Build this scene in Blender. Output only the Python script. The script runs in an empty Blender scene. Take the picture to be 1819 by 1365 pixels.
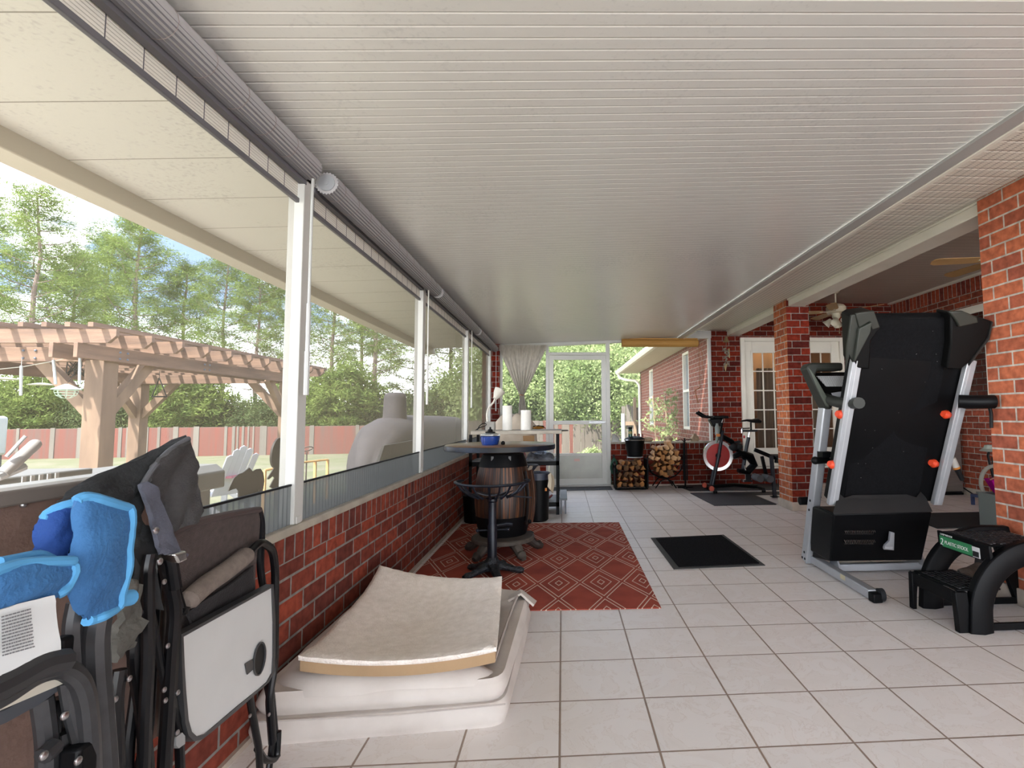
import bpy, math, random
import numpy as np
from mathutils import Vector, Matrix
random.seed(7)
S = bpy.context.scene
COL = S.collection
# ------------------------------------------------------------------ camera
FPX, CX, CY = 930.33, 1054.44, 670.33
EYE = Vector((0, 0, 1.13))
RT = Vector((0.99821482, -0.05919037, -0.00797936))
UP = Vector((0.00370432, -0.07198635, 0.99739874))
FW = Vector((0.05961081, 0.99564776, 0.07163858))
cam = bpy.data.cameras.new('camera')
cam.sensor_width = 36; cam.sensor_fit = 'HORIZONTAL'
cam.lens = FPX / 1819 * 36
cam.shift_x = (909.5 - CX) / 1819
cam.shift_y = -(682.5 - CY) / 1819
cam.clip_start = 0.05; cam.clip_end = 300
co = bpy.data.objects.new('camera', cam); COL.objects.link(co)
co.matrix_world = Matrix(((RT.x, UP.x, -FW.x, EYE.x), (RT.y, UP.y, -FW.y, EYE.y), (RT.z, UP.z, -FW.z, EYE.z), (0, 0, 0, 1)))
S.camera = co
S.view_settings.view_transform = 'Standard'; S.view_settings.look = 'None'
S.view_settings.gamma = 1; S.view_settings.use_curve_mapping = False
S.view_settings.exposure = 3.3
# ------------------------------------------------------------------ sky
W = bpy.data.worlds.new('sky'); S.world = W; W.use_nodes = True
nt = W.node_tree; nt.nodes.clear()
def N(t, typ, **kw):
    n = t.nodes.new(typ)
    for k, v in kw.items(): setattr(n, k, v)
    return n
tc = N(nt, 'ShaderNodeTexCoord'); mp = N(nt, 'ShaderNodeMapping'); mp.inputs['Scale'].default_value = (1.6, 1.6, 3.2)
mp.inputs['Location'].default_value = (0.2, 1.3, 0.5)
nz = N(nt, 'ShaderNodeTexNoise'); nz.inputs['Scale'].default_value = 2.6; nz.inputs['Detail'].default_value = 7; nz.inputs['Roughness'].default_value = .55
cr = N(nt, 'ShaderNodeValToRGB')
cr.color_ramp.elements[0].position = .52; cr.color_ramp.elements[0].color = (0.062, 0.090, 0.150, 1)
cr.color_ramp.elements[1].position = .64; cr.color_ramp.elements[1].color = (.93, .965, 1, 1)
bg = N(nt, 'ShaderNodeBackground'); bg.inputs['Strength'].default_value = 1.5
ow = N(nt, 'ShaderNodeOutputWorld')
nt.links.new(tc.outputs['Generated'], mp.inputs[0]); nt.links.new(mp.outputs[0], nz.inputs[0])
nt.links.new(nz.outputs[0], cr.inputs[0]); sx = N(nt, 'ShaderNodeSeparateXYZ'); nt.links.new(tc.outputs['Generated'], sx.inputs[0])
mr = N(nt, 'ShaderNodeMapRange'); mr.inputs['From Min'].default_value = .08; mr.inputs['From Max'].default_value = .16; mr.inputs['To Min'].default_value = 1; mr.inputs['To Max'].default_value = 0
nt.links.new(sx.outputs[2], mr.inputs[0]); mxs = N(nt, 'ShaderNodeMix', data_type='RGBA'); mxs.inputs[7].default_value = (.95, .975, 1, 1)
nt.links.new(mr.outputs[0], mxs.inputs[0]); nt.links.new(cr.outputs[0], mxs.inputs[6]); nt.links.new(mxs.outputs[2], bg.inputs[0]); nt.links.new(bg.outputs[0], ow.inputs[0])
sun = bpy.data.lights.new('sun', 'SUN'); sun.energy = 2.0; sun.angle = math.radians(1.2); sun.color = (1, .96, .88)
so = bpy.data.objects.new('sun', sun); COL.objects.link(so)
so.rotation_euler = (math.radians(28), math.radians(-20), 0)
# ------------------------------------------------------------------ points on world planes (used to place traced outlines on real surfaces)
def ray(x, y): return RT * ((x - CX) / FPX) - UP * ((y - CY) / FPX) + FW
def PX(x, y, X): d = ray(x, y); return EYE + d * (X / d.x)
def PY(x, y, Y): d = ray(x, y); return EYE + d * (Y / d.y)
def PZ(x, y, Z=0.0): d = ray(x, y); return EYE + d * ((Z - EYE.z) / d.z)
# ------------------------------------------------------------------ mesh builder
class MB:
    def __init__(s): s.v = []; s.f = []
    def add(s, vs, fs):
        o = len(s.v); s.v += [tuple(v) for v in vs]; s.f += [tuple(i + o for i in f) for f in fs]; return s
    def box(s, x0, x1, y0, y1, z0, z1):
        return s.add([(x0,y0,z0),(x1,y0,z0),(x1,y1,z0),(x0,y1,z0),(x0,y0,z1),(x1,y0,z1),(x1,y1,z1),(x0,y1,z1)],
            [(0,3,2,1),(4,5,6,7),(0,1,5,4),(1,2,6,5),(2,3,7,6),(3,0,4,7)])
    def cbox(s, c, sx, sy, sz, rot=None):
        R = rot if rot is not None else Matrix.Identity(3); c = Vector(c)
        vs = [c + R @ Vector((a*sx/2, b*sy/2, d*sz/2)) for d in (-1,1) for a, b in ((-1,-1),(1,-1),(1,1),(-1,1))]
        return s.add(vs, [(0,3,2,1),(4,5,6,7),(0,1,5,4),(1,2,6,5),(2,3,7,6),(3,0,4,7)])
    def beam(s, a, b, w, h, up=(0,0,1)):
        a = Vector(a); b = Vector(b); d = (b - a); L = d.length; d.normalize(); u = Vector(up)
        x = d.cross(u)
        if x.length < 1e-4: x = d.cross(Vector((0,1,0)))
        x.normalize(); z = x.cross(d)
        R = Matrix((x, d, z)).transposed()
        return s.cbox((a + b) / 2, w, L, h, R)
    def tube(s, pts, r=.01, n=8, closed=False, caps=True, flat=1.0):
        P = [Vector(p) for p in pts]; m = len(P)
        rs = r if isinstance(r, (list, tuple)) else [r] * m
        T = []
        for i in range(m):
            a = P[(i-1) % m] if (closed or i > 0) else P[i]; b = P[(i+1) % m] if (closed or i < m-1) else P[i]
            t = b - a; T.append(t.normalized() if t.length > 1e-9 else Vector((0,0,1)))
        up = Vector((0,0,1)) if abs(T[0].z) < .9 else Vector((1,0,0))
        x = T[0].cross(up).normalized(); vs = []
        for i in range(m):
            x = (x - T[i] * x.dot(T[i]))
            x = x.normalized() if x.length > 1e-6 else T[i].orthogonal().normalized()
            y = T[i].cross(x)
            for k in range(n):
                a = 2*math.pi*k/n; vs.append(P[i] + (x*math.cos(a) + y*math.sin(a)*flat) * rs[i])
        fs = []
        for i in range(m if closed else m-1):
            for k in range(n):
                j = (i+1) % m; fs.append((i*n+k, i*n+(k+1)%n, j*n+(k+1)%n, j*n+k))
        if caps and not closed: fs.append(tuple(range(n))[::-1]); fs.append(tuple((m-1)*n+k for k in range(n)))
        return s.add(vs, fs)
    def lathe(s, prof, c=(0,0,0), n=24, R=None):
        c = Vector(c); R = R or Matrix.Identity(3); vs = []; m = len(prof)
        for r, z in prof:
            for k in range(n):
                a = 2*math.pi*k/n; vs.append(c + R @ Vector((r*math.cos(a), r*math.sin(a), z)))
        fs = [(i*n+k, i*n+(k+1)%n, (i+1)*n+(k+1)%n, (i+1)*n+k) for i in range(m-1) for k in range(n)]
        if prof[0][0] > 1e-5: fs.append(tuple(range(n))[::-1])
        if prof[-1][0] > 1e-5: fs.append(tuple((m-1)*n+k for k in range(n)))
        return s.add(vs, fs)
    def prism(s, poly, vec):
        P = [Vector(p) for p in poly]; v = Vector(vec); n = len(P)
        return s.add(P + [p + v for p in P], [tuple(range(n))[::-1], tuple(range(n, 2*n))] + [(i, (i+1)%n, n+(i+1)%n, n+i) for i in range(n)])
    def ring(s, outer, inner, vec):
        # flat frame between two matching closed outlines, thickened by vec
        n = len(outer); v = Vector(vec); O = [Vector(p) for p in outer]; I = [Vector(p) for p in inner]
        V = O + I + [p+v for p in O] + [p+v for p in I]; F = []
        for i in range(n):
            j = (i+1) % n
            F += [(i, j, n+j, n+i), (2*n+i, 3*n+i, 3*n+j, 2*n+j), (i, 2*n+i, 2*n+j, j), (n+i, n+j, 3*n+j, 3*n+i)]
        return s.add(V, F)
    def sheet(s, rows, th=.004, vec=None):
        # grid of points, given thickness along local normal
        nr, nc = len(rows), len(rows[0]); P = [[Vector(p) for p in r] for r in rows]; top = []
        for i in range(nr):
            for j in range(nc):
                if vec is not None: nn = Vector(vec)
                else:
                    a = P[min(i+1,nr-1)][j] - P[max(i-1,0)][j]; b = P[i][min(j+1,nc-1)] - P[i][max(j-1,0)]
                    nn = a.cross(b); nn = nn.normalized() * th if nn.length > 1e-12 else Vector((0,0,th))
                top.append(P[i][j] + nn)
        V = [p for r in P for p in r] + top; o = nr*nc; F = []
        for i in range(nr-1):
            for j in range(nc-1):
                a = i*nc+j; F += [(a, a+1, a+nc+1, a+nc), (o+a, o+a+nc, o+a+nc+1, o+a+1)]
        for j in range(nc-1):
            F.append((j, o+j, o+j+1, j+1)); a = (nr-1)*nc+j; F.append((a, a+1, o+a+1, o+a))
        for i in range(nr-1):
            a = i*nc; F.append((a, a+nc, o+a+nc, o+a)); a = i*nc+nc-1; F.append((a, o+a, o+a+nc, a+nc))
        return s.add(V, F)
    def ball(s, c, r, n=12, m=8, sc=(1,1,1), R=None):
        c = Vector(c); R = R or Matrix.Identity(3)
        vs = [c + R @ Vector((0,0,-r*sc[2]))]
        for i in range(1, m):
            p = -math.pi/2 + math.pi*i/m
            for k in range(n):
                a = 2*math.pi*k/n; vs.append(c + R @ Vector((r*sc[0]*math.cos(p)*math.cos(a), r*sc[1]*math.cos(p)*math.sin(a), r*sc[2]*math.sin(p))))
        vs.append(c + R @ Vector((0,0,r*sc[2]))); t = len(vs)-1
        fs = [(0, 1+(k+1)%n, 1+k) for k in range(n)]
        for i in range(m-2):
            for k in range(n): fs.append((1+i*n+k, 1+i*n+(k+1)%n, 1+(i+1)*n+(k+1)%n, 1+(i+1)*n+k))
        fs += [(t, 1+(m-2)*n+k, 1+(m-2)*n+(k+1)%n) for k in range(n)]
        return s.add(vs, fs)
    def build(s, name, mat, parent=None, bevel=0, smooth=35, kind=None, sub=0, seg=2):
        root = parent
        while root is not None and root.parent is not None: root = root.parent
        off = Vector(root.location) if root is not None else Vector((0,0,0))
        if root is None and s.v:
            a = np.array(s.v); off = Vector(((a[:,0].min()+a[:,0].max())/2, (a[:,1].min()+a[:,1].max())/2, a[:,2].min()))
        me = bpy.data.meshes.new(name)
        me.from_pydata([(v[0]-off.x, v[1]-off.y, v[2]-off.z) for v in s.v], [], s.f)
        me.materials.append(mat); me.validate()
        if sub or True:
            import bmesh
            b = bmesh.new(); b.from_mesh(me); bmesh.ops.recalc_face_normals(b, faces=b.faces); b.to_mesh(me); b.free()
        for p in me.polygons: p.use_smooth = True
        me.set_sharp_from_angle(angle=math.radians(smooth))
        o = bpy.data.objects.new(name, me); COL.objects.link(o)
        if parent is None: o.location = off
        else: o.parent = parent
        if bevel:
            md = o.modifiers.new('bevel', 'BEVEL'); md.width = bevel; md.segments = seg; md.limit_method = 'ANGLE'; md.angle_limit = math.radians(40)
            md.harden_normals = False
        if sub: md = o.modifiers.new('smooth', 'SUBSURF'); md.levels = sub; md.render_levels = sub
        if kind: o['kind'] = kind
        return o
def box(x0,x1,y0,y1,z0,z1): return MB().box(x0,x1,y0,y1,z0,z1)
def thing(name, label, cat, loc, group=None):
    o = bpy.data.objects.new(name, None); o.empty_display_size = .1; COL.objects.link(o); o.location = loc
    o['label'] = label; o['category'] = cat
    if group: o['group'] = group
    return o
def tag(o, label, cat, group=None, kind=None):
    o['label'] = label; o['category'] = cat
    if group: o['group'] = group
    if kind: o['kind'] = kind
    return o
def lab(o, label): o['label'] = label; return o
def dup(o, parent=None):
    c = o.copy(); COL.objects.link(c)
    if parent: c.parent = parent
    for ch in [x for x in bpy.data.objects if x.parent == o]: dup(ch, c)
    return c
def arc(c, r, a0, a1, n, u=(1,0,0), v=(0,0,1)):
    c = Vector(c); u = Vector(u); v = Vector(v)
    return [c + u*r*math.cos(math.radians(a0+(a1-a0)*i/n)) + v*r*math.sin(math.radians(a0+(a1-a0)*i/n)) for i in range(n+1)]
def rnd_path(pts, r=.04, n=5):
    # round the corners of a polyline
    P = [Vector(p) for p in pts]; out = [P[0]]
    for i in range(1, len(P)-1):
        a = (P[i-1]-P[i]); b = (P[i+1]-P[i]); ra = min(r, a.length*.45, b.length*.45)
        p0 = P[i] + a.normalized()*ra; p1 = P[i] + b.normalized()*ra
        for k in range(n+1):
            t = k/n; out.append(p0*(1-t)**2 + P[i]*2*t*(1-t) + p1*t*t)
    out.append(P[-1]); return out
# ------------------------------------------------------------------ materials
def srgb(r, g, b): 
    f = lambda c: (c/255/12.92) if c/255 <= .04045 else ((c/255+.055)/1.055)**2.4
    return (f(r), f(g), f(b), 1)
def base(name):
    m = bpy.data.materials.new(name); m.use_nodes = True; t = m.node_tree
    return m, t, t.nodes['Principled BSDF']
def pos(t, scale=(1,1,1), loc=(0,0,0), world=False):
    if world: g = N(t, 'ShaderNodeNewGeometry'); o = g.outputs['Position']
    else: g = N(t, 'ShaderNodeTexCoord'); o = g.outputs['Object']
    mp = N(t, 'ShaderNodeMapping'); mp.inputs['Scale'].default_value = scale; mp.inputs['Location'].default_value = loc
    t.links.new(o, mp.inputs[0]); return mp.outputs[0]
def mat(name, col, rough=.6, metal=0, var=.12, scale=6, bump=0, bscale=None, stretch=(1,1,1), col2=None, spec=.5, trans=0, alpha=1, emit=0):
    m, t, b = base(name)
    c2 = col2 or tuple(max(0, c*(1-var*2)) for c in col[:3]) + (1,)
    v = pos(t, stretch)
    nz = N(t, 'ShaderNodeTexNoise'); nz.inputs['Scale'].default_value = scale; nz.inputs['Detail'].default_value = 5
    t.links.new(v, nz.inputs[0])
    r = N(t, 'ShaderNodeValToRGB'); r.color_ramp.elements[0].position = .32; r.color_ramp.elements[1].position = .68
    r.color_ramp.elements[0].color = c2; r.color_ramp.elements[1].color = tuple(col[:3]) + (1,)
    t.links.new(nz.outputs[0], r.inputs[0]); t.links.new(r.outputs[0], b.inputs['Base Color'])
    b.inputs['Roughness'].default_value = rough; b.inputs['Metallic'].default_value = metal
    b.inputs['Specular IOR Level'].default_value = spec
    if trans: b.inputs['Transmission Weight'].default_value = trans
    if alpha < 1: b.inputs['Alpha'].default_value = alpha
    if emit: b.inputs['Emission Color'].default_value = tuple(col[:3])+(1,); b.inputs['Emission Strength'].default_value = emit
    if bump:
        n2 = N(t, 'ShaderNodeTexNoise'); n2.inputs['Scale'].default_value = bscale or scale*6; n2.inputs['Detail'].default_value = 3
        t.links.new(v, n2.inputs[0]); bp = N(t, 'ShaderNodeBump'); bp.inputs['Strength'].default_value = bump; bp.inputs['Distance'].default_value = .01
        t.links.new(n2.outputs[0], bp.inputs['Height']); t.links.new(bp.outputs[0], b.inputs['Normal'])
    if name in ('linen_curtain',): add_tl(m, .45, tuple(col[:3])+(1,))
    return m
def add_tl(m, f, c):
    t = m.node_tree; o = t.nodes['Material Output']; tl = N(t, 'ShaderNodeBsdfTranslucent'); tl.inputs[0].default_value = c; mx = N(t, 'ShaderNodeMixShader'); mx.inputs[0].default_value = f
    t.links.new(t.nodes['Principled BSDF'].outputs[0], mx.inputs[1]); t.links.new(tl.outputs[0], mx.inputs[2]); t.links.new(mx.outputs[0], o.inputs[0])
def swz(t, axes, off=(0,0)):
    g = N(t, 'ShaderNodeNewGeometry'); sp = N(t, 'ShaderNodeSeparateXYZ'); cb = N(t, 'ShaderNodeCombineXYZ')
    t.links.new(g.outputs['Position'], sp.inputs[0])
    for i, a in enumerate(axes):
        ad = N(t, 'ShaderNodeMath'); ad.operation = 'ADD'; ad.inputs[1].default_value = off[i]
        t.links.new(sp.outputs[a], ad.inputs[0]); t.links.new(ad.outputs[0], cb.inputs[i])
    return cb.outputs[0]
def brick(name, axes, off=(0,0), bw=.212, rh=.083, mortar=.009, c1=(.40,.085,.045,1), c2=(.16,.035,.03,1), cm=(.42,.40,.36,1), offset=.5, bias=-.1):
    m, t, b = base(name)
    v = swz(t, axes, off)
    br = N(t, 'ShaderNodeTexBrick'); br.offset = offset; br.squash = 1
    t.links.new(v, br.inputs['Vector'])
    br.inputs['Scale'].default_value = 1; br.inputs['Brick Width'].default_value = bw; br.inputs['Row Height'].default_value = rh
    br.inputs['Mortar Size'].default_value = mortar/2*1.3; br.inputs['Mortar Smooth'].default_value = .15; br.inputs['Bias'].default_value = bias
    br.inputs['Color1'].default_value = c1; br.inputs['Color2'].default_value = c2; br.inputs['Mortar'].default_value = cm
    nz = N(t, 'ShaderNodeTexNoise'); nz.inputs['Scale'].default_value = 22; nz.inputs['Detail'].default_value = 6; t.links.new(v, nz.inputs[0])
    hs = N(t, 'ShaderNodeMix', data_type='RGBA', blend_type='MULTIPLY'); hs.inputs[0].default_value = .75
    rp = N(t, 'ShaderNodeValToRGB'); rp.color_ramp.elements[0].position = .3; rp.color_ramp.elements[0].color = (.5,.48,.46,1); rp.color_ramp.elements[1].position = .7; rp.color_ramp.elements[1].color = (1.25,1.2,1.15,1)
    t.links.new(nz.outputs[0], rp.inputs[0]); t.links.new(br.outputs['Color'], hs.inputs[6]); t.links.new(rp.outputs[0], hs.inputs[7])
    t.links.new(hs.outputs[2], b.inputs['Base Color'])
    inv = N(t, 'ShaderNodeMath'); inv.operation = 'MULTIPLY_ADD'; inv.inputs[1].default_value = -1; inv.inputs[2].default_value = 1
    t.links.new(br.outputs['Fac'], inv.inputs[0])
    ad = N(t, 'ShaderNodeMath'); ad.operation = 'MULTIPLY_ADD'; ad.inputs[1].default_value = .35
    t.links.new(nz.outputs[0], ad.inputs[0]); t.links.new(inv.outputs[0], ad.inputs[2])
    bp = N(t, 'ShaderNodeBump'); bp.inputs['Distance'].default_value = .006; bp.inputs['Strength'].default_value = .8
    t.links.new(ad.outputs[0], bp.inputs['Height']); t.links.new(bp.outputs[0], b.inputs['Normal'])
    b.inputs['Roughness'].default_value = .85; b.inputs['Specular IOR Level'].default_value = .12
    return m
def tile_mat():
    m, t, b = base('floor_tile')
    T = .336
    v = swz(t, (0, 1), (.0404*T + 40*T, -9.4353*T + 40*T))
    br = N(t, 'ShaderNodeTexBrick'); br.offset = 0; t.links.new(v, br.inputs['Vector'])
    for k, x in (('Scale',1),('Brick Width',T),('Row Height',T),('Mortar Size',.0042),('Mortar Smooth',.3),('Bias',0)): br.inputs[k].default_value = x
    br.inputs['Color1'].default_value = srgb(236,230,226); br.inputs['Color2'].default_value = srgb(230,224,220); br.inputs['Mortar'].default_value = srgb(152,132,118)
    mp = N(t, 'ShaderNodeMapping'); mp.inputs['Scale'].default_value = (1,1,1); t.links.new(v, mp.inputs[0])
    nz = N(t, 'ShaderNodeTexNoise'); nz.inputs['Scale'].default_value = 5; nz.inputs['Detail'].default_value = 9; nz.inputs['Distortion'].default_value = 2.2; nz.inputs['Roughness'].default_value = .62; t.links.new(mp.outputs[0], nz.inputs[0])
    rp = N(t, 'ShaderNodeValToRGB'); e = rp.color_ramp.elements; e[0].position = .25; e[0].color = (.93,.91,.89,1); e[1].position = .52; e[1].color = (1,1,1,1)
    x = rp.color_ramp.elements.new(.485); x.color = (.99,.98,.97,1); x = rp.color_ramp.elements.new(.50); x.color = (.86,.82,.78,1); x = rp.color_ramp.elements.new(.515); x.color = (.99,.98,.98,1)
    t.links.new(nz.outputs[0], rp.inputs[0])
    mx = N(t, 'ShaderNodeMix', data_type='RGBA', blend_type='MULTIPLY'); mx.inputs[0].default_value = .8
    t.links.new(br.outputs['Color'], mx.inputs[6]); t.links.new(rp.outputs[0], mx.inputs[7]); t.links.new(mx.outputs[2], b.inputs['Base Color'])
    bp = N(t, 'ShaderNodeBump'); bp.inputs['Distance'].default_value = .003; bp.invert = True; t.links.new(br.outputs['Fac'], bp.inputs['Height']); t.links.new(bp.outputs[0], b.inputs['Normal'])
    b.inputs['Roughness'].default_value = .38
    return m
def ribs(name, col, period, axis=1, off=0, depth=.004, rough=.35, line=(.8,.8,.8,1), width=.12, dirt=.0, metal=0, spec=.5, dots=False):
    # boards or pans with a joint every <period> metres along one axis
    m, t, b = base(name)
    g = N(t, 'ShaderNodeNewGeometry'); sp = N(t, 'ShaderNodeSeparateXYZ'); t.links.new(g.outputs['Position'], sp.inputs[0])
    a = N(t, 'ShaderNodeMath'); a.operation = 'MULTIPLY_ADD'; a.inputs[1].default_value = 1/period; a.inputs[2].default_value = off + 100
    t.links.new(sp.outputs[axis], a.inputs[0])
    fr = N(t, 'ShaderNodeMath'); fr.operation = 'FRACT'; t.links.new(a.outputs[0], fr.inputs[0])
    rp = N(t, 'ShaderNodeValToRGB'); e = rp.color_ramp.elements
    e[0].position = 0; e[0].color = (0,0,0,1); e[1].position = width; e[1].color = (1,1,1,1)
    x = e.new(1-width); x.color = (1,1,1,1); x = e.new(1.0); x.color = (0,0,0,1)
    t.links.new(fr.outputs[0], rp.inputs[0])
    mx = N(t, 'ShaderNodeMix', data_type='RGBA'); mx.inputs[6].default_value = line; mx.inputs[7].default_value = col
    t.links.new(rp.outputs[0], mx.inputs[0]); outc = mx.outputs[2]
    if dirt:
        nz = N(t, 'ShaderNodeTexNoise'); nz.inputs['Scale'].default_value = 1.1; nz.inputs['Detail'].default_value = 9; nz.inputs['Roughness'].default_value = .7; t.links.new(g.outputs['Position'], nz.inputs[0])
        n2 = N(t, 'ShaderNodeTexNoise'); n2.inputs['Scale'].default_value = 60; n2.inputs['Detail'].default_value = 4; t.links.new(g.outputs['Position'], n2.inputs[0])
        ml = N(t, 'ShaderNodeMath'); ml.operation = 'MULTIPLY'; t.links.new(nz.outputs[0], ml.inputs[0]); t.links.new(n2.outputs[0], ml.inputs[1])
        r2 = N(t, 'ShaderNodeValToRGB'); r2.color_ramp.elements[0].position = .30; r2.color_ramp.elements[0].color = (1,1,1,1); r2.color_ramp.elements[1].position = .42; r2.color_ramp.elements[1].color = (1-dirt,1-dirt,1-dirt*.9,1)
        t.links.new(ml.outputs[0], r2.inputs[0])
        m2 = N(t, 'ShaderNodeMix', data_type='RGBA', blend_type='MULTIPLY'); m2.inputs[0].default_value = 1
        t.links.new(outc, m2.inputs[6]); t.links.new(r2.outputs[0], m2.inputs[7]); outc = m2.outputs[2]
    if dots:
        vv = swz(t, (0, 1)); mp = N(t, 'ShaderNodeMapping'); mp.inputs['Scale'].default_value = (22, 70, 1); t.links.new(vv, mp.inputs[0])
        fz = N(t, 'ShaderNodeVectorMath'); fz.operation = 'FRACTION'; t.links.new(mp.outputs[0], fz.inputs[0])
        ds = N(t, 'ShaderNodeVectorMath'); ds.operation = 'DISTANCE'; ds.inputs[1].default_value = (.5,.5,0); t.links.new(fz.outputs[0], ds.inputs[0])
        lt = N(t, 'ShaderNodeMath'); lt.operation = 'LESS_THAN'; lt.inputs[1].default_value = .2; t.links.new(ds.outputs['Value'], lt.inputs[0])
        m3 = N(t, 'ShaderNodeMix', data_type='RGBA'); m3.inputs[7].default_value = (.2,.18,.16,1)
        t.links.new(lt.outputs[0], m3.inputs[0]); t.links.new(outc, m3.inputs[6]); outc = m3.outputs[2]
    t.links.new(outc, b.inputs['Base Color'])
    bp = N(t, 'ShaderNodeBump'); bp.inputs['Distance'].default_value = depth; bp.inputs['Strength'].default_value = .7
    t.links.new(rp.outputs[0], bp.inputs['Height']); t.links.new(bp.outputs[0], b.inputs['Normal'])
    b.inputs['Roughness'].default_value = rough; b.inputs['Metallic'].default_value = metal; b.inputs['Specular IOR Level'].default_value = spec
    return m
def screen_mat(name, col, open_):
    # woven fly screen: the share of open mesh shrinks as it is seen more edge-on
    m, t, b = base(name); t.nodes.remove(b)
    out = t.nodes['Material Output']; df = N(t, 'ShaderNodeBsdfDiffuse'); df.inputs[0].default_value = col
    tl = N(t, 'ShaderNodeBsdfTranslucent'); tl.inputs[0].default_value = col; m1 = N(t, 'ShaderNodeMixShader'); m1.inputs[0].default_value = .4
    tr = N(t, 'ShaderNodeBsdfTransparent'); mx = N(t, 'ShaderNodeMixShader')
    t.links.new(df.outputs[0], m1.inputs[1]); t.links.new(tl.outputs[0], m1.inputs[2])
    g = N(t, 'ShaderNodeNewGeometry'); dt = N(t, 'ShaderNodeVectorMath'); dt.operation = 'DOT_PRODUCT'
    t.links.new(g.outputs['Normal'], dt.inputs[0]); t.links.new(g.outputs['Incoming'], dt.inputs[1])
    ab = N(t, 'ShaderNodeMath'); ab.operation = 'ABSOLUTE'; t.links.new(dt.outputs['Value'], ab.inputs[0])
    mxx = N(t, 'ShaderNodeMath'); mxx.operation = 'MAXIMUM'; mxx.inputs[1].default_value = .04; t.links.new(ab.outputs[0], mxx.inputs[0])
    dv = N(t, 'ShaderNodeMath'); dv.operation = 'DIVIDE'; dv.inputs[0].default_value = 1; t.links.new(mxx.outputs[0], dv.inputs[1])
    pw = N(t, 'ShaderNodeMath'); pw.operation = 'POWER'; pw.inputs[0].default_value = open_; t.links.new(dv.outputs[0], pw.inputs[1])
    t.links.new(pw.outputs[0], mx.inputs[0]); t.links.new(m1.outputs[0], mx.inputs[1]); t.links.new(tr.outputs[0], mx.inputs[2])
    t.links.new(mx.outputs[0], out.inputs[0]); return m
# ------------------------------------------------------------------ shared materials
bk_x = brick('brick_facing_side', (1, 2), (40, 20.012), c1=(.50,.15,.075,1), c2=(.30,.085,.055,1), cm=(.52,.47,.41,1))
bk_y = brick('shaded_front_brick', (0, 2), (40, 20.012), c1=(.20,.026,.013,1), c2=(.065,.011,.009,1), cm=(.25,.235,.21,1), mortar=.0072)  # front-face shade put into the colour: darker than the side brick
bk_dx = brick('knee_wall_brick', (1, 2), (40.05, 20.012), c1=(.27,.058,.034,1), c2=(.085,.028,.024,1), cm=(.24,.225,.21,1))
rowlock_x = brick('rowlock_side', (1, 2), (40, 19.45), bw=.079, rh=.5, offset=0, c1=(.27,.06,.036,1), c2=(.10,.032,.028,1), cm=(.24,.225,.21,1))
rowlock_y = brick('rowlock_front', (0, 2), (40, 19.45), bw=.079, rh=.5, offset=0, c1=(.19,.030,.017,1), c2=(.075,.017,.013,1), cm=(.30,.28,.26,1))
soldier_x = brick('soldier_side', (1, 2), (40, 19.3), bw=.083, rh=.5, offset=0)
pink_x = brick('wing_brick', (1, 2), (40, 20.012), c1=(.24,.085,.06,1), c2=(.17,.06,.045,1), cm=(.34,.30,.26,1))  # the house wing's own pinkish brick
white = mat('white_aluminium', srgb(196,195,190), .45, var=.05, scale=3)
offwhite = mat('offwhite_paint', srgb(226,220,206), .5, var=.05, scale=3)
greytrim = mat('grey_trim', srgb(165,163,160), .4, var=.06, scale=3)
concrete = mat('painted_concrete', srgb(190,176,160), .8, var=.12, scale=9, bump=.3)
sillm = mat('sill_concrete', srgb(172,164,150), .8, var=.14, scale=7, bump=.3)
pan = ribs('roof_pan', srgb(199,197,193), .0515, 1, .1, .0025, .27, line=srgb(222,219,213), width=.10, dirt=.12)
ovh = ribs('overhang_panel', srgb(202,199,192), .405, 1, .45, .001, .55, line=srgb(96,88,78), width=.010, dirt=.2)
soff = ribs('vented_soffit', srgb(222,216,203), .098, 1, .3, .005, .5, line=srgb(232,226,214), width=.13, dots=True)
alc = ribs('alcove_ceiling_boards', srgb(176,168,156), .10, 1, 0, .005, .35, line=srgb(128,120,110), width=.06)
black = mat('black_metal', (.003,.003,.0035,1), .5, var=.1, scale=9, spec=.12)
blackp = mat('black_plastic', (.0028,.003,.0036,1), .45, var=.2, scale=5, spec=.14)
darkgrey = mat('dark_grey', (.02,.021,.023,1), .6, var=.15, spec=.2)
chrome = mat('chrome', (.6,.6,.6,1), .2, 1, var=.05)
silver = mat('silver_paint', srgb(176,178,182), .38, .35, var=.06)
glassm, gt, gb = base('window_glass'); gb.inputs['Base Color'].default_value = (.03,.03,.03,1); gb.inputs['Roughness'].default_value = .04; gb.inputs['Alpha'].default_value = .35
def st(o, label=None): 
    o['kind'] = 'structure'
    if label: o['label'] = label
    return o
# ------------------------------------------------------------------ porch shell
st(box(-1.3,6.0,-2.6,8.5,-.12,0).build('floor', tile_mat()))
def cz(x): return 2.29 + .038*x
def slab(x0,x1,y0,y1,t,f=cz):
    return MB().add([(x0,y0,f(x0)),(x1,y0,f(x1)),(x1,y1,f(x1)),(x0,y1,f(x0)),(x0,y0,f(x0)+t),(x1,y0,f(x1)+t),(x1,y1,f(x1)+t),(x0,y1,f(x0)+t)],
        [(0,3,2,1),(4,5,6,7),(0,1,5,4),(1,2,6,5),(2,3,7,6),(3,0,4,7)])
st(slab(-1.14,1.86,-2.6,8.5,.06).build('ceiling', pan))
st(slab(-2.07,-1.145,-2.6,8.5,.06).build('ceiling_overhang', ovh))
gut = mat('gutter_paint', srgb(190,182,168), .55, var=.08, scale=2, stretch=(1,.2,1))
st(box(-2.19,-2.06,-2.6,8.6,2.13,2.30).build('trim_gutter', gut, bevel=.006))
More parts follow.
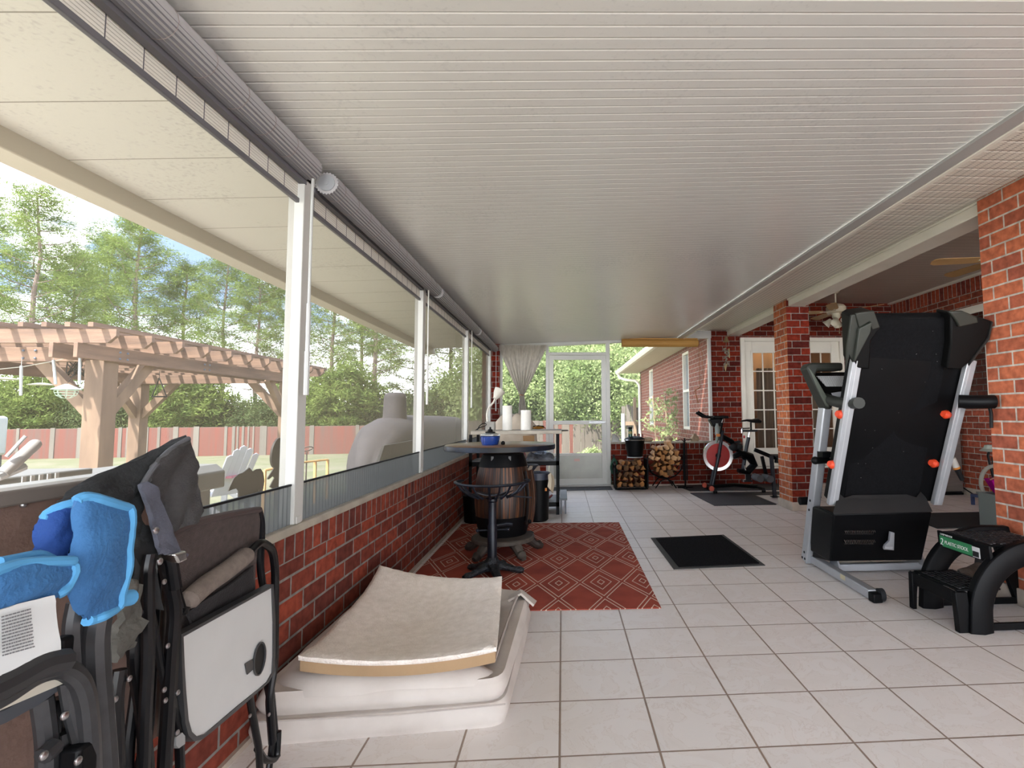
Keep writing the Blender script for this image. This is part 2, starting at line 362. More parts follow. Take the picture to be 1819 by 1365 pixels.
# trim where roof pans meet the house eave
st(box(1.845,1.925,-2.6,8.36,2.335,2.352).build('trim_ledge', greytrim, bevel=.003))
st(MB().box(1.925,1.955,-2.6,8.36,2.33,2.49).box(1.955,1.98,-2.6,8.36,2.465,2.49).build('trim_fascia', offwhite, bevel=.004))
st(box(1.95,2.72,-2.6,8.40,2.49,2.53).build('ceiling_soffit', soff))
st(MB().box(2.69,2.89,-2.6,8.349,2.40,3.0).box(2.675,2.69,-2.6,8.349,2.47,2.489).build('trim_beam', offwhite, bevel=.005))
st(box(2.89,5.5,-2.6,8.35,2.95,3.01).build('ceiling_alcove', alc))
st(box(5.44,5.5,-2.6,8.35,2.925,2.95).build('trim_alcove', offwhite))
for i, (y0, y1) in enumerate(((2.73,3.12),(6.01,6.38))):
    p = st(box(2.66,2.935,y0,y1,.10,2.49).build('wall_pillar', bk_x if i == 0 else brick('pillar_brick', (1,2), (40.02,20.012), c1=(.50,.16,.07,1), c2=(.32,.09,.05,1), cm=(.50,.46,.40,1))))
    # front faces: x-z layout, their shade painted in as darker brick
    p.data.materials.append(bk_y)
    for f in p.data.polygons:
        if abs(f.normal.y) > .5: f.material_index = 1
    st(box(2.645,2.95,y0-.015,y1+.015,0,.10).build('baseboard_pillar', concrete, bevel=.004))
# knee wall to the yard
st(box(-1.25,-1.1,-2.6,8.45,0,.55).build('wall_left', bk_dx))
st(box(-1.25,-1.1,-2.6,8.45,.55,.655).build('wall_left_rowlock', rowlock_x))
st(box(-1.27,-1.085,-2.6,8.45,.655,.69).build('trim_sill_left', sillm, bevel=.006))
st(box(-1.1,-1.085,-2.6,8.3,0,.02).build('baseboard_left', concrete))
POSTY = [-1.69,.27,2.25,4.18,6.16,8.10]
for y in POSTY:
    p = MB().box(-1.165,-1.10,y,y+.075,.69,2.20)
    if y > 0: p.box(-1.10,-1.094,y+.01,y+.05,.69,.72)
    st(p.build('trim_post', white, bevel=.004))
    q = MB()
st(box(-1.165,-1.10,-2.6,8.3,2.15,cz(-1.13)).build('trim_header_left', white))
scr = screen_mat('dark_fly_screen', (.15,.13,.095,1), .775)
stripm = screen_mat('ribbed_clear_strip', (.115,.12,.118,1), .26)
for i in range(5):
    y0 = POSTY[i] + .075; y1 = POSTY[i+1]
    w = bpy.data.objects.new('window_%d' % (i+1), None); COL.objects.link(w); w.location = (-1.135, y0, .69); w['kind'] = 'structure'
    MB().add([(-1.14,y0,.69),(-1.14,y1,.69),(-1.14,y1,2.15),(-1.14,y0,2.15)], [(0,1,2,3)]).build('fly_screen', scr, w)
    n = int((y1-y0)/.016); mb = MB(); vs = []
    for k in range(n+1):
        yy = y0 + (y1-y0)*k/n; vs += [(-1.118+.0035*(k % 2),yy,.69), (-1.118+.0035*(k % 2),yy,.85)]
    mb.add(vs, [(2*k,2*k+2,2*k+3,2*k+1) for k in range(n)]); mb.build('ribbed_strip', stripm, w, smooth=20)
    box(-1.122,-1.112,y0,y1,.847,.855).build('strip_edge', darkgrey, w)
# brick pier in the far corner and far screened end
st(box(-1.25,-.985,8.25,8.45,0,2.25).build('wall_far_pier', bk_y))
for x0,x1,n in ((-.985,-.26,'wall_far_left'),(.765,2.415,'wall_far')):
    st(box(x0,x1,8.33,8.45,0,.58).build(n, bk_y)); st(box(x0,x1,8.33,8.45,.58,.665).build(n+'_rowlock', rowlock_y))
    st(box(x0,x1,8.30,8.47,.665,.695).build('trim_sill_far', sillm, bevel=.005))
st(box(.76,2.415,8.315,8.33,0,.025).build('baseboard_far', concrete))
mb = MB()
mb.add([(-.99,8.32,cz(-.99)-.06),(2.42,8.32,cz(1.86)-.0),(2.42,8.32,cz(2.42)+.10),(-.99,8.32,cz(-.99)),(-.99,8.42,cz(-.99)-.06),(2.42,8.42,cz(1.86)-.0),(2.42,8.42,cz(2.42)+.10),(-.99,8.42,cz(-.99))],
    [(0,1,2,3),(4,7,6,5),(0,4,5,1),(1,5,6,2),(2,6,7,3),(3,7,4,0)])
st(mb.build('trim_header_far', white))
for x0, x1, z0 in ((-.985,-.95,.695),(-.262,-.215,0),(.70,.762,0),(2.37,2.415,.695)):
    st(box(x0,x1,8.33,8.40,z0,cz(x0)-.02).build('trim_post_far', white, bevel=.003))
st(box(-.215,.70,8.33,8.40,2.085,2.13).build('trim_transom', white, bevel=.003))
scr2 = screen_mat('pale_fly_screen', (.36,.35,.31,1), .84)
for i, (x0,x1,z0,z1) in enumerate(((-.95,-.262,.695,2.24),(.762,2.37,.695,2.34),(-.215,.70,2.13,2.29))):
    w = MB().add([(x0,8.37,z0),(x1,8.37,z0),(x1,8.37,z1),(x0,8.37,z1)], [(0,1,2,3)]).build('window_%d' % (i+6), scr2); w['kind'] = 'structure'
# screen door
d = bpy.data.objects.new('door_1', None); COL.objects.link(d); d.location = (.24,8.35,0); d['kind'] = 'structure'
dx0, dx1 = -.21, .695
MB().box(dx0,dx0+.07,8.335,8.365,.04,2.08).box(dx1-.07,dx1,8.335,8.365,.04,2.08).box(dx0+.07,dx1-.07,8.336,8.364,2.01,2.08).box(dx0+.07,dx1-.07,8.336,8.364,.98,1.04).box(dx0+.07,dx1-.07,8.336,8.364,.04,.13).box(dx0+.07,dx1-.07,8.336,8.364,.485,.525).build('door_frame', white, d, bevel=.003)
MB().add([(dx0+.07,8.352,.52),(dx1-.07,8.352,.52),(dx1-.07,8.352,2.01),(dx0+.07,8.352,2.01)], [(0,1,2,3)]).build('door_screen', scr2, d)
kp = mat('cloudy_kick_panel', srgb(172,172,162), .3, var=.18, scale=2.2, alpha=.93)
box(dx0+.07,dx1-.07,8.345,8.356,.13,.485).build('kick_panel', kp, d)
MB().box(.42,.68,8.30,8.32,1.0,1.025).box(.42,.44,8.32,8.336,1.0,1.02).box(.62,.64,8.32,8.336,1.0,1.02).build('door_handle', silver, d)
box(.18,.27,8.333,8.336,.40,.44).build('sticker', mat('sticker', srgb(196,160,150), .6), d)
st(box(-.26,.765,8.31,8.42,0,.035).build('trim_threshold', greytrim))
# house wall at the far end of the alcove, raised door step
mb = MB().box(2.415,2.90,8.35,8.5,0,3.0).box(4.63,5.6,8.35,8.5,0,3.0).box(2.90,4.63,8.35,8.5,2.37,3.0).box(2.90,4.63,8.35,8.5,0,.27)
st(mb.build('wall_house', bk_y))
st(box(5.5,5.6,-2.6,8.35,.1,2.74).build('wall_right', brick('alcove_brick', (1, 2), (40, 20.012), c1=(.34,.08,.045,1), c2=(.17,.045,.03,1), cm=(.36,.33,.29,1))))
st(box(5.5,5.6,-2.6,8.35,2.74,2.95).build('wall_right_soldier_course', soldier_x))
st(box(5.485,5.6,-2.6,8.35,0,.1).build('baseboard_right', concrete))
d2 = bpy.data.objects.new('door_2', None); COL.objects.link(d2); d2.location = (3.76,8.35,.27); d2['kind'] = 'structure'
MB().box(2.90,2.965,8.31,8.45,.27,2.37).box(4.565,4.63,8.31,8.45,.27,2.37).box(2.966,4.564,8.311,8.45,2.305,2.37).box(2.90,4.63,8.28,8.309,.25,.28).build('door_frame', offwhite, d2, bevel=.004)
dark_room = mat('curtained_room', (.22,.12,.06,1), .8, var=.3, scale=1.5, stretch=(3,1,.6))
for lx in (2.965, 3.765):
    lf = MB(); x0, x1 = lx, lx+.80; gx0, gx1, gz0, gz1 = x0+.13, x1-.13, .56, 2.13
    lf.box(x0,gx0,8.35,8.39,.28,2.305).box(gx1,x1,8.35,8.39,.28,2.305).box(gx0,gx1,8.35,8.39,gz1,2.305).box(gx0,gx1,8.35,8.39,.28,gz0)
    leaf = lf.build('door_leaf', offwhite, d2, bevel=.004)
    g = MB()
    for k in (1,2): g.box(gx0+(gx1-gx0)*k/3-.009, gx0+(gx1-gx0)*k/3+.009, 8.352,8.372,gz0,gz1)
    for k in range(1,5): g.box(gx0,gx1,8.353,8.371,gz0+(gz1-gz0)*k/5-.009,gz0+(gz1-gz0)*k/5+.009)
    g.box(gx0-.02,gx0+.012,8.34,8.37,gz0-.02,gz1+.02).box(gx1-.012,gx1+.02,8.34,8.37,gz0-.02,gz1+.02).box(gx0,gx1,8.34,8.37,gz1-.012,gz1+.02).box(gx0,gx1,8.34,8.37,gz0-.02,gz0+.012)
    g.build('glazing_bars', offwhite, leaf)
    box(gx0,gx1,8.374,8.380,gz0,gz1).build('pane', glassm, leaf)
MB().box(3.70,3.73,8.33,8.35,1.12,1.32).tube([(3.715,8.33,1.23),(3.715,8.29,1.23),(3.63,8.28,1.23)], .009).build('door_handle', mat('brass', (.35,.25,.1,1), .35, .9), d2)
# the room seen through the glazed doors: pale curtain, brown floor and walls
st(MB().box(2.7,4.9,9.6,9.65,.2,2.6).box(2.7,2.72,8.5,9.65,.2,2.6).box(4.88,4.9,8.5,9.65,.2,2.6).box(2.7,4.9,8.5,9.65,.2,.27).box(2.7,4.9,8.5,9.65,2.58,2.62).build('wall_inner_room', dark_room))
cur = mat('ivory_curtain', srgb(196,176,150), .8, var=.1, scale=8, stretch=(6,1,.4))
mb = MB(); rows = []
for z in (.5,1.2,1.9): rows.append([(3.30+.32*k/24, 8.72+.03*math.sin(k*1.3), z) for k in range(25)])
mb.sheet(rows, .004); rows = []
for z in (.5,1.2,1.75): rows.append([(3.95+.45*k/24, 8.74+.03*math.sin(k*1.7), z) for k in range(25)])
mb.sheet(rows, .004); c = mb.build('curtain_indoors', cur); tag(c, 'ivory curtains hanging in the room behind the french doors', 'curtain')
# far wing of the house beyond the porch
wing = MB().box(2.46,2.60,8.5,10.05,-.5,2.46).box(2.46,2.60,10.60,14.1,-.5,2.46).box(2.46,2.60,14.75,16.4,-.5,2.46)
wing.box(2.46,2.60,10.05,10.60,-.5,.83).box(2.46,2.60,14.1,14.75,-.5,.83).box(2.46,2.60,10.05,10.6,2.37,2.46).box(2.46,2.60,14.1,14.75,2.37,2.46).box(2.46,6,16.3,16.4,-.5,2.46)
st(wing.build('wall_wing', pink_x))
for i, (y0, y1) in enumerate(((10.05,10.60),(14.1,14.75))):
    w = bpy.data.objects.new('window_%d' % (i+9), None); COL.objects.link(w); w.location = (2.5,y0,.83); w['kind'] = 'structure'
    MB().box(2.465,2.56,y0,y0+.05,.83,2.37).box(2.465,2.56,y1-.05,y1,.83,2.37).box(2.466,2.56,y0+.05,y1-.05,.83,.88).box(2.466,2.56,y0+.05,y1-.05,2.32,2.37).box(2.466,2.56,y0+.05,y1-.05,1.57,1.62).build('window_frame', offwhite, w)
    box(2.53,2.54,y0,y1,.85,2.35).build('pane', mat('grey_glass', srgb(120,126,130), .1, var=.1), w)  # plain grey pane
    b = MB()
    for k in range(46): b.box(2.545,2.56,y0+.03,y1-.03,.9+k*.032,.903+k*.032+.016)
    b.build('window_blind', offwhite, w)
eav = mat('eave_boards', srgb(200,190,172), .6, var=.04)
st(box(1.86,2.46,8.55,16.9,2.46,2.50).build('ceiling_eave', eav))
st(MB().add([(1.84,8.55,2.44),(1.84,16.95,2.44),(6,16.95,3.9),(6,8.55,3.9),(1.84,8.55,2.54),(1.84,16.95,2.54),(6,16.95,4.0),(6,8.55,4.0)],[(0,3,2,1),(4,5,6,7),(0,1,5,4),(1,2,6,5),(2,3,7,6),(3,0,4,7)]).build('roof_wing', mat('shingles', (.12,.11,.1,1), .9, var=.3, scale=30)))
st(MB().prism([(1.74,8.55,2.54),(1.72,8.55,2.47),(1.76,8.55,2.42),(1.84,8.55,2.42),(1.84,8.55,2.54)], (0,8.4,0)).build('trim_eave_gutter', offwhite, bevel=.004))
ds = MB().tube(rnd_path([(1.80,16.7,2.42),(1.82,16.6,2.30),(2.02,16.45,2.22),(2.30,16.3,2.19),(2.40,16.2,2.05),(2.40,16.2,-.4)], .12), .042, 8).build('downspout', offwhite)
tag(ds, 'white downspout with swan-neck elbow at the brick wing corner', 'downspout')
# ------------------------------------------------------------------ yard ground
def gz(x, y):
    d = max(0, -x-2.3) if x < -2.3 else 0
    d = max(d, (y-9.5)*.6 if y > 9.5 else 0)
    return -.28 - min(.85, d*.065)
xs = [-70,-50,-40,-32,-26,-21,-17,-14,-11.5,-9.5,-8,-6.5,-5,-4,-3,-2.3,-1.35,0,1,2,4,8,14,22,40]
ys = [-12,-6,-2,0,2,4,6,8,9.5,11,13,15,18,21,24,28,33,40,50,70]
gm = MB(); gm.add([(x,y,gz(x,y)) for y in ys for x in xs], [(j*len(xs)+i, j*len(xs)+i+1, (j+1)*len(xs)+i+1, (j+1)*len(xs)+i) for j in range(len(ys)-1) for i in range(len(xs)-1)])
gr = mat('lawn', (.095,.11,.045,1), .95, var=0, scale=.7, bump=.6, bscale=60, col2=(.155,.145,.10,1))
st(gm.build('ground', gr))
st(MB().box(-4.6,-1.35,-3,5.2,-.33,-.262).build('floor_patio', mat('patio_concrete', srgb(196,190,178), .85, var=.08, scale=3)))

fill_ = bpy.data.lights.new('room_fill', 'AREA'); fill_.energy = 3.5; fill_.color = (1,.78,.5); fill_.size = .3  # added fill light, no fitting there; brightens the room behind the glass
lo = bpy.data.objects.new('room_fill', fill_); COL.objects.link(lo); lo.location = (3.76, 8.95, 2.45); lo.rotation_euler = (math.radians(35), 0, 0)
# ------------------------------------------------------------------ roller blinds over the screened bays
blindm = mat('grey_reed_blind', srgb(172,169,170), .7, var=.12, scale=5, stretch=(1,.1,1))
blindw = ribs('pale_reed_blind', srgb(236,232,224), .011, 2, 0, .002, .7, line=srgb(176,170,164), width=.2)
_t = blindw.node_tree; _o = _t.nodes['Material Output']; _tl = N(_t, 'ShaderNodeBsdfTranslucent'); _tl.inputs[0].default_value = (.62,.58,.52,1); _mx = N(_t, 'ShaderNodeMixShader'); _mx.inputs[0].default_value = .3
_t.links.new(_t.nodes['Principled BSDF'].outputs[0], _mx.inputs[1]); _t.links.new(_tl.outputs[0], _mx.inputs[2]); _t.links.new(_mx.outputs[0], _o.inputs[0])
bar_m = mat('dark_blind_rail', srgb(96,94,98), .5, var=.05)
pos_words = ['nearest the camera', 'second from the camera', 'third from the camera', 'farthest, beside the brick corner']
blindk = mat('blind_groove', srgb(112,110,114), .8, var=.05)
stitchm = mat('rust_stitching', srgb(146,130,124), .8)
ends = [(-1.4,2.25),(2.34,4.36),(4.43,6.44),(6.52,8.22)]
for i, (y0, y1) in enumerate(ends):
    yb0, yb1 = POSTY[i]+.08 if i else -1.6, POSTY[i+1]+.02
    if i == 0: yb0, yb1 = -1.4, POSTY[2]+.01
    else: yb0, yb1 = POSTY[i+1]+.085, POSTY[i+2]-.005
    RX, RZ = (-1.078, 2.194) if i == 0 else (-1.048, 2.172)
    r = thing('roller_blind', 'grey reed roller blind rolled up under the roof, ' + pos_words[i], 'blind', (-1.06, y0, 2.19), 'reed blinds above the screened bays')
    m = MB(); n = 44; vs = []
    for yy in (y0, y1):
        for k in range(n):
            a = 2*math.pi*k/n; rr = .052 if k % 2 else .0465
            vs.append((RX+rr*math.cos(a), yy, RZ+rr*math.sin(a)))
    m.add(vs, [(k,(k+1)%n,n+(k+1)%n,n+k) for k in range(n)] + [tuple(range(n))[::-1], tuple(range(n,2*n))])
    ro = m.build('blind_roll', blindm, r, smooth=20); ro.data.materials.append(blindk)
    for q, pg_ in enumerate(ro.data.polygons): pg_.material_index = 1 if (q < n and q % 2) else 0
    m = MB()
    for k in range(int((y1-y0)/.16)):
        yy = y0 + .08 + k*.16
        m.tube([(RX+.0527*math.cos(t), yy, RZ+.0527*math.sin(t)) for t in [2*math.pi*j/16 for j in range(16)]], .0008, 4, closed=True)
    m.build('stitching', stitchm, r, kind='stuff')
    MB().tube([(RX,y0-.006,RZ),(RX,y0,RZ)], .036, 20).tube([(RX,y0-.009,RZ),(RX,y0-.006,RZ)], .010, 10).build('end_cap', silver, r)
    st_ = MB(); st_.box(-1.132,-1.128,yb0,yb1,2.06,2.17).build('blind_slats', blindw, r)
    st_ = MB()
    for k in range(int((yb1-yb0)/.12)): st_.box(-1.1279,-1.1270,yb0+.06+k*.12,yb0+.063+k*.12,2.062,2.168)
    st_.build('stitch_lines', bar_m, r, kind='stuff')
    box(-1.136,-1.12,yb0,yb1,2.045,2.066).build('bottom_rail', bar_m, r, bevel=.003)
    box(-1.122,-1.096,yb0,yb1,2.128,2.15).build('head_band', bar_m, r)  # dark strip that paints in the shade between roll and slats
    yc = y1 - .02
    if i < 3:
        ya = (2.215,4.14,6.13)[i]; wr = MB().tube([(-1.05,ya,2.135),(-1.05,ya,1.60)], .006 if i == 0 else .005).tube([(-1.05,ya,1.60),(-1.05,ya,1.40)], .009).tube([(-1.05,ya,1.40),(-1.05,ya,1.22)], .011 if i == 0 else .009)
    else:
        wr = MB().tube([(-1.03,8.2,2.14),(-1.03,8.2,1.5)], .004).tube([(-1.03,8.2,1.5),(-1.03,8.2,1.2)], .009)
    wr.build('pull_wand', mat('grey_wand', srgb(168,168,166), .4, var=.04) if i == 0 else white, r)
# ------------------------------------------------------------------ curtain in the far corner bay
cm = mat('linen_curtain', srgb(206,199,189), .85, var=.22, scale=40, stretch=(1,1,.35), bump=.2)
rows = []
for k in range(40):
    t = k/39; z = 2.235 - t*1.22
    if t < .645: q = t/.645; w = .365*(1-q)**.92 + .030; cxx = -.625 - .01*q
    else: q = (t-.645)/.355; w = .030 + .055*q**.8; cxx = -.635 + .02*q
    row = []
    for j in range(57):
        s = -1 + 2*j/56
        row.append((cxx + s*w, 8.255 + .018*math.sin(j*1.05+.5)*(0.5+t*.4) + .01*math.sin(j*.31+t*3), z + (0 if t>.05 else 0)))
    rows.append(row)
cu = thing('curtain', 'grey linen curtain tied in the middle, hanging in the far corner bay', 'curtain', (-.62,8.25,1.0))
MB().sheet(rows, .003).build('drape', cm, cu, smooth=60)
MB().tube([(-.634+.036*math.cos(t),8.255+.028*math.sin(t),1.447+.004*math.sin(2*t)) for t in [2*math.pi*j/20 for j in range(20)]], .007, 8, closed=True).build('tieback', mat('rust_cord', srgb(150,100,60), .7), cu)
MB().tube([(-.98,8.262,2.24),(-.25,8.262,2.265)], .006).build('curtain_rod', white, cu)
# bamboo blind rolled up at the far opening
bb = thing('bamboo_blind', 'golden bamboo blind rolled up at the far opening', 'blind', (1.55,8.22,2.2))
bam = ribs('bamboo', srgb(186,138,66), .012, 2, 0, .003, .55, line=srgb(110,74,30), width=.25)
m = MB(); m.tube([(.945,8.22,2.262),(2.165,8.22,2.262)], .062, 26); m.build('bamboo_roll', bam, bb)
MB().box(.95,2.16,8.20,8.24,2.315,2.34).build('head_band', bam, bb)
MB().tube([(2.18,8.2,2.30),(2.185,8.2,1.55)], .004).tube([(2.185,8.2,1.55),(2.10,8.2,1.50),(2.12,8.2,1.42),(2.15,8.2,1.30)], .007).tube([(2.175,8.2,2.30),(2.23,8.2,2.1),(2.24,8.2,1.62)], .003).build('pull_cord', mat('brown_cord', srgb(140,86,40), .8), bb)
# wind chime with bell
wc = thing('wind_chime', 'brass bell wind chime with shells hanging from the white beam end', 'wind chime', (2.62,8.18,1.85))
brass = mat('aged_brass', srgb(170,150,110), .4, .6, var=.2)
MB().tube([(2.71,8.18,2.402),(2.62,8.18,2.34)], .003).lathe([(.012,.0),(.02,-.01),(.032,-.05),(.05,-.085),(.046,-.085),(.0,-.02)], (2.62,8.18,2.36), 16).build('bell', brass, wc)
m = MB(); m.tube([(2.62,8.18,2.30),(2.61,8.18,1.9)], .003); rr = random.Random(4)
for k in range(22):
    z = 2.17 - k*.013*1.0; m.ball((2.615+rr.uniform(-.035,.04), 8.18+rr.uniform(-.03,.03), z), rr.uniform(.010,.02), 8, 6, (1,1,rr.uniform(.5,1.4)))
m.build('shell_cluster', mat('shells', srgb(140,132,116), .6, var=.3, scale=30), wc)
MB().tube([(2.66,8.17,2.17),(2.665,8.17,2.02)], .009).build('chime_tube', brass, wc)
MB().prism([(2.57,8.18,1.90),(2.63,8.18,1.93),(2.60,8.18,1.80)], (0,.006,0)).build('wind_sail', brass, wc)
# ------------------------------------------------------------------ floor coverings
def rug_mat():
    m, t, b = base('diamond_rug')
    g = N(t, 'ShaderNodeNewGeometry'); sp = N(t, 'ShaderNodeSeparateXYZ'); t.links.new(g.outputs['Position'], sp.inputs[0])
    def mth(op, a, bb=None, c=None):
        n = N(t, 'ShaderNodeMath'); n.operation = op
        for i, x in enumerate((a, bb, c)):
            if x is None: continue
            if isinstance(x, (int, float)): n.inputs[i].default_value = x
            else: t.links.new(x, n.inputs[i])
        return n.outputs[0]
    px, py = .1415, .30
    u = mth('MULTIPLY_ADD', sp.outputs[0], 1/px, 51 + .17/px); v = mth('MULTIPLY_ADD', sp.outputs[1], 1/py, 50 - 3.31/py)
    # diamond lattice: a = u+v, b = u-v, cells are diamonds
    a = mth('ADD', u, v); c = mth('SUBTRACT', u, v)
    a2 = mth('MULTIPLY', a, .5); c2 = mth('MULTIPLY', c, .5)
    fa = mth('FRACT', a2); fc = mth('FRACT', c2)
    da = mth('ABSOLUTE', mth('SUBTRACT', fa, .5)); dc = mth('ABSOLUTE', mth('SUBTRACT', fc, .5))
    d = mth('MAXIMUM', da, dc)     # 0 in the centre .. .5 at cell edge
    par = mth('FRACT', mth('MULTIPLY', mth('ADD', mth('FLOOR', a2), mth('FLOOR', c2)), .5)); par = mth('GREATER_THAN', par, .25)
    def line(r, w): return mth('LESS_THAN', mth('ABSOLUTE', mth('SUBTRACT', d, r)), w)
    l1 = line(.45, .014)
    inner = mth('MAXIMUM', line(.25, .0125), line(.085, .014))
    # lattice cells alternate: nested diamonds in every cell of alternate rows
    row = mth('GREATER_THAN', mth('FRACT', mth('MULTIPLY', mth('ADD', mth('FLOOR', a2), mth('MULTIPLY', mth('FLOOR', c2), -1)), .5)), .25)
    inn = mth('MULTIPLY', inner, row)
    tot = mth('MINIMUM', mth('ADD', l1, inn), 1)
    nz = N(t, 'ShaderNodeTexNoise'); nz.inputs['Scale'].default_value = 5; nz.inputs['Detail'].default_value = 4
    rp = N(t, 'ShaderNodeValToRGB'); rp.color_ramp.elements[0].position = .3; rp.color_ramp.elements[1].position = .7; rp.color_ramp.elements[0].color = srgb(136,52,38); rp.color_ramp.elements[1].color = srgb(164,72,52)
    t.links.new(g.outputs['Position'], nz.inputs[0]); t.links.new(nz.outputs[0], rp.inputs[0])
    mx = N(t, 'ShaderNodeMix', data_type='RGBA'); t.links.new(tot, mx.inputs[0]); t.links.new(rp.outputs[0], mx.inputs[6]); mx.inputs[7].default_value = srgb(212,186,168)
    t.links.new(mx.outputs[2], b.inputs['Base Color']); b.inputs['Roughness'].default_value = .95
    n2 = N(t, 'ShaderNodeTexNoise'); n2.inputs['Scale'].default_value = 300; t.links.new(g.outputs['Position'], n2.inputs[0])
    bp = N(t, 'ShaderNodeBump'); bp.inputs['Strength'].default_value = .3; bp.inputs['Distance'].default_value = .003; t.links.new(n2.outputs[0], bp.inputs['Height']); t.links.new(bp.outputs[0], b.inputs['Normal'])
    return m
r = MB().prism([(-1.06,3.16,.001),(.57,3.11,.001),(.585,5.55,.001),(-1.05,5.62,.001)], (0,0,.005)).build('area_rug', rug_mat())
tag(r, 'terracotta red outdoor rug with cream diamond pattern under the barrel table', 'rug')
charm = mat('charcoal_carpet', (.010,.010,.012,1), .95, var=.4, scale=70, bump=.6, bscale=260, spec=.1)
r = thing('floor_mat', 'charcoal rubber-edged mat lying alone in the middle of the tiles', 'mat', (1.15,4.37,0))
MB().prism([(.85,3.90,.004),(1.47,3.94,.004),(1.46,4.85,.004),(.84,4.79,.004)], (0,0,.008)).build('carpet_pile', charm, r)
MB().prism([(.805,3.86,.0005),(1.50,3.90,.0005),(1.495,4.895,.0005),(.80,4.835,.0005)], (0,0,.005)).build('rubber_border', mat('rubber_border', (.06,.058,.055,1), .8), r)
gym = ribs('ribbed_gym_mat', (.028,.029,.033,1), .03, 0, 0, .004, .6, line=(.008,.008,.008,1), width=.2)
r = MB().prism([(1.86,6.43,.001),(2.64,6.43,.001),(2.64,7.2,.001),(3.3,7.2,.001),(3.3,7.45,.001),(1.81,7.46,.001)], (0,0,.009)).build('gym_mat', gym); tag(r, 'grey ribbed gym mat beside the far brick pillar, nearer the camera', 'mat')
r = MB().prism([(1.86,7.66,.001),(3.6,7.62,.001),(3.6,8.28,.001),(1.78,8.29,.001)], (0,0,.009)).build('gym_mat', gym); tag(r, 'dark ribbed gym mat under the exercise bike', 'mat')
r = box(-.25,.75,7.93,8.27,.001,.012).build('doormat', mat('grey_doormat', (.13,.135,.145,1), .95, var=.2, scale=60, bump=.4), bevel=.004); tag(r, 'grey doormat lying in front of the screen door', 'mat')
r = MB().prism([(3.62,4.96,.001),(5.0,4.96,.001),(5.0,5.68,.001),(3.72,5.68,.001)], (0,0,.012)).build('doormat', mat('black_doormat', (.012,.012,.013,1), .95, var=.3, scale=50, bump=.5)); tag(r, 'black mat on the alcove floor behind the step stool', 'mat')
# ------------------------------------------------------------------ dog bed and cushion
suede = mat('cream_suede', srgb(206,198,190), .9, var=.09, scale=4, bump=.35, bscale=14, col2=srgb(186,176,167))
db = thing('dog_bed', 'large cream suede dog bed on the tiles against the brick knee wall', 'dog bed', (-.65,2.65,0))
def blob(out, z0, z1, bulge=.02, n=10, puff=.02, seed=1, inset=.0):
    # cushion slab from a rounded outline: list of (x,y)
    rr = random.Random(seed); P = [Vector((x,y,0)) for x,y in out]; c = sum(P, Vector())/len(P); m = MB(); rings = []
    prof = [(-.05,0),(-.008,.06),(.4,.2),(1,.5),(.4,.8),(-.008,.94),(-.04,1.0)]
    for s, t in prof:
        rings.append([p + (p-c).normalized()*(s*bulge) + Vector((0,0,z0+(z1-z0)*t)) for p in P])
    for q in (.9,.75,.55,.3,.12):
        rings.append([c + (p-c)*q + Vector((0,0,z1 + puff*(1-q*q)*.6 + rr.uniform(-.004,.004))) for p in P])
    vs = [p for r_ in rings for p in r_]; k = len(P)
    fs = [(i*k+j, i*k+(j+1)%k, (i+1)*k+(j+1)%k, (i+1)*k+j) for i in range(len(rings)-1) for j in range(k)]
    fs.append(tuple(range(k))[::-1]); fs.append(tuple((len(rings)-1)*k+j for j in range(k)))
    return m.add(vs, fs)
def rrect(pts, r=.06, n=4, per=8):
    P = [Vector((p[0],p[1],0)) for p in pts]; out = []; k = len(P)
    for i in range(k):
        a = (P[i-1]-P[i]).normalized()*r; b = (P[(i+1)%k]-P[i]).normalized()*r
        for j in range(n+1):
            t = j/n; q = (P[i]+a)*(1-t)**2 + P[i]*2*t*(1-t) + (P[i]+b)*t*t; out.append((q.x,q.y))
        s = P[i]+b; e = P[(i+1)%k] + (P[i]-P[(i+1)%k]).normalized()*r
        for j in range(1, per): q = s + (e-s)*j/per; out.append((q.x,q.y))
    return out
bo = rrect([(-1.092,1.95),(-.215,2.01),(-.185,3.02),(-1.075,3.30)], .07)
blob(bo, 0, .085, .016, puff=0).build('lower_cushion', suede, db, smooth=70)
bo2 = rrect([(-1.078,1.975),(-.225,2.02),(-.195,2.97),(-1.07,3.28)], .07)
blob(bo2, .083, .165, .022, puff=-.03).build('upper_cushion', suede, db, smooth=70)
bolster = MB()
bolster.tube(rnd_path([(-1.03,3.2,.15),(-1.03,2.04,.155),(-.65,2.06,.155),(-.28,2.085,.15)], .1, 6), [.05]*1+[.058]*20, 12) if False else None
pth = [(-1.03,3.18,.125)] + [(-1.03,3.18-1.0*k/8,.13+.006*math.sin(k*2)) for k in range(1,8)] + [(-1.0,2.07,.14),(-.9,2.035,.145),(-.75,2.04,.142),(-.6,2.045,.138),(-.45,2.055,.14),(-.33,2.065,.135),(-.255,2.075,.125)]
bolster.tube(pth, [.03]+[.058+.004*math.sin(k*1.7) for k in range(len(pth)-2)]+[.03], 14).build('bolster', suede, db, smooth=80)
MB().tube([(-.262,2.09,.2),(-.262,2.4,.178),(-.25,2.7,.182),(-.232,2.93,.185)], .006).tube([(-.21,1.99,.088),(-.6,1.957,.084),(-1.06,1.948,.085)], .003).build('piping', mat('cream_piping', srgb(190,180,172), .9), db)
MB().sheet([[(-.29,2.84,.165),(-.22,2.84,.20),(-.15,2.83,.14)],[(-.29,2.89,.17),(-.23,2.90,.20),(-.14,2.89,.14)],[(-.28,2.94,.165),(-.22,2.95,.18),(-.16,2.93,.14)]], .012).build('corner_fold', suede, db)
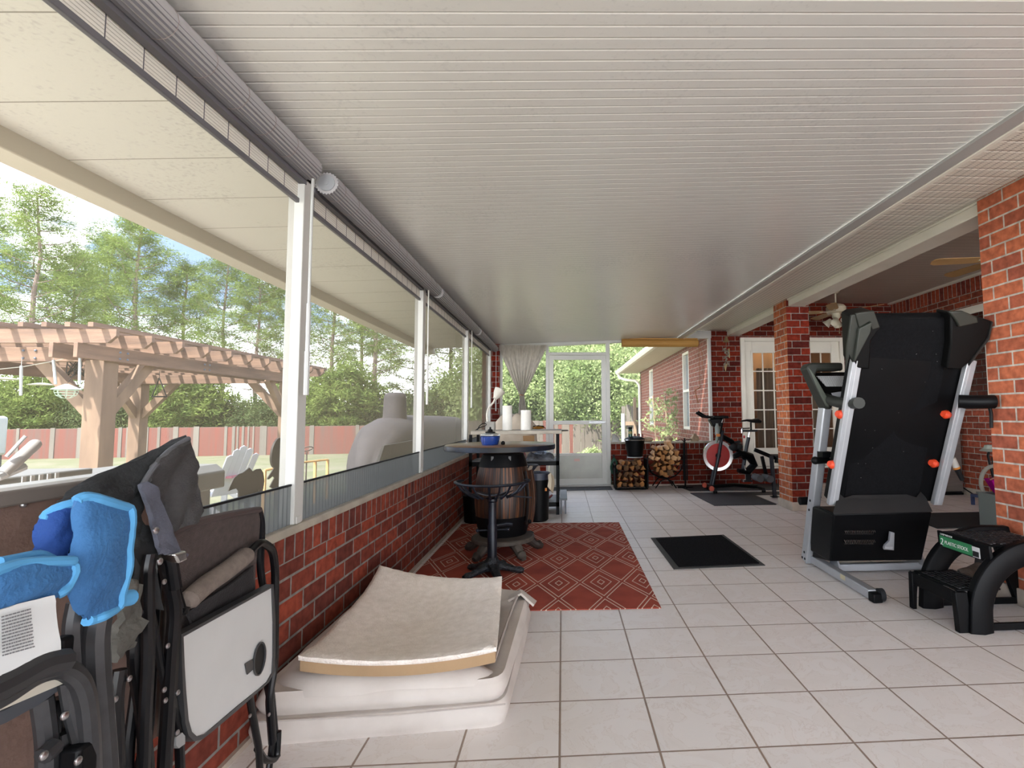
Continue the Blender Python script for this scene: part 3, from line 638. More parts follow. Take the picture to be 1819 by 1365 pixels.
fleece = mat('sherpa_fleece', srgb(244,234,224), .98, var=.05, scale=30, bump=.55, bscale=130, col2=srgb(230,219,207))
tanm = mat('tan_suede', srgb(170,140,106), .9, var=.08, scale=5, bump=.3)
dc = thing('dog_cushion', 'thick pet cushion with woolly sherpa top and tan sides on the dog bed', 'pet cushion', (-.62,2.45,.2))
A, B, C_, D = Vector((-.935,1.99,0)), Vector((-.245,1.975,0)), Vector((-.315,2.76,0)), Vector((-1.0,3.0,0))
def cq(u, v): return A*(1-u)*(1-v) + B*u*(1-v) + C_*u*v + D*(1-u)*v
def chz(u, v): return .168 + .012*v + .05*(abs(u-.45)*1.6)**2 + .03*max(0,v-.75)*4*(1-u)*.6 + .035*abs(2*v-1)**3 - .02*(1-abs(2*u-1))*(1-abs(2*v-1))*1.5
nx, ny = 34, 34; rr = random.Random(3)
def cush(th0, th1, e):
    m = MB(); top = []; bot = []
    for j in range(ny+1):
        for i in range(nx+1):
            u, v = i/nx, j/ny; p = cq(e+(1-2*e)*u, e+(1-2*e)*v); z = chz(u, v)
            ed = min(u,1-u,v,1-v)*8; rd = (1-max(0,1-ed)**2)**.5*.012
            top.append(p + Vector((0,0,z+th1+rd+rr.uniform(-.0015,.0015)))); bot.append(p + Vector((0,0,z+th0)))
    k = nx+1; o = len(top); F = []
    for j in range(ny):
        for i in range(nx):
            a = j*k+i; F += [(a,a+1,a+k+1,a+k),(o+a,o+a+k,o+a+k+1,o+a+1)]
    for i in range(nx): F += [(i,o+i,o+i+1,i+1),(ny*k+i,ny*k+i+1,o+ny*k+i+1,o+ny*k+i)]
    for j in range(ny): F += [(j*k,(j+1)*k,o+(j+1)*k,o+j*k),(j*k+nx,o+j*k+nx,o+(j+1)*k+nx,(j+1)*k+nx)]
    return m.add(top+bot, F)
cush(0, .042, 0).build('tan_gusset', tanm, dc, smooth=60)
cush(.040, .056, -.006).build('sherpa_top', fleece, dc, smooth=80)
# ------------------------------------------------------------------ barrel bar table
bt = thing('bar_table', 'whiskey barrel bar table with round wooden top on the red rug', 'table', (-.50,4.5,0))
def stave_mat():
    m, t, b = base('barrel_staves'); g = N(t, 'ShaderNodeTexCoord'); sp = N(t, 'ShaderNodeSeparateXYZ'); t.links.new(g.outputs['Object'], sp.inputs[0])
    at = N(t, 'ShaderNodeMath'); at.operation = 'ARCTAN2'; t.links.new(sp.outputs[1], at.inputs[0]); t.links.new(sp.outputs[0], at.inputs[1])
    ml = N(t, 'ShaderNodeMath'); ml.operation = 'MULTIPLY'; ml.inputs[1].default_value = 20/(2*math.pi); t.links.new(at.outputs[0], ml.inputs[0])
    fl = N(t, 'ShaderNodeMath'); fl.operation = 'FLOOR'; t.links.new(ml.outputs[0], fl.inputs[0])
    cb = N(t, 'ShaderNodeCombineXYZ'); m5 = N(t, 'ShaderNodeMath'); m5.operation = 'MULTIPLY'; m5.inputs[1].default_value = 3.5; t.links.new(ml.outputs[0], m5.inputs[0])
    t.links.new(m5.outputs[0], cb.inputs[0]); t.links.new(fl.outputs[0], cb.inputs[1]); t.links.new(sp.outputs[2], cb.inputs[2])
    nz = N(t, 'ShaderNodeTexNoise'); nz.inputs['Scale'].default_value = 1.3; nz.inputs['Detail'].default_value = 8; t.links.new(cb.outputs[0], nz.inputs[0])
    rp = N(t, 'ShaderNodeValToRGB'); e = rp.color_ramp.elements; e[0].position = .42; e[0].color = (.006,.003,.002,1); e[1].position = .70; e[1].color = (.19,.066,.018,1); x = e.new(.53); x.color = (.05,.017,.006,1)
    t.links.new(nz.outputs[0], rp.inputs[0]); t.links.new(rp.outputs[0], b.inputs['Base Color']); b.inputs['Roughness'].default_value = .5
    fr = N(t, 'ShaderNodeMath'); fr.operation = 'FRACT'; t.links.new(ml.outputs[0], fr.inputs[0]); r2 = N(t, 'ShaderNodeValToRGB'); r2.color_ramp.elements[1].position = .06; t.links.new(fr.outputs[0], r2.inputs[0])
    bp = N(t, 'ShaderNodeBump'); bp.inputs['Distance'].default_value = .006; t.links.new(r2.outputs[0], bp.inputs['Height']); t.links.new(bp.outputs[0], b.inputs['Normal'])
    return m
stv = stave_mat()
bc = (-.50, 4.5, 0)
def br_(z): return .165 + .070*(1-((z-.44)/.36)**2)
MB().lathe([(br_(z),z) for z in [.14+.65*k/20 for k in range(21)]], bc, 40).build('barrel', stv, bt)
m = MB()
for z0, z1 in ((.14,.30),(.70,.80)): m = MB(); m.lathe([(br_(z0)+.003,z0)]+[(br_(z0+(z1-z0)*k/4)+.006,z0+(z1-z0)*k/4) for k in range(5)]+[(br_(z1)+.003,z1)], bc, 40); lab(m.build('hoop_band', black, bt), 'black iron hoop band')
MB().lathe([(.0,.832),(.45,.832),(.462,.838),(.462,.874),(.452,.880),(0,.880)], (-.53,4.56,0), 56).build('tabletop', mat('stained_tabletop', srgb(118,86,64), .3, var=.25, scale=4, stretch=(1,9,1)), bt)
lab(MB().lathe([(.4622,.834),(.466,.836),(.466,.873),(.4622,.875)], (-.53,4.56,0), 56).build('table_edge', mat('dark_blue_edge', (.010,.018,.036,1), .45, var=.5, scale=6, spec=.3), bt), 'dark bluish iron edge band')
for x_ in (-.58,-.44): MB().box(x_,x_+.02,4.33,4.35,.755,.79).build('bracket', mat('dull_bracket', (.10,.10,.10,1), .6), bt)
dcm = MB()
dcm.sheet([[(-.50+math.cos(math.radians(a))*(br_(z)+.022), 4.5+math.sin(math.radians(a))*(br_(z)+.022), z) for z in (.24,.33,.42,.51,.60,.665)] for a in (-96+60,-88+60,-80+60,-72+60,-64+60)], .02)
lab(dcm.build('barrel_hatch', stv, bt), 'hatch made of staves standing slightly proud on the right')
MB().tube([(-.335,4.38,.26),(-.285,4.36,.262)], .007).ball((-.27,4.355,.262), .016).build('tap_knob', black, bt)
gw = mat('weathered_grey_wood', srgb(82,74,66), .75, var=.22, scale=6, stretch=(1,6,1))
MB().lathe([(0,.105),(.245,.105),(.255,.112),(.255,.135),(.245,.142),(0,.142)], (-.49,4.42,0), 40).build('round_plinth', gw, bt)
for i, a in enumerate((235, 305, 18, 90, 162)):
    c, s_ = math.cos(math.radians(a)), math.sin(math.radians(a)); o = Vector((-.49,4.42,0))
    P = [(.15,.105),(.21,.095),(.245,.07),(.27,.045),(.30,.038),(.335,.022)]
    m = MB().tube([o + Vector((c*r_,s_*r_,z)) for r_, z in P], [.036,.044,.038,.032,.038,.020], 10, flat=1.0)
    m.build('leg', gw if i != 2 else mat('dark_foot', (.03,.02,.015,1), .6), bt)
    MB().tube([o + Vector((c*.08,s_*.08,.09)), o + Vector((c*.24,s_*.24,.088))], .012).build('iron_strap', black, bt)
bt.location.z = .0075
# blue glass jar on the table
bluem, t_, b_ = base('blue_ribbed_glass'); b_.inputs['Base Color'].default_value = (.02,.07,.35,1); b_.inputs['Roughness'].default_value = .08; b_.inputs['Transmission Weight'].default_value = .55; b_.inputs['IOR'].default_value = 1.45
clearm, t_, b_ = base('clear_glass'); b_.inputs['Base Color'].default_value = (.75,.78,.76,1); b_.inputs['Roughness'].default_value = .08; b_.inputs['Transmission Weight'].default_value = .8
j = thing('glass_jar', 'cobalt blue ribbed glass jar with black lid knob on the barrel table', 'jar', (-.60,4.42,.88))
m = MB(); n = 40; vs = []; prof = [(.0,.003),(.058,0),(.066,.012),(.074,.045),(.078,.078),(.074,.080),(.07,.05),(.06,.015),(0,.01)]
for r_, z in prof:
    for k in range(n):
        a = 2*math.pi*k/n; q = r_*(1+.03*(k % 2)); vs.append((-.60+q*math.cos(a), 4.42+q*math.sin(a), .881+z))
m.add(vs, [(i*n+k, i*n+(k+1)%n, (i+1)*n+(k+1)%n, (i+1)*n+k) for i in range(len(prof)-1) for k in range(n)]).build('jar_body', bluem, j, smooth=20)
MB().lathe([(.078,.962),(.082,.966),(.082,.974),(.05,.985),(.038,.988)], (-.60,4.42,0), 30).build('glass_rim', clearm, j)
MB().lathe([(.0,.984),(.040,.985),(.042,.995),(.022,1.0),(.018,1.015),(.008,1.018),(.007,1.035),(.0,1.036)], (-.60,4.42,0), 20).build('lid_knob', blackp, j)
r = MB().ball((-.495,4.43,.900), .017, sc=(1,1,1.1)).build('lighter', blackp); tag(r, 'small black lighter knob standing beside the blue jar', 'lighter')
# ------------------------------------------------------------------ tractor seat stools
iron = mat('cast_iron_blue_black', (.008,.012,.022,1), .45, .2, var=.35, scale=14)
def tractor_stool(x, y, rot, label, base_seen=True):
    t = thing('bar_stool', label, 'stool', (x,y,0), 'tractor seat bar stools')
    c, s_ = math.cos(rot), math.sin(rot)
    T = lambda a, b, z: (x + a*c - b*s_, y + a*s_ + b*c, z)
    if base_seen:
        for k in range(5):
            a = math.radians(-70 + 72*k); u = Vector((math.cos(a), math.sin(a), 0)); o = Vector((x,y,0))
            m = MB().tube([o+u*.02+Vector((0,0,.06)), o+u*.09+Vector((0,0,.045)), o+u*.16+Vector((0,0,.024)), o+u*.20+Vector((0,0,.018)), o+u*.225+Vector((0,0,.014))], [.04,.034,.026,.030,.018], 10, flat=.8)
            m.build('foot', mat('cast_iron_scrollwork', (.035,.042,.052,1), .5, .3, var=.6, scale=45, bump=1, bscale=80) if k == 0 else bpy.data.materials['cast_iron_scrollwork'], t)
        MB().lathe([(.0,.02),(.07,.03),(.062,.075),(.045,.10),(.036,.115),(0,.115)], (x,y,0), 24).build('hub', bpy.data.materials['cast_iron_scrollwork'], t)
    MB().lathe([(0,.11),(.034,.11),(.034,.33),(.028,.345),(.028,.50),(.036,.51),(.036,.525),(.05,.530),(0,.532)], (x,y,0), 20).build('pole', iron, t)
    MB().tube([T(-.11,.03,.295), T(.11,.03,.30)], .006).ball(T(.11,.03,.30), .014).ball(T(-.11,.03,.295), .014).tube([T(.0,.0,.33), T(.10,.05,.335), T(.14,.05,.33)], .013).build('footrest_clamp', iron, t)
    # pan seat with open slats and a raised rim
    m = MB(); rows = []
    for i in range(9):
        q = i/8; rows.append([T(u*(.135-.03*q), .17 - q*.27, .530 + .026*u*u + .03*q*q) for u in [-1+2*k/18 for k in range(19)]])
    m.sheet(rows, .006).build('seat_pan', iron, t)
    R = []
    for k in range(29):
        a = math.radians(150 + 240*k/28); R.append(T(.262*math.cos(a), .0+.20*math.sin(a), .640 + .010*abs(math.cos(a))**3))
    MB().tube(R, [.008]+[.012]*27+[.008], 8, flat=.8).build('seat_rim', iron, t)
    for k in range(11):
        i = 2 + int(2.4*k); i = min(i, 26); p = Vector(R[i]); aa = math.radians(150+240*i/28)
        q = Vector(T(.125*math.cos(aa), .0+.11*math.sin(aa), .542))
        MB().tube([p, p*.62+q*.38+Vector((0,0,-.022)), p*.25+q*.75+Vector((0,0,-.014)), q], [.008,.007,.008,.012], 6).build('seat_slat', iron, t)
    MB().tube([T(.05,.0,.55),T(.28,.02,.525)], .006).build('height_lever', iron, t)
    t.location.z = .0075
    return t
tractor_stool(-.505, 3.86, 0, 'cast iron tractor seat bar stool on the near side of the barrel table')
tractor_stool(-.50, 5.02, math.pi, 'cast iron tractor seat bar stool hidden behind the barrel table')
# ------------------------------------------------------------------ prep cart behind the table
ct = thing('utility_cart', 'black metal shelf cart with pale wooden top behind the barrel table', 'cart', (-.53,6.4,0))
cx0, cx1, cy0, cy1 = -1.06, -.04, 6.06, 6.62
pale = mat('whitewashed_board', srgb(178,168,152), .6, var=.2, scale=5, stretch=(1,8,1))
box(cx0+.02,cx1+.03,cy0-.01,cy1,.915,.955).build('worktop', pale, ct, bevel=.004)
MB().prism([(cx1+.03,6.25,.935),(cx1+.11,6.35,.935),(cx1+.11,6.5,.935),(cx1+.03,6.6,.935)], (0,0,.012)).build('side_flap', mat('dark_board', (.1,.08,.06,1), .7), ct)
for a, b in ((cx0,cy0),(cx1-.035,cy0),(cx0,cy1-.035),(cx1-.035,cy1-.035)):
    m = MB().box(a,a+.035,b,b+.004,0,.915)
    m.box(a if a < -.5 else a+.031, a+.004 if a < -.5 else a+.035, b, b+.035, 0, .915); m.build('leg', black, ct)
for z, th in ((.555,.05),(.09,.05)):
    MB().box(cx0,cx1,cy0,cy0+.012,z,z+th).box(cx0,cx1,cy1-.012,cy1,z,z+th).box(cx1-.012,cx1,cy0,cy1,z,z+th).box(cx0,cx0+.012,cy0,cy1,z,z+th).build('shelf_rail', black, ct)
    box(cx0+.005,cx1-.005,cy0+.005,cy1-.005,z+th-.006,z+th+.004).build('shelf_board', mat('grey_shelf', srgb(116,116,116), .5), ct)
def roll(x, y, z, h, r, label):
    t = thing('paper_towel_roll', label, 'paper towel', (x,y,z), 'paper towel rolls on the cart')
    MB().lathe([(.02,0),(r,0),(r+.001,.004),(r+.001,h-.004),(r,h),(.02,h),(.02,0)], (x,y,z), 32).build('paper', mat('paper_towel', srgb(226,222,214), .9, var=.03, bump=.15, scale=30), t)
    MB().lathe([(.017,.001),(.019,.001),(.019,h+.001),(.017,h+.001),(.017,.001)], (x,y,z), 20).build('cardboard_core', mat('cardboard', srgb(170,140,100), .9), t)
roll(-.655,6.30,.956,.29,.056, 'taller paper towel roll standing on the left of the cart top')
roll(-.43,6.24,.956,.235,.060, 'shorter paper towel roll standing on the right of the cart top')
lp = thing('desk_lamp', 'white gooseneck desk lamp on the left end of the cart top', 'lamp', (-.84,6.2,.956))
lw = mat('lamp_white', srgb(198,192,180), .4, var=.05)
box(-.895,-.785,6.15,6.26,.956,1.06).build('lamp_base', mat('lamp_grey', srgb(150,146,138), .5), lp, bevel=.01)
MB().tube(rnd_path([(-.875,6.2,1.06),(-.885,6.2,1.14),(-.865,6.2,1.22),(-.80,6.2,1.29),(-.785,6.2,1.35)], .1, 6), .011, 10).build('gooseneck', lw, lp)
MB().lathe([(.0,-.075),(.025,-.07),(.03,-.05),(.034,-.045),(.055,.0),(.066,.05),(.062,.052),(.05,0),(.0,-.03)], (-.755,6.2,1.385), 24, Matrix.Rotation(math.radians(28),3,'Y') @ Matrix.Rotation(math.radians(-20),3,'X')).build('lamp_shade', lw, lp)
MB().ball((-.74,6.19,1.41), .028).build('bulb', mat('bulb', srgb(225,220,205), .3), lp)
r = MB().tube(rnd_path([(-.98,6.13,.965),(-.95,6.12,1.02),(-.90,6.12,1.045),(-.87,6.12,1.03),(-.89,6.12,1.01),(-.95,6.12,.995),(-1.0,6.14,.965)], .03, 4), .005, 6).build('power_cable', blackp); tag(r, 'black cable loop lying on the left end of the cart top', 'cable')
def drape(name, x0, x1, y0, y1, z0, hf, m_, n=18, seed=2):
    rr = random.Random(seed); rows = []
    for j_ in range(n+1):
        row = []
        for i_ in range(n+1):
            u, v = i_/n, j_/n; e = min(u,1-u,v,1-v)*6; h = hf(u,v)*(min(1,e)**.5) + rr.uniform(-.006,.006)*(1 if e > 0 else 0)
            row.append((x0+(x1-x0)*u, y0+(y1-y0)*v, z0+max(.004,h)))
        rows.append(row)
    return MB().sheet(rows, .004, vec=(0,0,-.003)).build(name, m_, smooth=60)
canvas = mat('beige_canvas', srgb(200,184,164), .9, var=.1, scale=4, bump=.3)
gc = thing('covered_grill', 'low grill under a beige canvas cover behind the cart', 'covered grill', (-.55,7.3,0))
m = MB(); n = 36; vs = []; rr = random.Random(8)
lev = [(.0,1.0,.66,.34),(.3,1.0,.62,.33),(.62,1.0,.56,.32),(.86,1.0,.53,.31),(.98,.98,.50,.28),(1.09,.8,.34,.2),(1.13,.5,.2,.1)]
for z, s_, a, b in lev:
    for k in range(n):
        th = 2*math.pi*k/n; cc, ss = math.cos(th), math.sin(th); q = 1/max(abs(cc),abs(ss))**.75
        w = 1 + .045*math.sin(k*2.1)*(1-z*.6); vs.append((-.66+a*cc*q*w*.56, 7.3+b*ss*q*w, z+ (.03*math.sin(k*.7) if z > .6 else 0)))
m.add(vs, [(i*n+k, i*n+(k+1)%n, (i+1)*n+(k+1)%n, (i+1)*n+k) for i in range(len(lev)-1) for k in range(n)] + [tuple(range(n))[::-1], tuple((len(lev)-1)*n+k for k in range(n))])
m.build('cover', canvas, gc, smooth=70)
if 1: a=-.52; MB().sheet([[(a,6.965,.86),(a+.09,6.965,.86),(a+.15,6.965,.86)],[(a+.01,6.95,.76),(a+.1,6.94,.76),(a+.15,6.95,.76)]], .01).build('cover_flap', mat('tan_lining', srgb(168,130,90), .9), gc)
r = thing('sunglasses', 'dark wraparound sunglasses lying at the right end of the cart top', 'sunglasses', (-.27,6.2,.956))
MB().tube([(-.335,6.14,.985),(-.30,6.12,.99),(-.26,6.125,.99),(-.22,6.15,.985)], [.012,.022,.022,.012], 8).build('lens', mat('amber_lens', (.16,.07,.01,1), .15), r)
MB().tube([(-.335,6.14,.99),(-.35,6.22,.975)], .005).tube([(-.22,6.15,.99),(-.20,6.23,.975)], .005).tube([(-.34,6.13,1.0),(-.28,6.10,1.008),(-.215,6.14,1.0)], .006).build('frame', blackp, r)
bagm = mat('plastic_bag', (.09,.095,.11,1), .25, var=.8, scale=14, bump=.5, col2=(.012,.012,.014,1))
r = drape('plastic_bag', -.42,-.10,6.10,6.5,.612, lambda u,v: .075+.05*math.sin(u*7+1)*math.cos(v*5)*.6, bagm); tag(r, 'glossy black and white plastic bag on the middle shelf of the cart', 'bag')
r = drape('dish_cloth', -.58,-.43,6.10,6.4,.612, lambda u,v: .05+.03*math.sin(u*9), mat('red_white_cloth', srgb(200,190,188), .9, var=.5, scale=25, col2=srgb(170,40,50))); tag(r, 'crumpled red and white cloth on the cart middle shelf', 'cloth')
bn = thing('waste_bin', 'slim black bin with a bag over the rim, standing right of the barrel', 'bin', (-.27,5.68,0))
MB().lathe([(0,0),(.10,0),(.115,.015),(.13,.50),(.125,.505),(.11,.49),(.09,.02),(0,.015)], (-.27,5.76,0), 24).build('bin_body', blackp, bn)
MB().lathe([(.131,.44),(.134,.51),(.126,.515),(.12,.50)], (-.27,5.76,0), 24).build('rim_bag', mat('grey_liner', srgb(52,58,72), .4), bn)
MB().sheet([[(-.155,5.6,.50),(-.13,5.62,.52),(-.10,5.68,.47)],[(-.15,5.6,.44),(-.12,5.6,.45),(-.09,5.66,.40)],[(-.16,5.6,.38),(-.13,5.6,.34),(-.11,5.66,.30)]], .006).build('bag_corner', mat('cream_liner', srgb(190,176,150), .5), bn)
box(-.185,-.165,5.55,5.565,.34,.37).build('orange_tag', mat('orange_tag', srgb(220,130,40), .5), bn)
r = MB().lathe([(0,0),(.11,0),(.12,.01),(.135,.28),(.13,.285),(.118,.27),(.1,.015),(0,.012)], (-.93,5.75,0), 24).build('waste_bin', blackp); tag(r, 'black round tub on the floor between the barrel and the knee wall', 'bin')
r = MB().box(-.034,.05,6.02,6.75,.165,.185).box(-.03,-.01,6.1,6.12,0,.165).box(.02,.04,6.1,6.12,0,.165).box(.02,.04,6.7,6.72,0,.165).box(-.03,-.01,6.7,6.72,0,.165).build('low_bench', mat('grey_board', srgb(104,106,110), .5, var=.08), bevel=.004); tag(r, 'low grey board step sticking out beyond the cart toward the screen door', 'bench')
tg = thing('multi_tool', 'small folding multi tool lying open on the cart bottom shelf', 'tool', (-.16,6.2,.147))
MB().tube([(-.22,6.14,.151),(-.15,6.2,.16)], [.006,.012], 6).build('tool_blade', silver, tg)
MB().tube([(-.17,6.18,.161),(-.13,6.25,.187)], .013, 6).tube([(-.16,6.2,.175),(-.12,6.2,.205)], .01, 6).build('tool_handle', mat('tool_red', (.25,.03,.03,1), .4, var=.4, scale=40), tg)
# ------------------------------------------------------------------ treadmill, folded upright
tm = thing('treadmill', 'folded treadmill with black deck standing upright and silver rails beside the brick pillar', 'treadmill', (2.25,3.6,0))
def dkp(x, y, off=0.0):
    # point on the front face of the leaning deck; the top leans 0.45 m toward the viewer
    return PY(x, y, 3.05 + (y-560)/340*.45 + off)
def dpoly(pts, off, th): return MB().prism([dkp(x, y, off) for x, y in pts], (0, th*.92, th*.38))
dpoly([(1474,893),(1668,891),(1728,610),(1712,562),(1530,566)], .035, .09).build('deck', blackp, tm, bevel=.006)
belt = mat('treadmill_belt', (.005,.005,.006,1), .8, var=.25, scale=60, bump=.25, spec=.1)
rows = []
for i in range(21):
    t = i/20; l = Vector((1500+48*t, 886-316*t, 0)); r_ = Vector((1630+64*t, 886-318*t, 0)); q = [l+(r_-l)*k/4 for k in range(5)]
    rows.append([dkp(p.x, p.y, .028) for p in q])
edge_ = rows[-1]
for q in range(1,9):
    a = math.pi*q/8; rows.append([p + Vector((0,.045*(1-math.cos(a)),.040*math.sin(a)+.015*(1-math.cos(a)))) for p in edge_])
MB().sheet(rows, .004).build('running_belt', belt, tm, smooth=60)
m = MB(); rq = random.Random(31)
for k in range(14):
    u, v = rq.uniform(.1,.9), rq.uniform(.1,.95); c = dkp(1500+48*v+(130+16*v)*u, 886-316*v, .0235); m.tube([c, c+Vector((rq.uniform(.002,.006),0,rq.uniform(-.004,.004)))], .0015, 5)
m.build('belt_flecks', mat('grey_flecks', (.12,.12,.12,1), .8), tm, kind='stuff')
for pa, pb in (((1478,896),(1530,585)),((1663,896),(1724,640))):
    MB().beam(dkp(*pa, .0), dkp(*pb, .0), .062, .04, up=(0,-1,.4)).build('side_rail', silver, tm, bevel=.005)
    MB().beam(dkp(pa[0]+2, pa[1], -.022), dkp(pb[0]+2, pb[1], -.022), .006, .005, up=(0,-1,.4)).build('rail_glint_strip', mat('rail_highlight', srgb(206,208,210), .3, .3), tm)  # thin pale strip paints a highlight down the rail
for px_, py_, d_ in ((1679,738,-1),(1657,825,-1),(1491,738,-1),(1477,827,-1)):
    p = dkp(px_+6, py_, .02); e_ = dkp(px_-4, py_-3, .01)
    lab(MB().tube([p, (p+e_)/2, e_], [.022,.030,.020], 12).build('cushion_bumper', mat('orange_rubber', srgb(214,66,30), .5), tm), 'orange rubber bumper')
capm = mat('olive_grey_plastic', (.016,.018,.013,1), .5, var=.1)
capd = mat('end_cap_dark_plastic', (.004,.004,.004,1), .5, spec=.15)  # near-black plastic, also on the console and microwave door
dpoly([(1514,562),(1523,557),(1553,553),(1564,583),(1548,606),(1545,657),(1523,655),(1517,642)], -.03, .14).build('end_cap', capd, tm, bevel=.010)
dpoly([(1689,556),(1738,563),(1763,571),(1755,600),(1722,645),(1707,657),(1682,656),(1689,610)], -.03, .14).build('end_cap', capd, tm, bevel=.010)
dpoly([(1520,557),(1553,552),(1564,582),(1549,587),(1545,572),(1526,583)], -.045, .02).build('cap_cover', capm, tm, bevel=.006)
dpoly([(1513,560),(1523,559),(1527,583),(1516,645),(1509,632),(1503,660),(1505,620)], -.035, .02).build('cap_side', capm, tm, bevel=.004)
dpoly([(1527,584),(1549,573),(1547,590),(1518,645)], -.06, .025).build('cap_fin', mat('olive_fin', (.030,.034,.027,1), .5), tm, bevel=.004)
dpoly([(1686,554),(1711,553),(1736,563),(1739,574),(1704,582),(1699,571)], -.05, .03).build('cap_cover', capm, tm, bevel=.008)
dpoly([(1756,600),(1722,646),(1722,650),(1758,603),(1764,573),(1762,571)], -.036, .01).build('cap_ridge', mat('cap_ridge_plastic', (.02,.021,.02,1), .4), tm)
# motor housing underside
def q3(*pts): return [PY(x, y, Y_) for x, y, Y_ in pts]
F0 = q3((1481,914,3.40),(1657,910,3.40),(1638,996,3.58),(1474,998,3.58))
m = MB().add(F0 + [p+Vector((0,.30,.0)) for p in F0], [(0,1,2,3),(7,6,5,4),(0,4,5,1),(1,5,6,2),(2,6,7,3),(3,7,4,0)]); m.build('motor_pan', blackp, tm, bevel=.010)
L0 = q3((1481,914,3.395),(1657,910,3.395),(1646,887,3.47),(1637,877,3.49),(1629,887,3.47),(1612,882,3.48),(1516,883,3.48),(1501,888,3.47),(1491,879,3.49),(1487,892,3.46))
MB().prism(L0, (0,.008,.012)).build('pan_lip', mat('satin_black_plastic', (.018,.018,.0185,1), .45, spec=.4), tm, bevel=.003)
S0 = q3((1455,900,3.62),(1480,912,3.42),(1473,997,3.60),(1443,990,3.86)); MB().prism(S0, (.012,0,0)).build('pan_side', blackp, tm, bevel=.004)
for zz in (945,963):
    a_, b_ = PY(1498, zz, 3.475+(zz-945)*.0015), PY(1552, zz, 3.475+(zz-945)*.0015); pts = []
    for k in range(141): an = 2*math.pi*k/8; c = a_ + (b_-a_)*k/140; pts.append(c + Vector((0,.016*math.cos(an),.016*math.sin(an))))
    MB().tube(pts, .0028, 5).build('lift_spring', mat('oiled_spring', (.12,.11,.10,1), .35, .8), tm)
m = MB(); m.prism(q3((1569,975,3.50),(1585,977,3.50),(1586,946,3.45),(1579,944,3.45),(1577,960,3.47),(1569,968,3.49)), (0,-.02,0)).tube(q3((1570,973,3.475),(1584,974,3.475)), .014, 12); m.build('lift_bracket', silver, tm, bevel=.002)
# ground frame
for xx, y1 in ((1.865,3.14),(2.60,3.20)):
    MB().beam((xx,3.98,.045),(xx,y1,.035), .055, .055).build('base_rail', silver, tm, bevel=.006)
    MB().box(xx-.03,xx+.03,y1-.055,y1+.005,.0,.055).build('rail_foot', blackp, tm, bevel=.008)
    MB().tube([(xx+.02,y1-.02,.038),(xx+.05,y1-.02,.038)], .038, 20).build('transport_wheel', darkgrey, tm)
box(1.8369,1.8375,3.40,3.46,.035,.065).build('warning_sticker', mat('sticker_white_yellow', srgb(216,206,168), .6), tm)
MB().beam((1.89,3.70,.035),(2.60,3.70,.035), .05, .05).beam((1.89,3.9,.075),(2.5,3.9,.075), .04, .04).build('cross_member', silver, tm, bevel=.005)
for xx in (1.91,2.545):
    MB().prism([(xx,3.74,.05),(xx,3.60,.05),(xx,3.70,.19)], (.012 if xx < 2 else -.012,0,0)).build('gusset', silver, tm)
# uprights, console and handlebars
for xx, xt in ((1.835,1.83),(2.62,2.60)):
    a, b = Vector((xx,3.93,.02)), Vector((xt,3.55,1.20)); MB().beam(a, b, .06, .085, up=(0,1,.3)).build('upright', silver, tm, bevel=.008)
    m = MB()
    for t, dy in ((.02,-.02),(.02,.02),(.06,0),(.34,0),(.40,0)): p = a+(b-a)*t; m.tube([p+Vector((-.033,dy,0)), p+Vector((-.029,dy,0))], .009, 10)
    lab(m.build('bolts', blackp, tm, kind='stuff'), 'black bolt heads')
MB().tube([(1.76,3.58,.80),(1.86,3.60,.80)], [.026,.022], 14).ball((1.755,3.58,.80), .028).box(1.80,1.87,3.56,3.64,.82,.86).build('storage_knob', blackp, tm)
MB().tube([(1.86,3.6,.80),(1.93,3.62,.795)], .010).build('latch_pin', chrome, tm)
MB().tube([(1.78,3.9,.47),(1.86,3.9,.47)], .03, 14).build('pivot_knob', blackp, tm)
g = MB(); gm_ = mat('console_grip', (.014,.016,.012,1), .55, var=.1)
def ctube(P, w, h, nm, m_):
    # rounded-box section swept along a path
    q = [Vector(p) for p in P]; rows = []
    mb = MB(); rs = []
    mb.tube(q, w, 12, flat=h/w); return mb.build(nm, m_, tm, smooth=60)
g = MB(); g.prism([(1.672,3.60,1.44),(1.70,3.60,1.475),(1.93,3.60,1.475),(1.93,3.60,1.42),(1.75,3.60,1.42),(1.73,3.60,1.38),(1.80,3.60,1.25),(1.86,3.60,1.20),(1.83,3.60,1.15),(1.80,3.60,1.16),(1.76,3.60,1.24)], (0,-.12,0)).build('console_surround', gm_, tm, bevel=.014)
lab(MB().prism([(1.678,3.475,1.438),(1.705,3.475,1.41),(1.80,3.475,1.235),(1.81,3.475,1.17),(1.79,3.475,1.175),(1.74,3.475,1.28)], (0,-.012,0)).build('console_edge', mat('pale_olive_edge', (.06,.07,.052,1), .5), tm, bevel=.004), 'pale olive edge of the console')
MB().prism([(1.73,3.62,1.42),(2.62,3.62,1.42),(2.62,3.53,1.25),(1.80,3.53,1.25)], (0,.03,0)).build('console', capd, tm, bevel=.008)
vt = ribs('console_vents', srgb(176,178,180), .010, 0, 0, .004, .4, line=(.06,.06,.06,1), width=.3)
MB().prism([(1.755,3.52,1.385),(1.95,3.52,1.385),(1.95,3.48,1.31),(1.80,3.48,1.31)], (0,-.01,0)).build('speaker_grille', vt, tm)
MB().prism([(1.83,3.47,1.265),(1.94,3.47,1.28),(1.94,3.47,1.245),(1.85,3.47,1.225)], (0,-.01,0)).build('console_panel', silver, tm)
ctube([(1.80,3.58,1.245),(1.82,3.50,1.225),(1.835,3.40,1.20),(1.845,3.28,1.19),(1.85,3.20,1.19),(1.85,3.17,1.19)], .040, .036, 'handlebar', gm_)
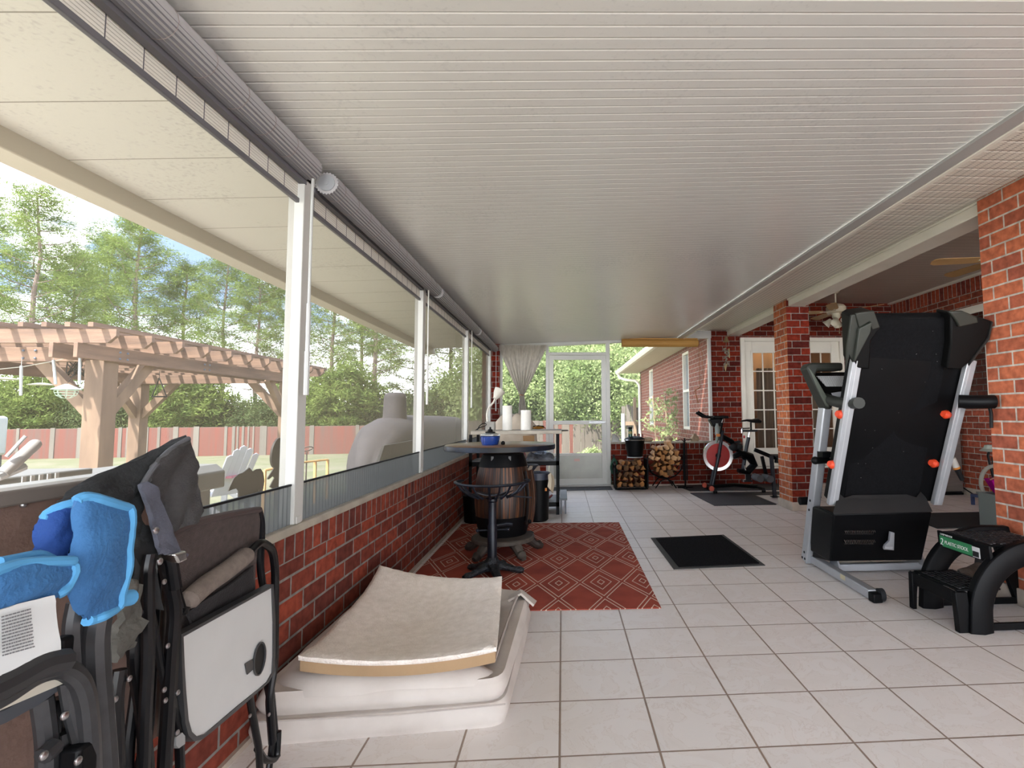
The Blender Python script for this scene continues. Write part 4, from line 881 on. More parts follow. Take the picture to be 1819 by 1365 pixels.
ctube([(2.60,3.5,1.22),(2.605,3.38,1.20),(2.605,3.25,1.19),(2.60,3.12,1.19),(2.60,3.08,1.19)], .05, .042, 'handlebar', blackp)
MB().tube(rnd_path([(2.46,3.12,1.195),(2.52,3.08,1.19),(2.60,3.05,1.19),(2.625,3.045,1.19)], .05), .042, 14).build('handlebar_end', blackp, tm)
MB().tube(rnd_path([(2.615,3.07,1.16),(2.625,3.07,1.12),(2.62,3.07,1.03)], .04), .010, 8).build('handle_lever', blackp, tm)
# cord with its plug hanging from the frame
MB().tube(rnd_path([(2.60,3.75,.30),(2.66,3.72,.60),(2.70,3.60,.82),(2.69,3.50,.80)], .1), .006, 6).build('power_cord', blackp, tm)
MB().tube([(2.69,3.50,.81),(2.715,3.5,.75)], .021, 12).build('plug_label', mat('white_label', srgb(220,216,208), .6), tm)
MB().tube([(2.715,3.5,.75),(2.72,3.5,.738)], .023, 12).build('orange_band', mat('orange_band', srgb(226,140,50), .6), tm)
MB().tube([(2.72,3.5,.738),(2.755,3.5,.66)], [.02,.014], 12).build('plug', darkgrey, tm)
MB().tube([(2.752,3.49,.66),(2.765,3.49,.63)], .003).tube([(2.765,3.505,.66),(2.778,3.505,.63)], .003).build('prongs', chrome, tm)
# ------------------------------------------------------------------ two-step plastic stool
ss = thing('step_stool', 'black plastic two-step stool with green label below the front pillar', 'step stool', (2.3,2.83,0))
y0, y1 = 2.64, 3.02
def bar_grid(x0, x1, ya, yb, z, mname, nm):
    m = MB(); m.box(x0,x1,ya,yb,z-.012,z)
    m2 = MB(); nx_ = int((x1-x0)/.028); ny_ = int((yb-ya)/.05)
    for i in range(nx_):
        for j in range(ny_):
            xx = x0+.016+i*.028; yy = ya+.025+j*.05+(.0125 if i % 2 else 0); m2.box(xx,xx+.014,yy-.016,yy+.016,z,z+.004)
    o = m.build(nm, blackp, ss, bevel=.006); lab(m2.build('tread_pattern', mat('tread_rubber', (.02,.02,.022,1), .5), o, kind='stuff'), 'raised non-slip tread blocks')
bar_grid(2.03,2.27,y0+.02,y1-.02,.215,'', 'lower_step')
bar_grid(2.215,2.56,y0+.02,y1-.02,.435,'', 'upper_step')
MB().prism([(2.012,y0+.01,.212),(2.028,y0+.01,.205),(2.035,y0+.01,.14),(2.012,y0+.01,.14)], (0,y1-y0-.02,0)).build('lower_front', blackp, ss, bevel=.004)
fr = MB().prism([(2.20,y0+.0,.436),(2.215,y0+.0,.436),(2.225,y0,.345),(2.205,y0,.345)], (0,y1-y0,0)).build('upper_front', blackp, ss, bevel=.004)
def arch(y, th, nm):
    outr, innr = [], []
    for k in range(15):
        a = math.radians(180 - 92*k/14); outr.append((2.46+.385*math.cos(a), y, .085+.375*math.sin(a))); innr.append((2.46+.265*math.cos(a), y, .085+.255*math.sin(a)))
    outr = [(2.068,y,0)] + outr + [(2.62,y,.455)]; innr = [(2.195,y,0)] + innr + [(2.62,y,.345)]
    m = MB(); rows = [outr, [((a[0]+b[0])/2, y-.018, (a[2]+b[2])/2) for a, b in zip(outr, innr)], innr]
    m.sheet(rows, vec=(0,th,0)); return m.build(nm, blackp, ss, bevel=.006, smooth=50)
arch(y0-.01, .045, 'side_arch'); arch(y1-.035, .045, 'side_arch')
for yy in (y0+.005, y1-.04): MB().prism([(2.008,yy,.205),(2.075,yy,.205),(2.085,yy,.10),(2.10,yy,0),(2.02,yy,0)] if yy < 2.8 else [(2.008,yy,.205),(2.05,yy,.205),(2.035,yy,.08),(2.03,yy,0),(2.005,yy,0)], (0,.035,0)).build('leg', blackp, ss, bevel=.005)
for yy in (y0+.0, y1-.03): MB().prism([(2.50,yy,.44),(2.62,yy,.44),(2.70,yy,0),(2.65,yy,0)], (0,.03,0)).build('leg', blackp, ss, bevel=.004)
for yy in (y0, y1-.03): MB().box(2.18,2.70,yy,yy+.02,.01,.045).build('foot_bar', blackp, ss, bevel=.003)
# label with the lettering from the photo, on the front of the upper step
def text_obj(s, size, origin, xdir, ydir, m_, parent, nm='lettering', depth=.0006):
    cu_ = bpy.data.curves.new(nm, 'FONT'); cu_.body = s; cu_.size = size; cu_.extrude = depth; cu_.align_x = 'LEFT'; cu_.space_character = .95
    o = bpy.data.objects.new(nm, cu_); COL.objects.link(o)
    x = Vector(xdir).normalized(); y = Vector(ydir).normalized(); z = x.cross(y); y = z.cross(x)
    R = Matrix((x, y, z)).transposed().to_4x4(); root = parent
    while root.parent: root = root.parent
    R.translation = Vector(origin) - Vector(root.location)
    bpy.context.view_layer.update(); dg = bpy.context.evaluated_depsgraph_get(); me = bpy.data.meshes.new_from_object(o.evaluated_get(dg))
    bpy.data.objects.remove(o); me.transform(R); me.materials.clear(); me.materials.append(m_)
    q = bpy.data.objects.new(nm, me); COL.objects.link(q); q.parent = parent; return q
lb = MB().prism([(2.1995,3.0,.412),(2.1995,2.755,.412),(2.2035,2.755,.352),(2.2035,3.0,.352)], (.003,0,0)).build('label', mat('green_label', srgb(52,132,84), .5), fr)
MB().prism([(2.1985,2.755,.408),(2.1985,2.705,.408),(2.2025,2.705,.352),(2.2025,2.755,.352)], (.003,0,0)).build('barcode_patch', mat('white_patch', srgb(216,216,216), .5), fr)
wm = mat('white_ink', srgb(230,232,226), .5); km = mat('black_ink', (.02,.02,.02,1), .5)
zd = (.07,0,1)
text_obj('2', .052, (2.197,2.992,.362), (0,-1,0), zd, wm, fr)
text_obj('PLASTIC STOOL', .026, (2.1975,2.958,.372), (0,-1,0), zd, wm, fr)
text_obj('2-STEP INDOOR', .014, (2.1965,2.99,.417), (0,-1,0), zd, wm, fr)
m = MB(); rr = random.Random(2); yy = 2.75
while yy > 2.712: w = rr.choice((.0008,.0014,.002)); m.box(2.1975,2.1995,yy-w,yy,.357,.385); yy -= w + rr.choice((.0008,.0016))
m.build('barcode', km, fr, kind='stuff')
# worn shoe on the floor behind the stool
sh = thing('work_shoe', 'worn grey work shoe on the floor behind the step stool', 'shoe', (2.8,3.53,0))
shm = mat('worn_leather', srgb(104,96,88), .8, var=.3, scale=12, bump=.4)
rows = []
for i in range(11):
    t = i/10; c_ = Vector((2.66+.27*t, 3.46+.10*t, 0)); w = .045*(1-.5*(2*t-1)**4)*(1 if t > .2 else .8+t); h = .055+.035*max(0,t-.4)*1.7
    rows.append([c_ + Vector((-.3*w*math.cos(a), w*math.cos(a), .018+h*max(0,math.sin(a)))) for a in [math.pi*k/10 for k in range(11)]])
MB().sheet(rows, .006).build('shoe_upper', shm, sh, smooth=70)
MB().tube([(2.90,3.55,.06),(2.905,3.55,.11),(2.91,3.552,.145)], [.045,.042,.046], 14, caps=False).build('shoe_collar', mat('dark_grey_lining', (.05,.05,.05,1), .9), sh)
MB().prism([(2.645,3.44,0),(2.66,3.50,0),(2.90,3.60,0),(2.95,3.56,0),(2.93,3.50,0),(2.70,3.41,0)], (0,0,.018)).build('shoe_sole', darkgrey, sh)
# ------------------------------------------------------------------ mini fridge and things in the alcove
fg = thing('mini_fridge', 'stainless mini fridge with dark sides against the alcove brick wall', 'fridge', (5.16,7.15,0))
ss_m = mat('brushed_steel', (.26,.235,.215,1), .35, .7, var=.1, scale=3, stretch=(1,1,12))
box(4.88,5.46,6.95,7.45,.02,.97).build('cabinet', blackp, fg, bevel=.008)
dr = box(4.88,5.44,6.90,6.945,.05,.94).build('door', ss_m, fg, bevel=.008)
box(5.24,5.30,6.895,6.90,.86,.885).build('badge', chrome, dr)
MB().box(4.885,5.44,6.885,6.90,.935,.965).build('door_grip', blackp, dr)
box(4.88,5.46,6.93,7.4,0,.03).build('kick_base', blackp, fg)
mw = thing('microwave', 'grey box-shaped appliance sitting on top of the mini fridge', 'microwave', (5.1,7.15,.97))
box(4.9,5.40,6.98,7.35,.975,1.30).build('body', mat('grey_enamel', srgb(120,116,108), .5), mw, bevel=.01)
box(4.92,5.27,6.972,6.98,1.0,1.28).build('door', capd, mw); box(5.29,5.385,6.972,6.98,1.0,1.28).build('control_panel', darkgrey, mw)
r = MB().tube(rnd_path([(5.475,7.6,.5),(5.475,7.5,.3),(5.47,6.75,.02),(5.40,6.5,.012),(5.38,6.3,.012),(5.45,6.2,.012)], .15), .008, 8).build('power_cable', blackp); tag(r, 'black cable trailing from the fridge along the wall foot', 'cable')
# window high in the alcove side wall
w = bpy.data.objects.new('window_11', None); COL.objects.link(w); w.location = (5.48,7.0,1.0); w['kind'] = 'structure'
MB().box(5.47,5.51,6.35,7.45,2.44,2.54).box(5.47,5.51,6.35,6.43,1.3,2.44).box(5.47,5.51,7.37,7.45,1.3,2.44).box(5.47,5.51,6.35,7.45,1.25,1.33).build('window_frame', offwhite, w)
box(5.485,5.5,6.43,7.37,1.33,2.44).build('pane', glassm, w)
def fan(x, y, label, rot):
    f = thing('ceiling_fan', label, 'ceiling fan', (x,y,2.95), 'ceiling fans in the alcove')
    cream = bpy.data.materials.get('fan_cream') or mat('fan_cream', srgb(206,196,172), .4, var=.05)
    wood = bpy.data.materials.get('fan_blade_oak') or mat('fan_blade_oak', srgb(178,142,92), .5, var=.12, scale=4)
    MB().lathe([(.0,2.95),(.075,2.95),(.07,2.92),(.04,2.885),(.02,2.87),(0,2.87)], (x,y,0), 24).build('canopy', cream, f)
    MB().tube([(x,y,2.88),(x,y,2.71)], .012).build('downrod', cream, f)
    MB().lathe([(0,2.72),(.05,2.72),(.11,2.70),(.135,2.67),(.135,2.61),(.12,2.59),(.06,2.58),(.055,2.52),(.03,2.49),(0,2.49)], (x,y,0), 28).build('motor', cream, f)
    for k in range(5):
        a = rot + 2*math.pi*k/5; c, s_ = math.cos(a), math.sin(a); u = Vector((c,s_,0)); v = Vector((-s_,c,.18)).normalized(); o = Vector((x,y,2.605))
        MB().beam(o+u*.09, o+u*.22, .03, .006).build('blade_arm', cream, f)
        P = [o+u*.18-v*.045, o+u*.26-v*.062, o+u*.60-v*.070, o+u*.64-v*.045, o+u*.65, o+u*.64+v*.045, o+u*.60+v*.070, o+u*.26+v*.062, o+u*.18+v*.045]
        MB().prism(P, (0,0,.006)).build('blade', wood, f)
    for k in range(4):
        a = rot + .6 + 2*math.pi*k/4; c, s_ = math.cos(a), math.sin(a)
        R = Matrix.Rotation(a, 3, 'Z') @ Matrix.Rotation(math.radians(-48), 3, 'Y')
        MB().lathe([(.02,-.02),(.03,-.03),(.045,-.09),(.062,-.13),(.06,-.13),(.04,-.085),(.02,-.03)], (x+c*.05,y+s_*.05,2.51), 20, R).build('light_shade', mat('frosted_shade', srgb(212,204,186), .35, var=.05) if k == 0 and rot > .3 else (bpy.data.materials.get('frosted_shade') or mat('frosted_shade', srgb(212,204,186), .35)), f)
    MB().tube([(x+.03,y-.02,2.49),(x+.03,y-.02,2.30)], .003).ball((x+.03,y-.02,2.29), .012).build('pull_chain', brass, f)
fan(4.0, 7.35, 'cream ceiling fan with oak blades and glass shades above the french doors', .35)
fan(4.28, 4.75, 'ceiling fan mostly hidden behind the front pillar, only two oak blade tips showing', 2.95)
# clear bin with magenta foil thing, and the wheel behind the pillar
cb_ = thing('storage_bin', 'clear plastic bin standing behind the front brick pillar', 'bin', (4.07,4.80,0))
clp, t_, b_ = base('cloudy_clear_plastic'); b_.inputs['Base Color'].default_value = srgb(120,128,124); b_.inputs['Roughness'].default_value = .15; b_.inputs['Alpha'].default_value = .7
MB().prism([(3.90,4.70,0),(4.24,4.70,0),(4.24,4.98,0),(3.90,4.98,0)], (0,0,.006)).box(3.885,3.895,4.69,4.99,0,.35).box(4.245,4.255,4.69,4.99,0,.35).box(3.885,4.255,4.685,4.692,0,.35).box(3.885,4.255,4.985,4.992,0,.35).build('bin_body', clp, cb_)
MB().box(3.875,4.265,4.675,4.685,.34,.355).box(3.875,4.265,4.993,5.003,.34,.355).box(3.875,3.885,4.675,5.003,.34,.355).box(4.255,4.265,4.675,5.003,.34,.355).build('bin_rim', clp, cb_)
mg = thing('foil_basket', 'shiny magenta ribbed basket resting on the clear bin', 'basket', (4.07,4.83,.356))
magm = mat('magenta_foil', srgb(196,20,150), .22, .6, var=.2)
m = MB(); n = 32; vs = []
for r_, z in ((.12,.356),(.15,.40),(.19,.48),(.195,.49),(.18,.47),(.13,.37)):
    for k in range(n): a = 2*math.pi*k/n; q = r_*(1+.07*(1 if k % 4 < 2 else -1)); vs.append((4.07+q*math.cos(a), 4.83+q*math.sin(a)*.8, z))
m.add(vs, [(i*n+k, i*n+(k+1)%n, (i+1)*n+(k+1)%n, (i+1)*n+k) for i in range(5) for k in range(n)] + [tuple(range(n))[::-1]]).build('ribbed_body', magm, mg, smooth=20)
MB().tube(rnd_path([(3.88,4.83,.49),(3.95,4.83,.52),(4.07,4.83,.53),(4.19,4.83,.52),(4.26,4.83,.49)], .05), .006).build('handle', brass, mg)
for o_ in (cb_, mg): o_.location.x += .13; o_.location.y -= .08
kt = thing('push_cart', 'grey-wheeled cart half hidden behind the front brick pillar', 'cart', (4.9,6.0,0))
gwm = mat('grey_tyre', srgb(140,136,126), .7)
MB().tube([(4.99+.19*math.cos(t), 5.85+.03*math.cos(t), .31+.19*math.sin(t)) for t in [2*math.pi*k/28 for k in range(28)]], .022, 10, closed=True).build('wheel', gwm, kt)
MB().tube([(4.99,5.85,.31),(4.93,5.85,.62),(4.96,5.86,.68)], .014).tube([(4.99,5.85,.31),(5.0,5.87,.60)], .010).build('fork', blackp, kt)
MB().lathe([(0,.66),(.09,.67),(.10,.68),(.06,.70),(.045,.74),(0,.75)], (4.96,5.86,0), 20).build('top_cap', mat('grey_green_plastic', srgb(150,156,146), .5), kt)
MB().box(4.97,5.28,5.83,6.2,.10,.13).box(4.97,5.0,5.83,5.86,0,.10).box(5.25,5.28,6.17,6.2,0,.10).box(4.97,5.0,6.17,6.2,0,.10).build('platform', mat('blue_tray', (.03,.05,.12,1), .5), kt)
MB().tube([(5.0,5.9,.12),(4.99,5.85,.31)], .012).build('axle_stay', blackp, kt)
# ------------------------------------------------------------------ exercise bike
bk = thing('exercise_bike', 'spin bike with red flywheel standing by the brick house wall', 'exercise bike', (2.45,7.6,0))
by = 7.62
def V_(x, z, y=by): return (x, y, z)
fw = Matrix.Rotation(math.radians(90), 3, 'X')
lab(MB().lathe([(.0,-.016),(.175,-.016),(.175,.016),(0,.016)], (2.27,by,.52), 48, fw).build('flywheel', mat('red_flywheel', (.36,.012,.010,1), .5, var=.08), bk), 'red disc')
lab(MB().lathe([(.176,-.022),(.222,-.026),(.225,0),(.222,.026),(.176,.022),(.176,-.022)], (2.27,by,.52), 48, fw).build('flywheel_rim', chrome, bk), 'chromed rim')
MB().lathe([(0,-.05),(.035,-.045),(.04,.0),(.035,.045),(0,.05)], (2.27,by,.52), 20, fw).build('hub', blackp, bk)
for dy in (-.05,.05): MB().tube([V_(2.17,.10,by+dy),V_(2.27,.52,by+dy),V_(2.33,.80,by+dy*.6),V_(2.345,.88,by)], [.022,.024,.026,.028], 10, flat=1).build('fork', iron, bk)
lab(MB().tube([V_(2.245,.70,by-.02),V_(2.27,.84,by-.03),V_(2.31,.94,by-.02)], [.03,.045,.02], 10, flat=.5).build('fork_cover', mat('green_grey_cover', (.12,.15,.12,1), .4), bk), 'grey-green cover')
MB().tube([V_(2.34,.80),V_(2.48,.72),V_(2.60,.56),V_(2.68,.46)], [.05,.055,.05,.045], 12, flat=.7).tube([V_(2.30,.82),V_(2.335,1.0)], .03).build('main_frame', blackp, bk)
MB().tube([V_(2.335,.98),V_(2.375,1.09)], .016).build('head_post', chrome, bk)
MB().tube([V_(2.37,1.09),V_(2.20,1.06),V_(2.12,1.10)], .018).tube([V_(2.17,1.08,by-.10),V_(2.10,1.08,by-.10),V_(2.02,1.09,by-.12),V_(1.93,1.15,by-.12)], .017).tube([V_(2.17,1.08,by+.10),V_(2.12,1.10,by+.12),V_(2.02,1.165,by+.12)], .017).tube([V_(2.17,1.08,by-.12),V_(2.17,1.08,by+.12)], .02).build('handlebar', blackp, bk)
MB().box(2.20,2.42,by-.10,by+.10,1.06,1.10).prism([V_(2.14,1.05,by-.06),V_(2.34,1.06,by-.06),V_(2.28,.92,by-.06),V_(2.20,.95,by-.06)], (0,.12,0)).build('console', blackp, bk, bevel=.01)
MB().lathe([(.0,0),(.035,0),(.035,.12),(.02,.15),(.02,.17),(0,.17)], (2.245,by-.09,.82), 16).build('water_bottle', mat('smoky_bottle', (.25,.28,.26,1), .15, alpha=.7), bk)
lab(MB().box(2.22,2.275,by-.135,by-.12,.80,.84).build('bottle_strap', mat('orange_strap', srgb(190,110,40), .6), bk), 'orange strap')
m = MB().tube([V_(2.50,.50,by-.02),V_(2.60,.55,by-.02),V_(2.74,.50,by-.02),V_(2.80,.38,by-.02),V_(2.70,.28,by-.02),V_(2.56,.30,by-.02)], [.07,.10,.12,.10,.10,.06], 12, flat=.5); m.build('chain_guard', blackp, bk)
MB().ball((2.50,by-.05,.64), .065, sc=(1,.7,.9)).ball((2.575,by-.05,.645), .058, sc=(1,.7,.9)).tube([V_(2.48,.70,by-.03),V_(2.60,.72,by-.03)], .02).build('hand_weights', darkgrey, bk)
MB().tube([V_(2.66,.28,by-.08),V_(2.63,.38,by-.08)], .014).box(2.58,2.70,by-.16,by-.08,.15,.18).build('pedal_crank', chrome, bk)
MB().box(2.60,2.72,by-.17,by-.08,.15,.175).box(2.62,2.70,by-.168,by-.16,.175,.26).build('pedal', darkgrey, bk, bevel=.005)
MB().tube([V_(2.64,.30),V_(2.70,.62),V_(2.74,.78)], .028).build('seat_tube', iron, bk)
MB().tube([V_(2.74,.78),V_(2.76,.88)], .014).tube(rnd_path([V_(2.64,.84),V_(2.64,.91),V_(2.78,.915)], .03), .012).build('seat_post', chrome, bk)
MB().box(2.65,2.87,by-.02,by+.02,.86,.89).build('seat_slider', darkgrey, bk)
MB().tube([V_(2.64,1.02),V_(2.72,1.03),V_(2.80,1.02),V_(2.87,1.025),V_(2.92,1.01)], [.025,.035,.055,.085,.06], 14, flat=.45).tube([V_(2.78,.89),V_(2.78,1.0)], .015).build('saddle', blackp, bk, smooth=60)
lab(MB().ball((2.655,by-.05,.79), .018, sc=(.8,.6,1.3)).build('tension_knob', mat('red_knob', srgb(200,50,60), .4), bk), 'red knob')
MB().tube([V_(2.15,.06,by-.25),V_(2.15,.06,by+.25)], .025).tube([V_(2.85,.05,by-.24),V_(2.85,.05,by+.24)], .025).tube([V_(2.15,.07),V_(2.5,.09),V_(2.85,.06)], .028).build('base_frame', blackp, bk)
for dy in (-.25,.12):
    lab(MB().tube([V_(2.10,.075,by+dy),V_(2.10,.075,by+dy+.03)], .036, 18).build('transport_wheel', mat('orange_wheel', srgb(190,74,44), .5), bk), 'orange transport wheel')
for x_ in (2.15,2.85):
    for dy in (-.24,.24): MB().tube([V_(x_,.0105,by+dy),V_(x_,.04,by+dy)], .028, 10).build('foot', blackp, bk)
# weight bench partly behind the far pillar
wb = thing('weight_bench', 'black weight bench with foam leg rollers partly hidden by the far pillar', 'weight bench', (2.95,7.1,0))
MB().beam((2.84,6.97,.01),(2.81,6.97,.56), .045, .045).build('front_leg', iron, wb, bevel=.004)
MB().beam((2.76,7.02,.25),(2.70,7.02,.55), .04, .04).beam((2.60,7.02,.64),(2.86,7.02,.53), .04, .05).build('leg_curl_arm', blackp, wb, bevel=.004)
for xx, dy in ((2.62,-.02),(2.73,-.08)): MB().tube([(xx,6.90+dy,.265),(xx,7.12+dy,.265)], .048, 18).build('foam_roller', mat('grey_foam', (.10,.10,.105,1), .85), wb)
MB().box(2.86,3.30,6.92,7.2,.50,.565).build('seat_pad', blackp, wb, bevel=.02)
MB().beam((2.9,7.06,.48),(3.5,7.06,.40), .05, .05).beam((3.4,7.06,.0),(3.4,7.06,.42), .05, .05).beam((3.4,6.85,.03),(3.4,7.3,.03), .05, .05).build('bench_frame', blackp, wb)
MB().box(2.79,2.89,6.93,7.01,.0095,.02).build('foot_plate', blackp, wb)
# ------------------------------------------------------------------ firewood
barkm = mat('split_oak', srgb(176,122,66), .85, var=.22, scale=9, bump=.3, col2=srgb(110,68,34))
barkl = mat('pale_split_oak', srgb(206,168,124), .85, var=.2, scale=9, bump=.3, col2=srgb(150,104,62))
barkd = mat('weathered_split_oak', srgb(120,84,50), .9, var=.25, scale=9, bump=.3, col2=srgb(60,40,26)); barks = ((barkm, barkm, barkd), (barkl, barkl, barkm))
rk = thing('firewood_rack', 'square black firewood rack packed with split logs by the screen door', 'rack', (1.03,8.05,0))
X0, X1, Z1 = .79, 1.27, .46
m = MB()
for yy in (7.88,8.17): m.tube(rnd_path([(X0,yy,Z1-.08),(X0,yy,.02),(X1,yy,.02),(X1,yy,Z1)], .03), .011)
for xx, zz in ((X0,.02),(X1,.02),(X0,Z1-.09),(X1,Z1-.01)): m.tube([(xx,7.88,zz),(xx,8.17,zz)], .010)
m.box(X1-.006,X1+.014,7.87,8.18,.03,Z1).box(X0-.004,X0+.004,7.89,8.16,.02,Z1-.15); m.build('steel_frame', black, rk)
rr = random.Random(11)
def log(cx_, cz_, r_, kind, yc=8.02, L=.30, label='', grp=''):
    n_ = rr.choice((3,4,4,5)); a0 = rr.uniform(0,6.28); P = []
    for k in range(n_):
        a = a0 + 2*math.pi*k/n_ + rr.uniform(-.4,.4); q = r_*rr.uniform(.72,1.25); P.append((cx_+q*math.cos(a), yc-L/2-rr.uniform(0,.02), cz_+q*math.sin(a)))
    P2 = []
    for k in range(n_):
        a_, b_ = Vector(P[k]), Vector(P[(k+1)%n_]); P2 += [a_, (a_+b_)/2 + Vector((rr.uniform(-.006,.006),0,rr.uniform(-.006,.006)))]
    y_ = P2[0].y
    o = MB().prism([(p.x, y_, p.z) for p in P2], (rr.uniform(-.015,.015), L, rr.uniform(-.01,.01))).build('firewood_log', rr.choice(barks[kind]), None, bevel=.004)
    tag(o, label, 'firewood', grp); return o
spots = []
rows_ = [(.085,[.85,.935,1.02,1.11,1.195]),(.165,[.845,.93,1.015,1.10,1.19]),(.245,[.85,.94,1.03,1.11,1.20]),(.325,[.855,.945,1.035,1.125,1.205]),(.40,[.90,.985,1.07,1.155])]
for ri, (zz, xs_) in enumerate(rows_):
    for ci, xx in enumerate(xs_): log(xx+rr.uniform(-.008,.008), zz+rr.uniform(-.008,.008), .042+rr.uniform(-.004,.007), 0, 8.02, .28, 'split firewood log in the square black rack, %s, %s' % (('bottom row','second row up','middle row','second row from the top','top row')[ri], ('leftmost','second from left','middle','second from right','rightmost')[ci]), 'split logs in the square rack')
hp = thing('log_hoop', 'round black hoop rack heaped with split firewood against the brick wall', 'rack', (1.58,8.1,0))
hc = Vector((1.56,0,.43)); m = MB()
for yy in (7.95,8.22):
    m.tube([(hc.x+.275*math.cos(math.radians(a)), yy, hc.z+.275*math.sin(math.radians(a))) for a in range(165, 376, 10)], .009)
    m.tube([(1.40,yy,.012),(1.48,yy,.12),(1.56,yy,.155),(1.64,yy,.12),(1.72,yy,.012)], .009)
for a in (180,225,270,315,360): m.tube([(hc.x+.275*math.cos(math.radians(a)),7.95,hc.z+.275*math.sin(math.radians(a))),(hc.x+.275*math.cos(math.radians(a)),8.22,hc.z+.275*math.sin(math.radians(a)))], .008)
m.build('steel_hoop', black, hp)
pts = [(1.56,.215),(1.50,.25),(1.625,.245),(1.44,.29),(1.53,.31),(1.615,.32),(1.70,.30),(1.40,.36),(1.48,.38),(1.565,.39),(1.65,.40),(1.74,.38),(1.36,.45),(1.435,.455),(1.52,.465),(1.605,.47),(1.69,.475),(1.77,.46),(1.39,.53),(1.475,.54),(1.56,.55),(1.65,.55),(1.735,.54),(1.58,.62),(1.66,.63),(1.42,.60),(1.50,.61),(1.62,.69)]
bands = ((.0,.28,'bottom'),(.28,.34,'second'),(.34,.42,'third'),(.42,.51,'fourth'),(.51,.58,'fifth'),(.58,.66,'sixth'),(.66,1,'topmost'))
ords = ('first','second','third','fourth','fifth','sixth')
def hoop_label(xx, zz):
    for a, b, w_ in bands:
        if a <= zz < b:
            xs2 = sorted(p[0] for p in pts if a <= p[1] < b); return 'split firewood log in the round hoop, %s layer, %s from left' % (w_, ords[xs2.index(xx)])
for xx, zz in pts: log(xx, zz, .044+rr.uniform(-.005,.010), 1 if zz > .42 else 0, 8.08, .26, hoop_label(xx, zz), 'split logs in the round hoop')
bkt = thing('charcoal_grill', 'black bucket shaped grill with domed lid sitting on the square log rack', 'grill', (1.10,7.99,.46))
MB().lathe([(0,.49),(.10,.49),(.115,.50),(.15,.73),(.158,.735),(.15,.742),(0,.742)], (1.10,7.99,0), 32).build('bowl', black, bkt)
MB().lathe([(.155,.742),(.162,.748),(.150,.765),(.10,.79),(.04,.80),(0,.80)], (1.10,7.99,0), 32).build('lid', black, bkt)
MB().lathe([(.163,.738),(.168,.744),(.163,.750)], (1.10,7.99,0), 32).build('rim_band', chrome, bkt)
MB().lathe([(.12,.475),(.125,.478),(.12,.49),(.10,.492)], (1.10,7.99,0), 24).build('base_ring', silver, bkt)
gb_ = thing('oil_bottle', 'green bottle with black cap standing on the black grill lid', 'bottle', (1.03,7.97,.78))
MB().lathe([(0,.792),(.03,.792),(.031,.88),(.024,.905),(0,.906)], (1.03,7.97,0), 18).build('bottle_body', mat('green_bottle', (.02,.10,.06,1), .3), gb_)
MB().lathe([(.032,.835),(.0325,.836),(.0325,.872),(.032,.873)], (1.03,7.97,0), 18).build('bottle_label', mat('yellow_cream_label', srgb(190,180,120), .6, var=.4, scale=40), gb_)
MB().lathe([(0,.905),(.029,.905),(.029,.94),(0,.941)], (1.03,7.97,0), 18).build('cap', blackp, gb_)
for i, (xx, h, lb_) in enumerate(((1.10,.035,'tiny dark jar on the grill lid beside the green bottle'),(1.165,.05,'small dark red jar in the middle of the grill lid'),(1.215,.05,'small dark red jar at the right rim of the grill lid'))):
    z_ = .802 - (0 if i < 1 else .012*i); r = MB().lathe([(0,z_),(.014,z_),(.014,z_+h*.8),(.010,z_+h),(0,z_+h)], (xx,7.97,0), 12).build('spice_jar', mat('dark_red_jar', (.12,.01,.01,1), .25)); tag(r, lb_, 'jar')
stn = mat('sandstone', srgb(178,154,126), .9, var=.2, scale=12, bump=.5)
for i, (xx, zz, sx, sz, lb_) in enumerate(((1.36,.725,.085,.042,'flat rough stone on the sill right of the black grill'),(1.70,.728,.075,.045,'rough pale stone on the middle of the brick sill'),(2.12,.745,.085,.07,'peaked brown stone on the sill behind the fire tool stand'))):
    m = MB(); m.ball((xx,8.37,zz), 1, 11, 8, (sx,.05,sz)); rq = random.Random(i+5)
    m.v = [(x+rq.uniform(-.013,.013), y+rq.uniform(-.01,.01), max(.696, z+rq.uniform(-.012,.012))) for x, y, z in m.v]
    if i == 2: m.v = [(2.12+(x-2.12)*(1-.6*max(0,z-.72)/.1), y, z) for x, y, z in m.v]
    tag(m.build('stone', stn, smooth=25), lb_, 'stone')
fs = thing('tool_stand', 'black wrought iron tool stand with scroll hooks beside the hoop rack', 'stand', (1.87,8.0,0))
MB().tube([(1.87,8.0,.02),(1.87,8.0,.76)], .013).build('pole', black, fs)
MB().tube([(1.87,8.0,.70),(1.82,8.0,.745),(1.79,8.0,.735),(1.755,8.0,.72),(1.735,8.0,.735)], .006).tube([(1.87,8.0,.70),(1.90,8.0,.74),(1.94,8.0,.735),(1.965,8.0,.745),(1.98,8.0,.735)], .006).tube([(1.87,7.93,.70),(1.87,8.07,.70)], .006).build('scroll_hooks', black, fs)
for xx in (1.845,1.895): MB().tube([(xx,7.98,.69),(xx,7.98,.12)], [.006,.012]).build('fire_iron', black, fs)
MB().tube([(1.75,8.0,.012),(1.99,8.0,.012)], .010).tube([(1.87,7.9,.012),(1.87,8.1,.012)], .010).build('base', black, fs)
gh = thing('garden_hose', 'tangled green hose on a dark bracket beside the square log rack', 'hose', (.83,8.2,.1))
pts = []; rq = random.Random(3)
for k in range(60): a = k*.5; pts.append((.805+(.045+.012*math.sin(k*.37))*math.cos(a), 8.25+.02*math.sin(k*.9), .30+(.12+.03*math.sin(k*.53))*math.sin(a)))
MB().tube(pts, .007, 6).build('hose_coil', mat('hose_green', (.02,.13,.07,1), .45, var=.3), gh)
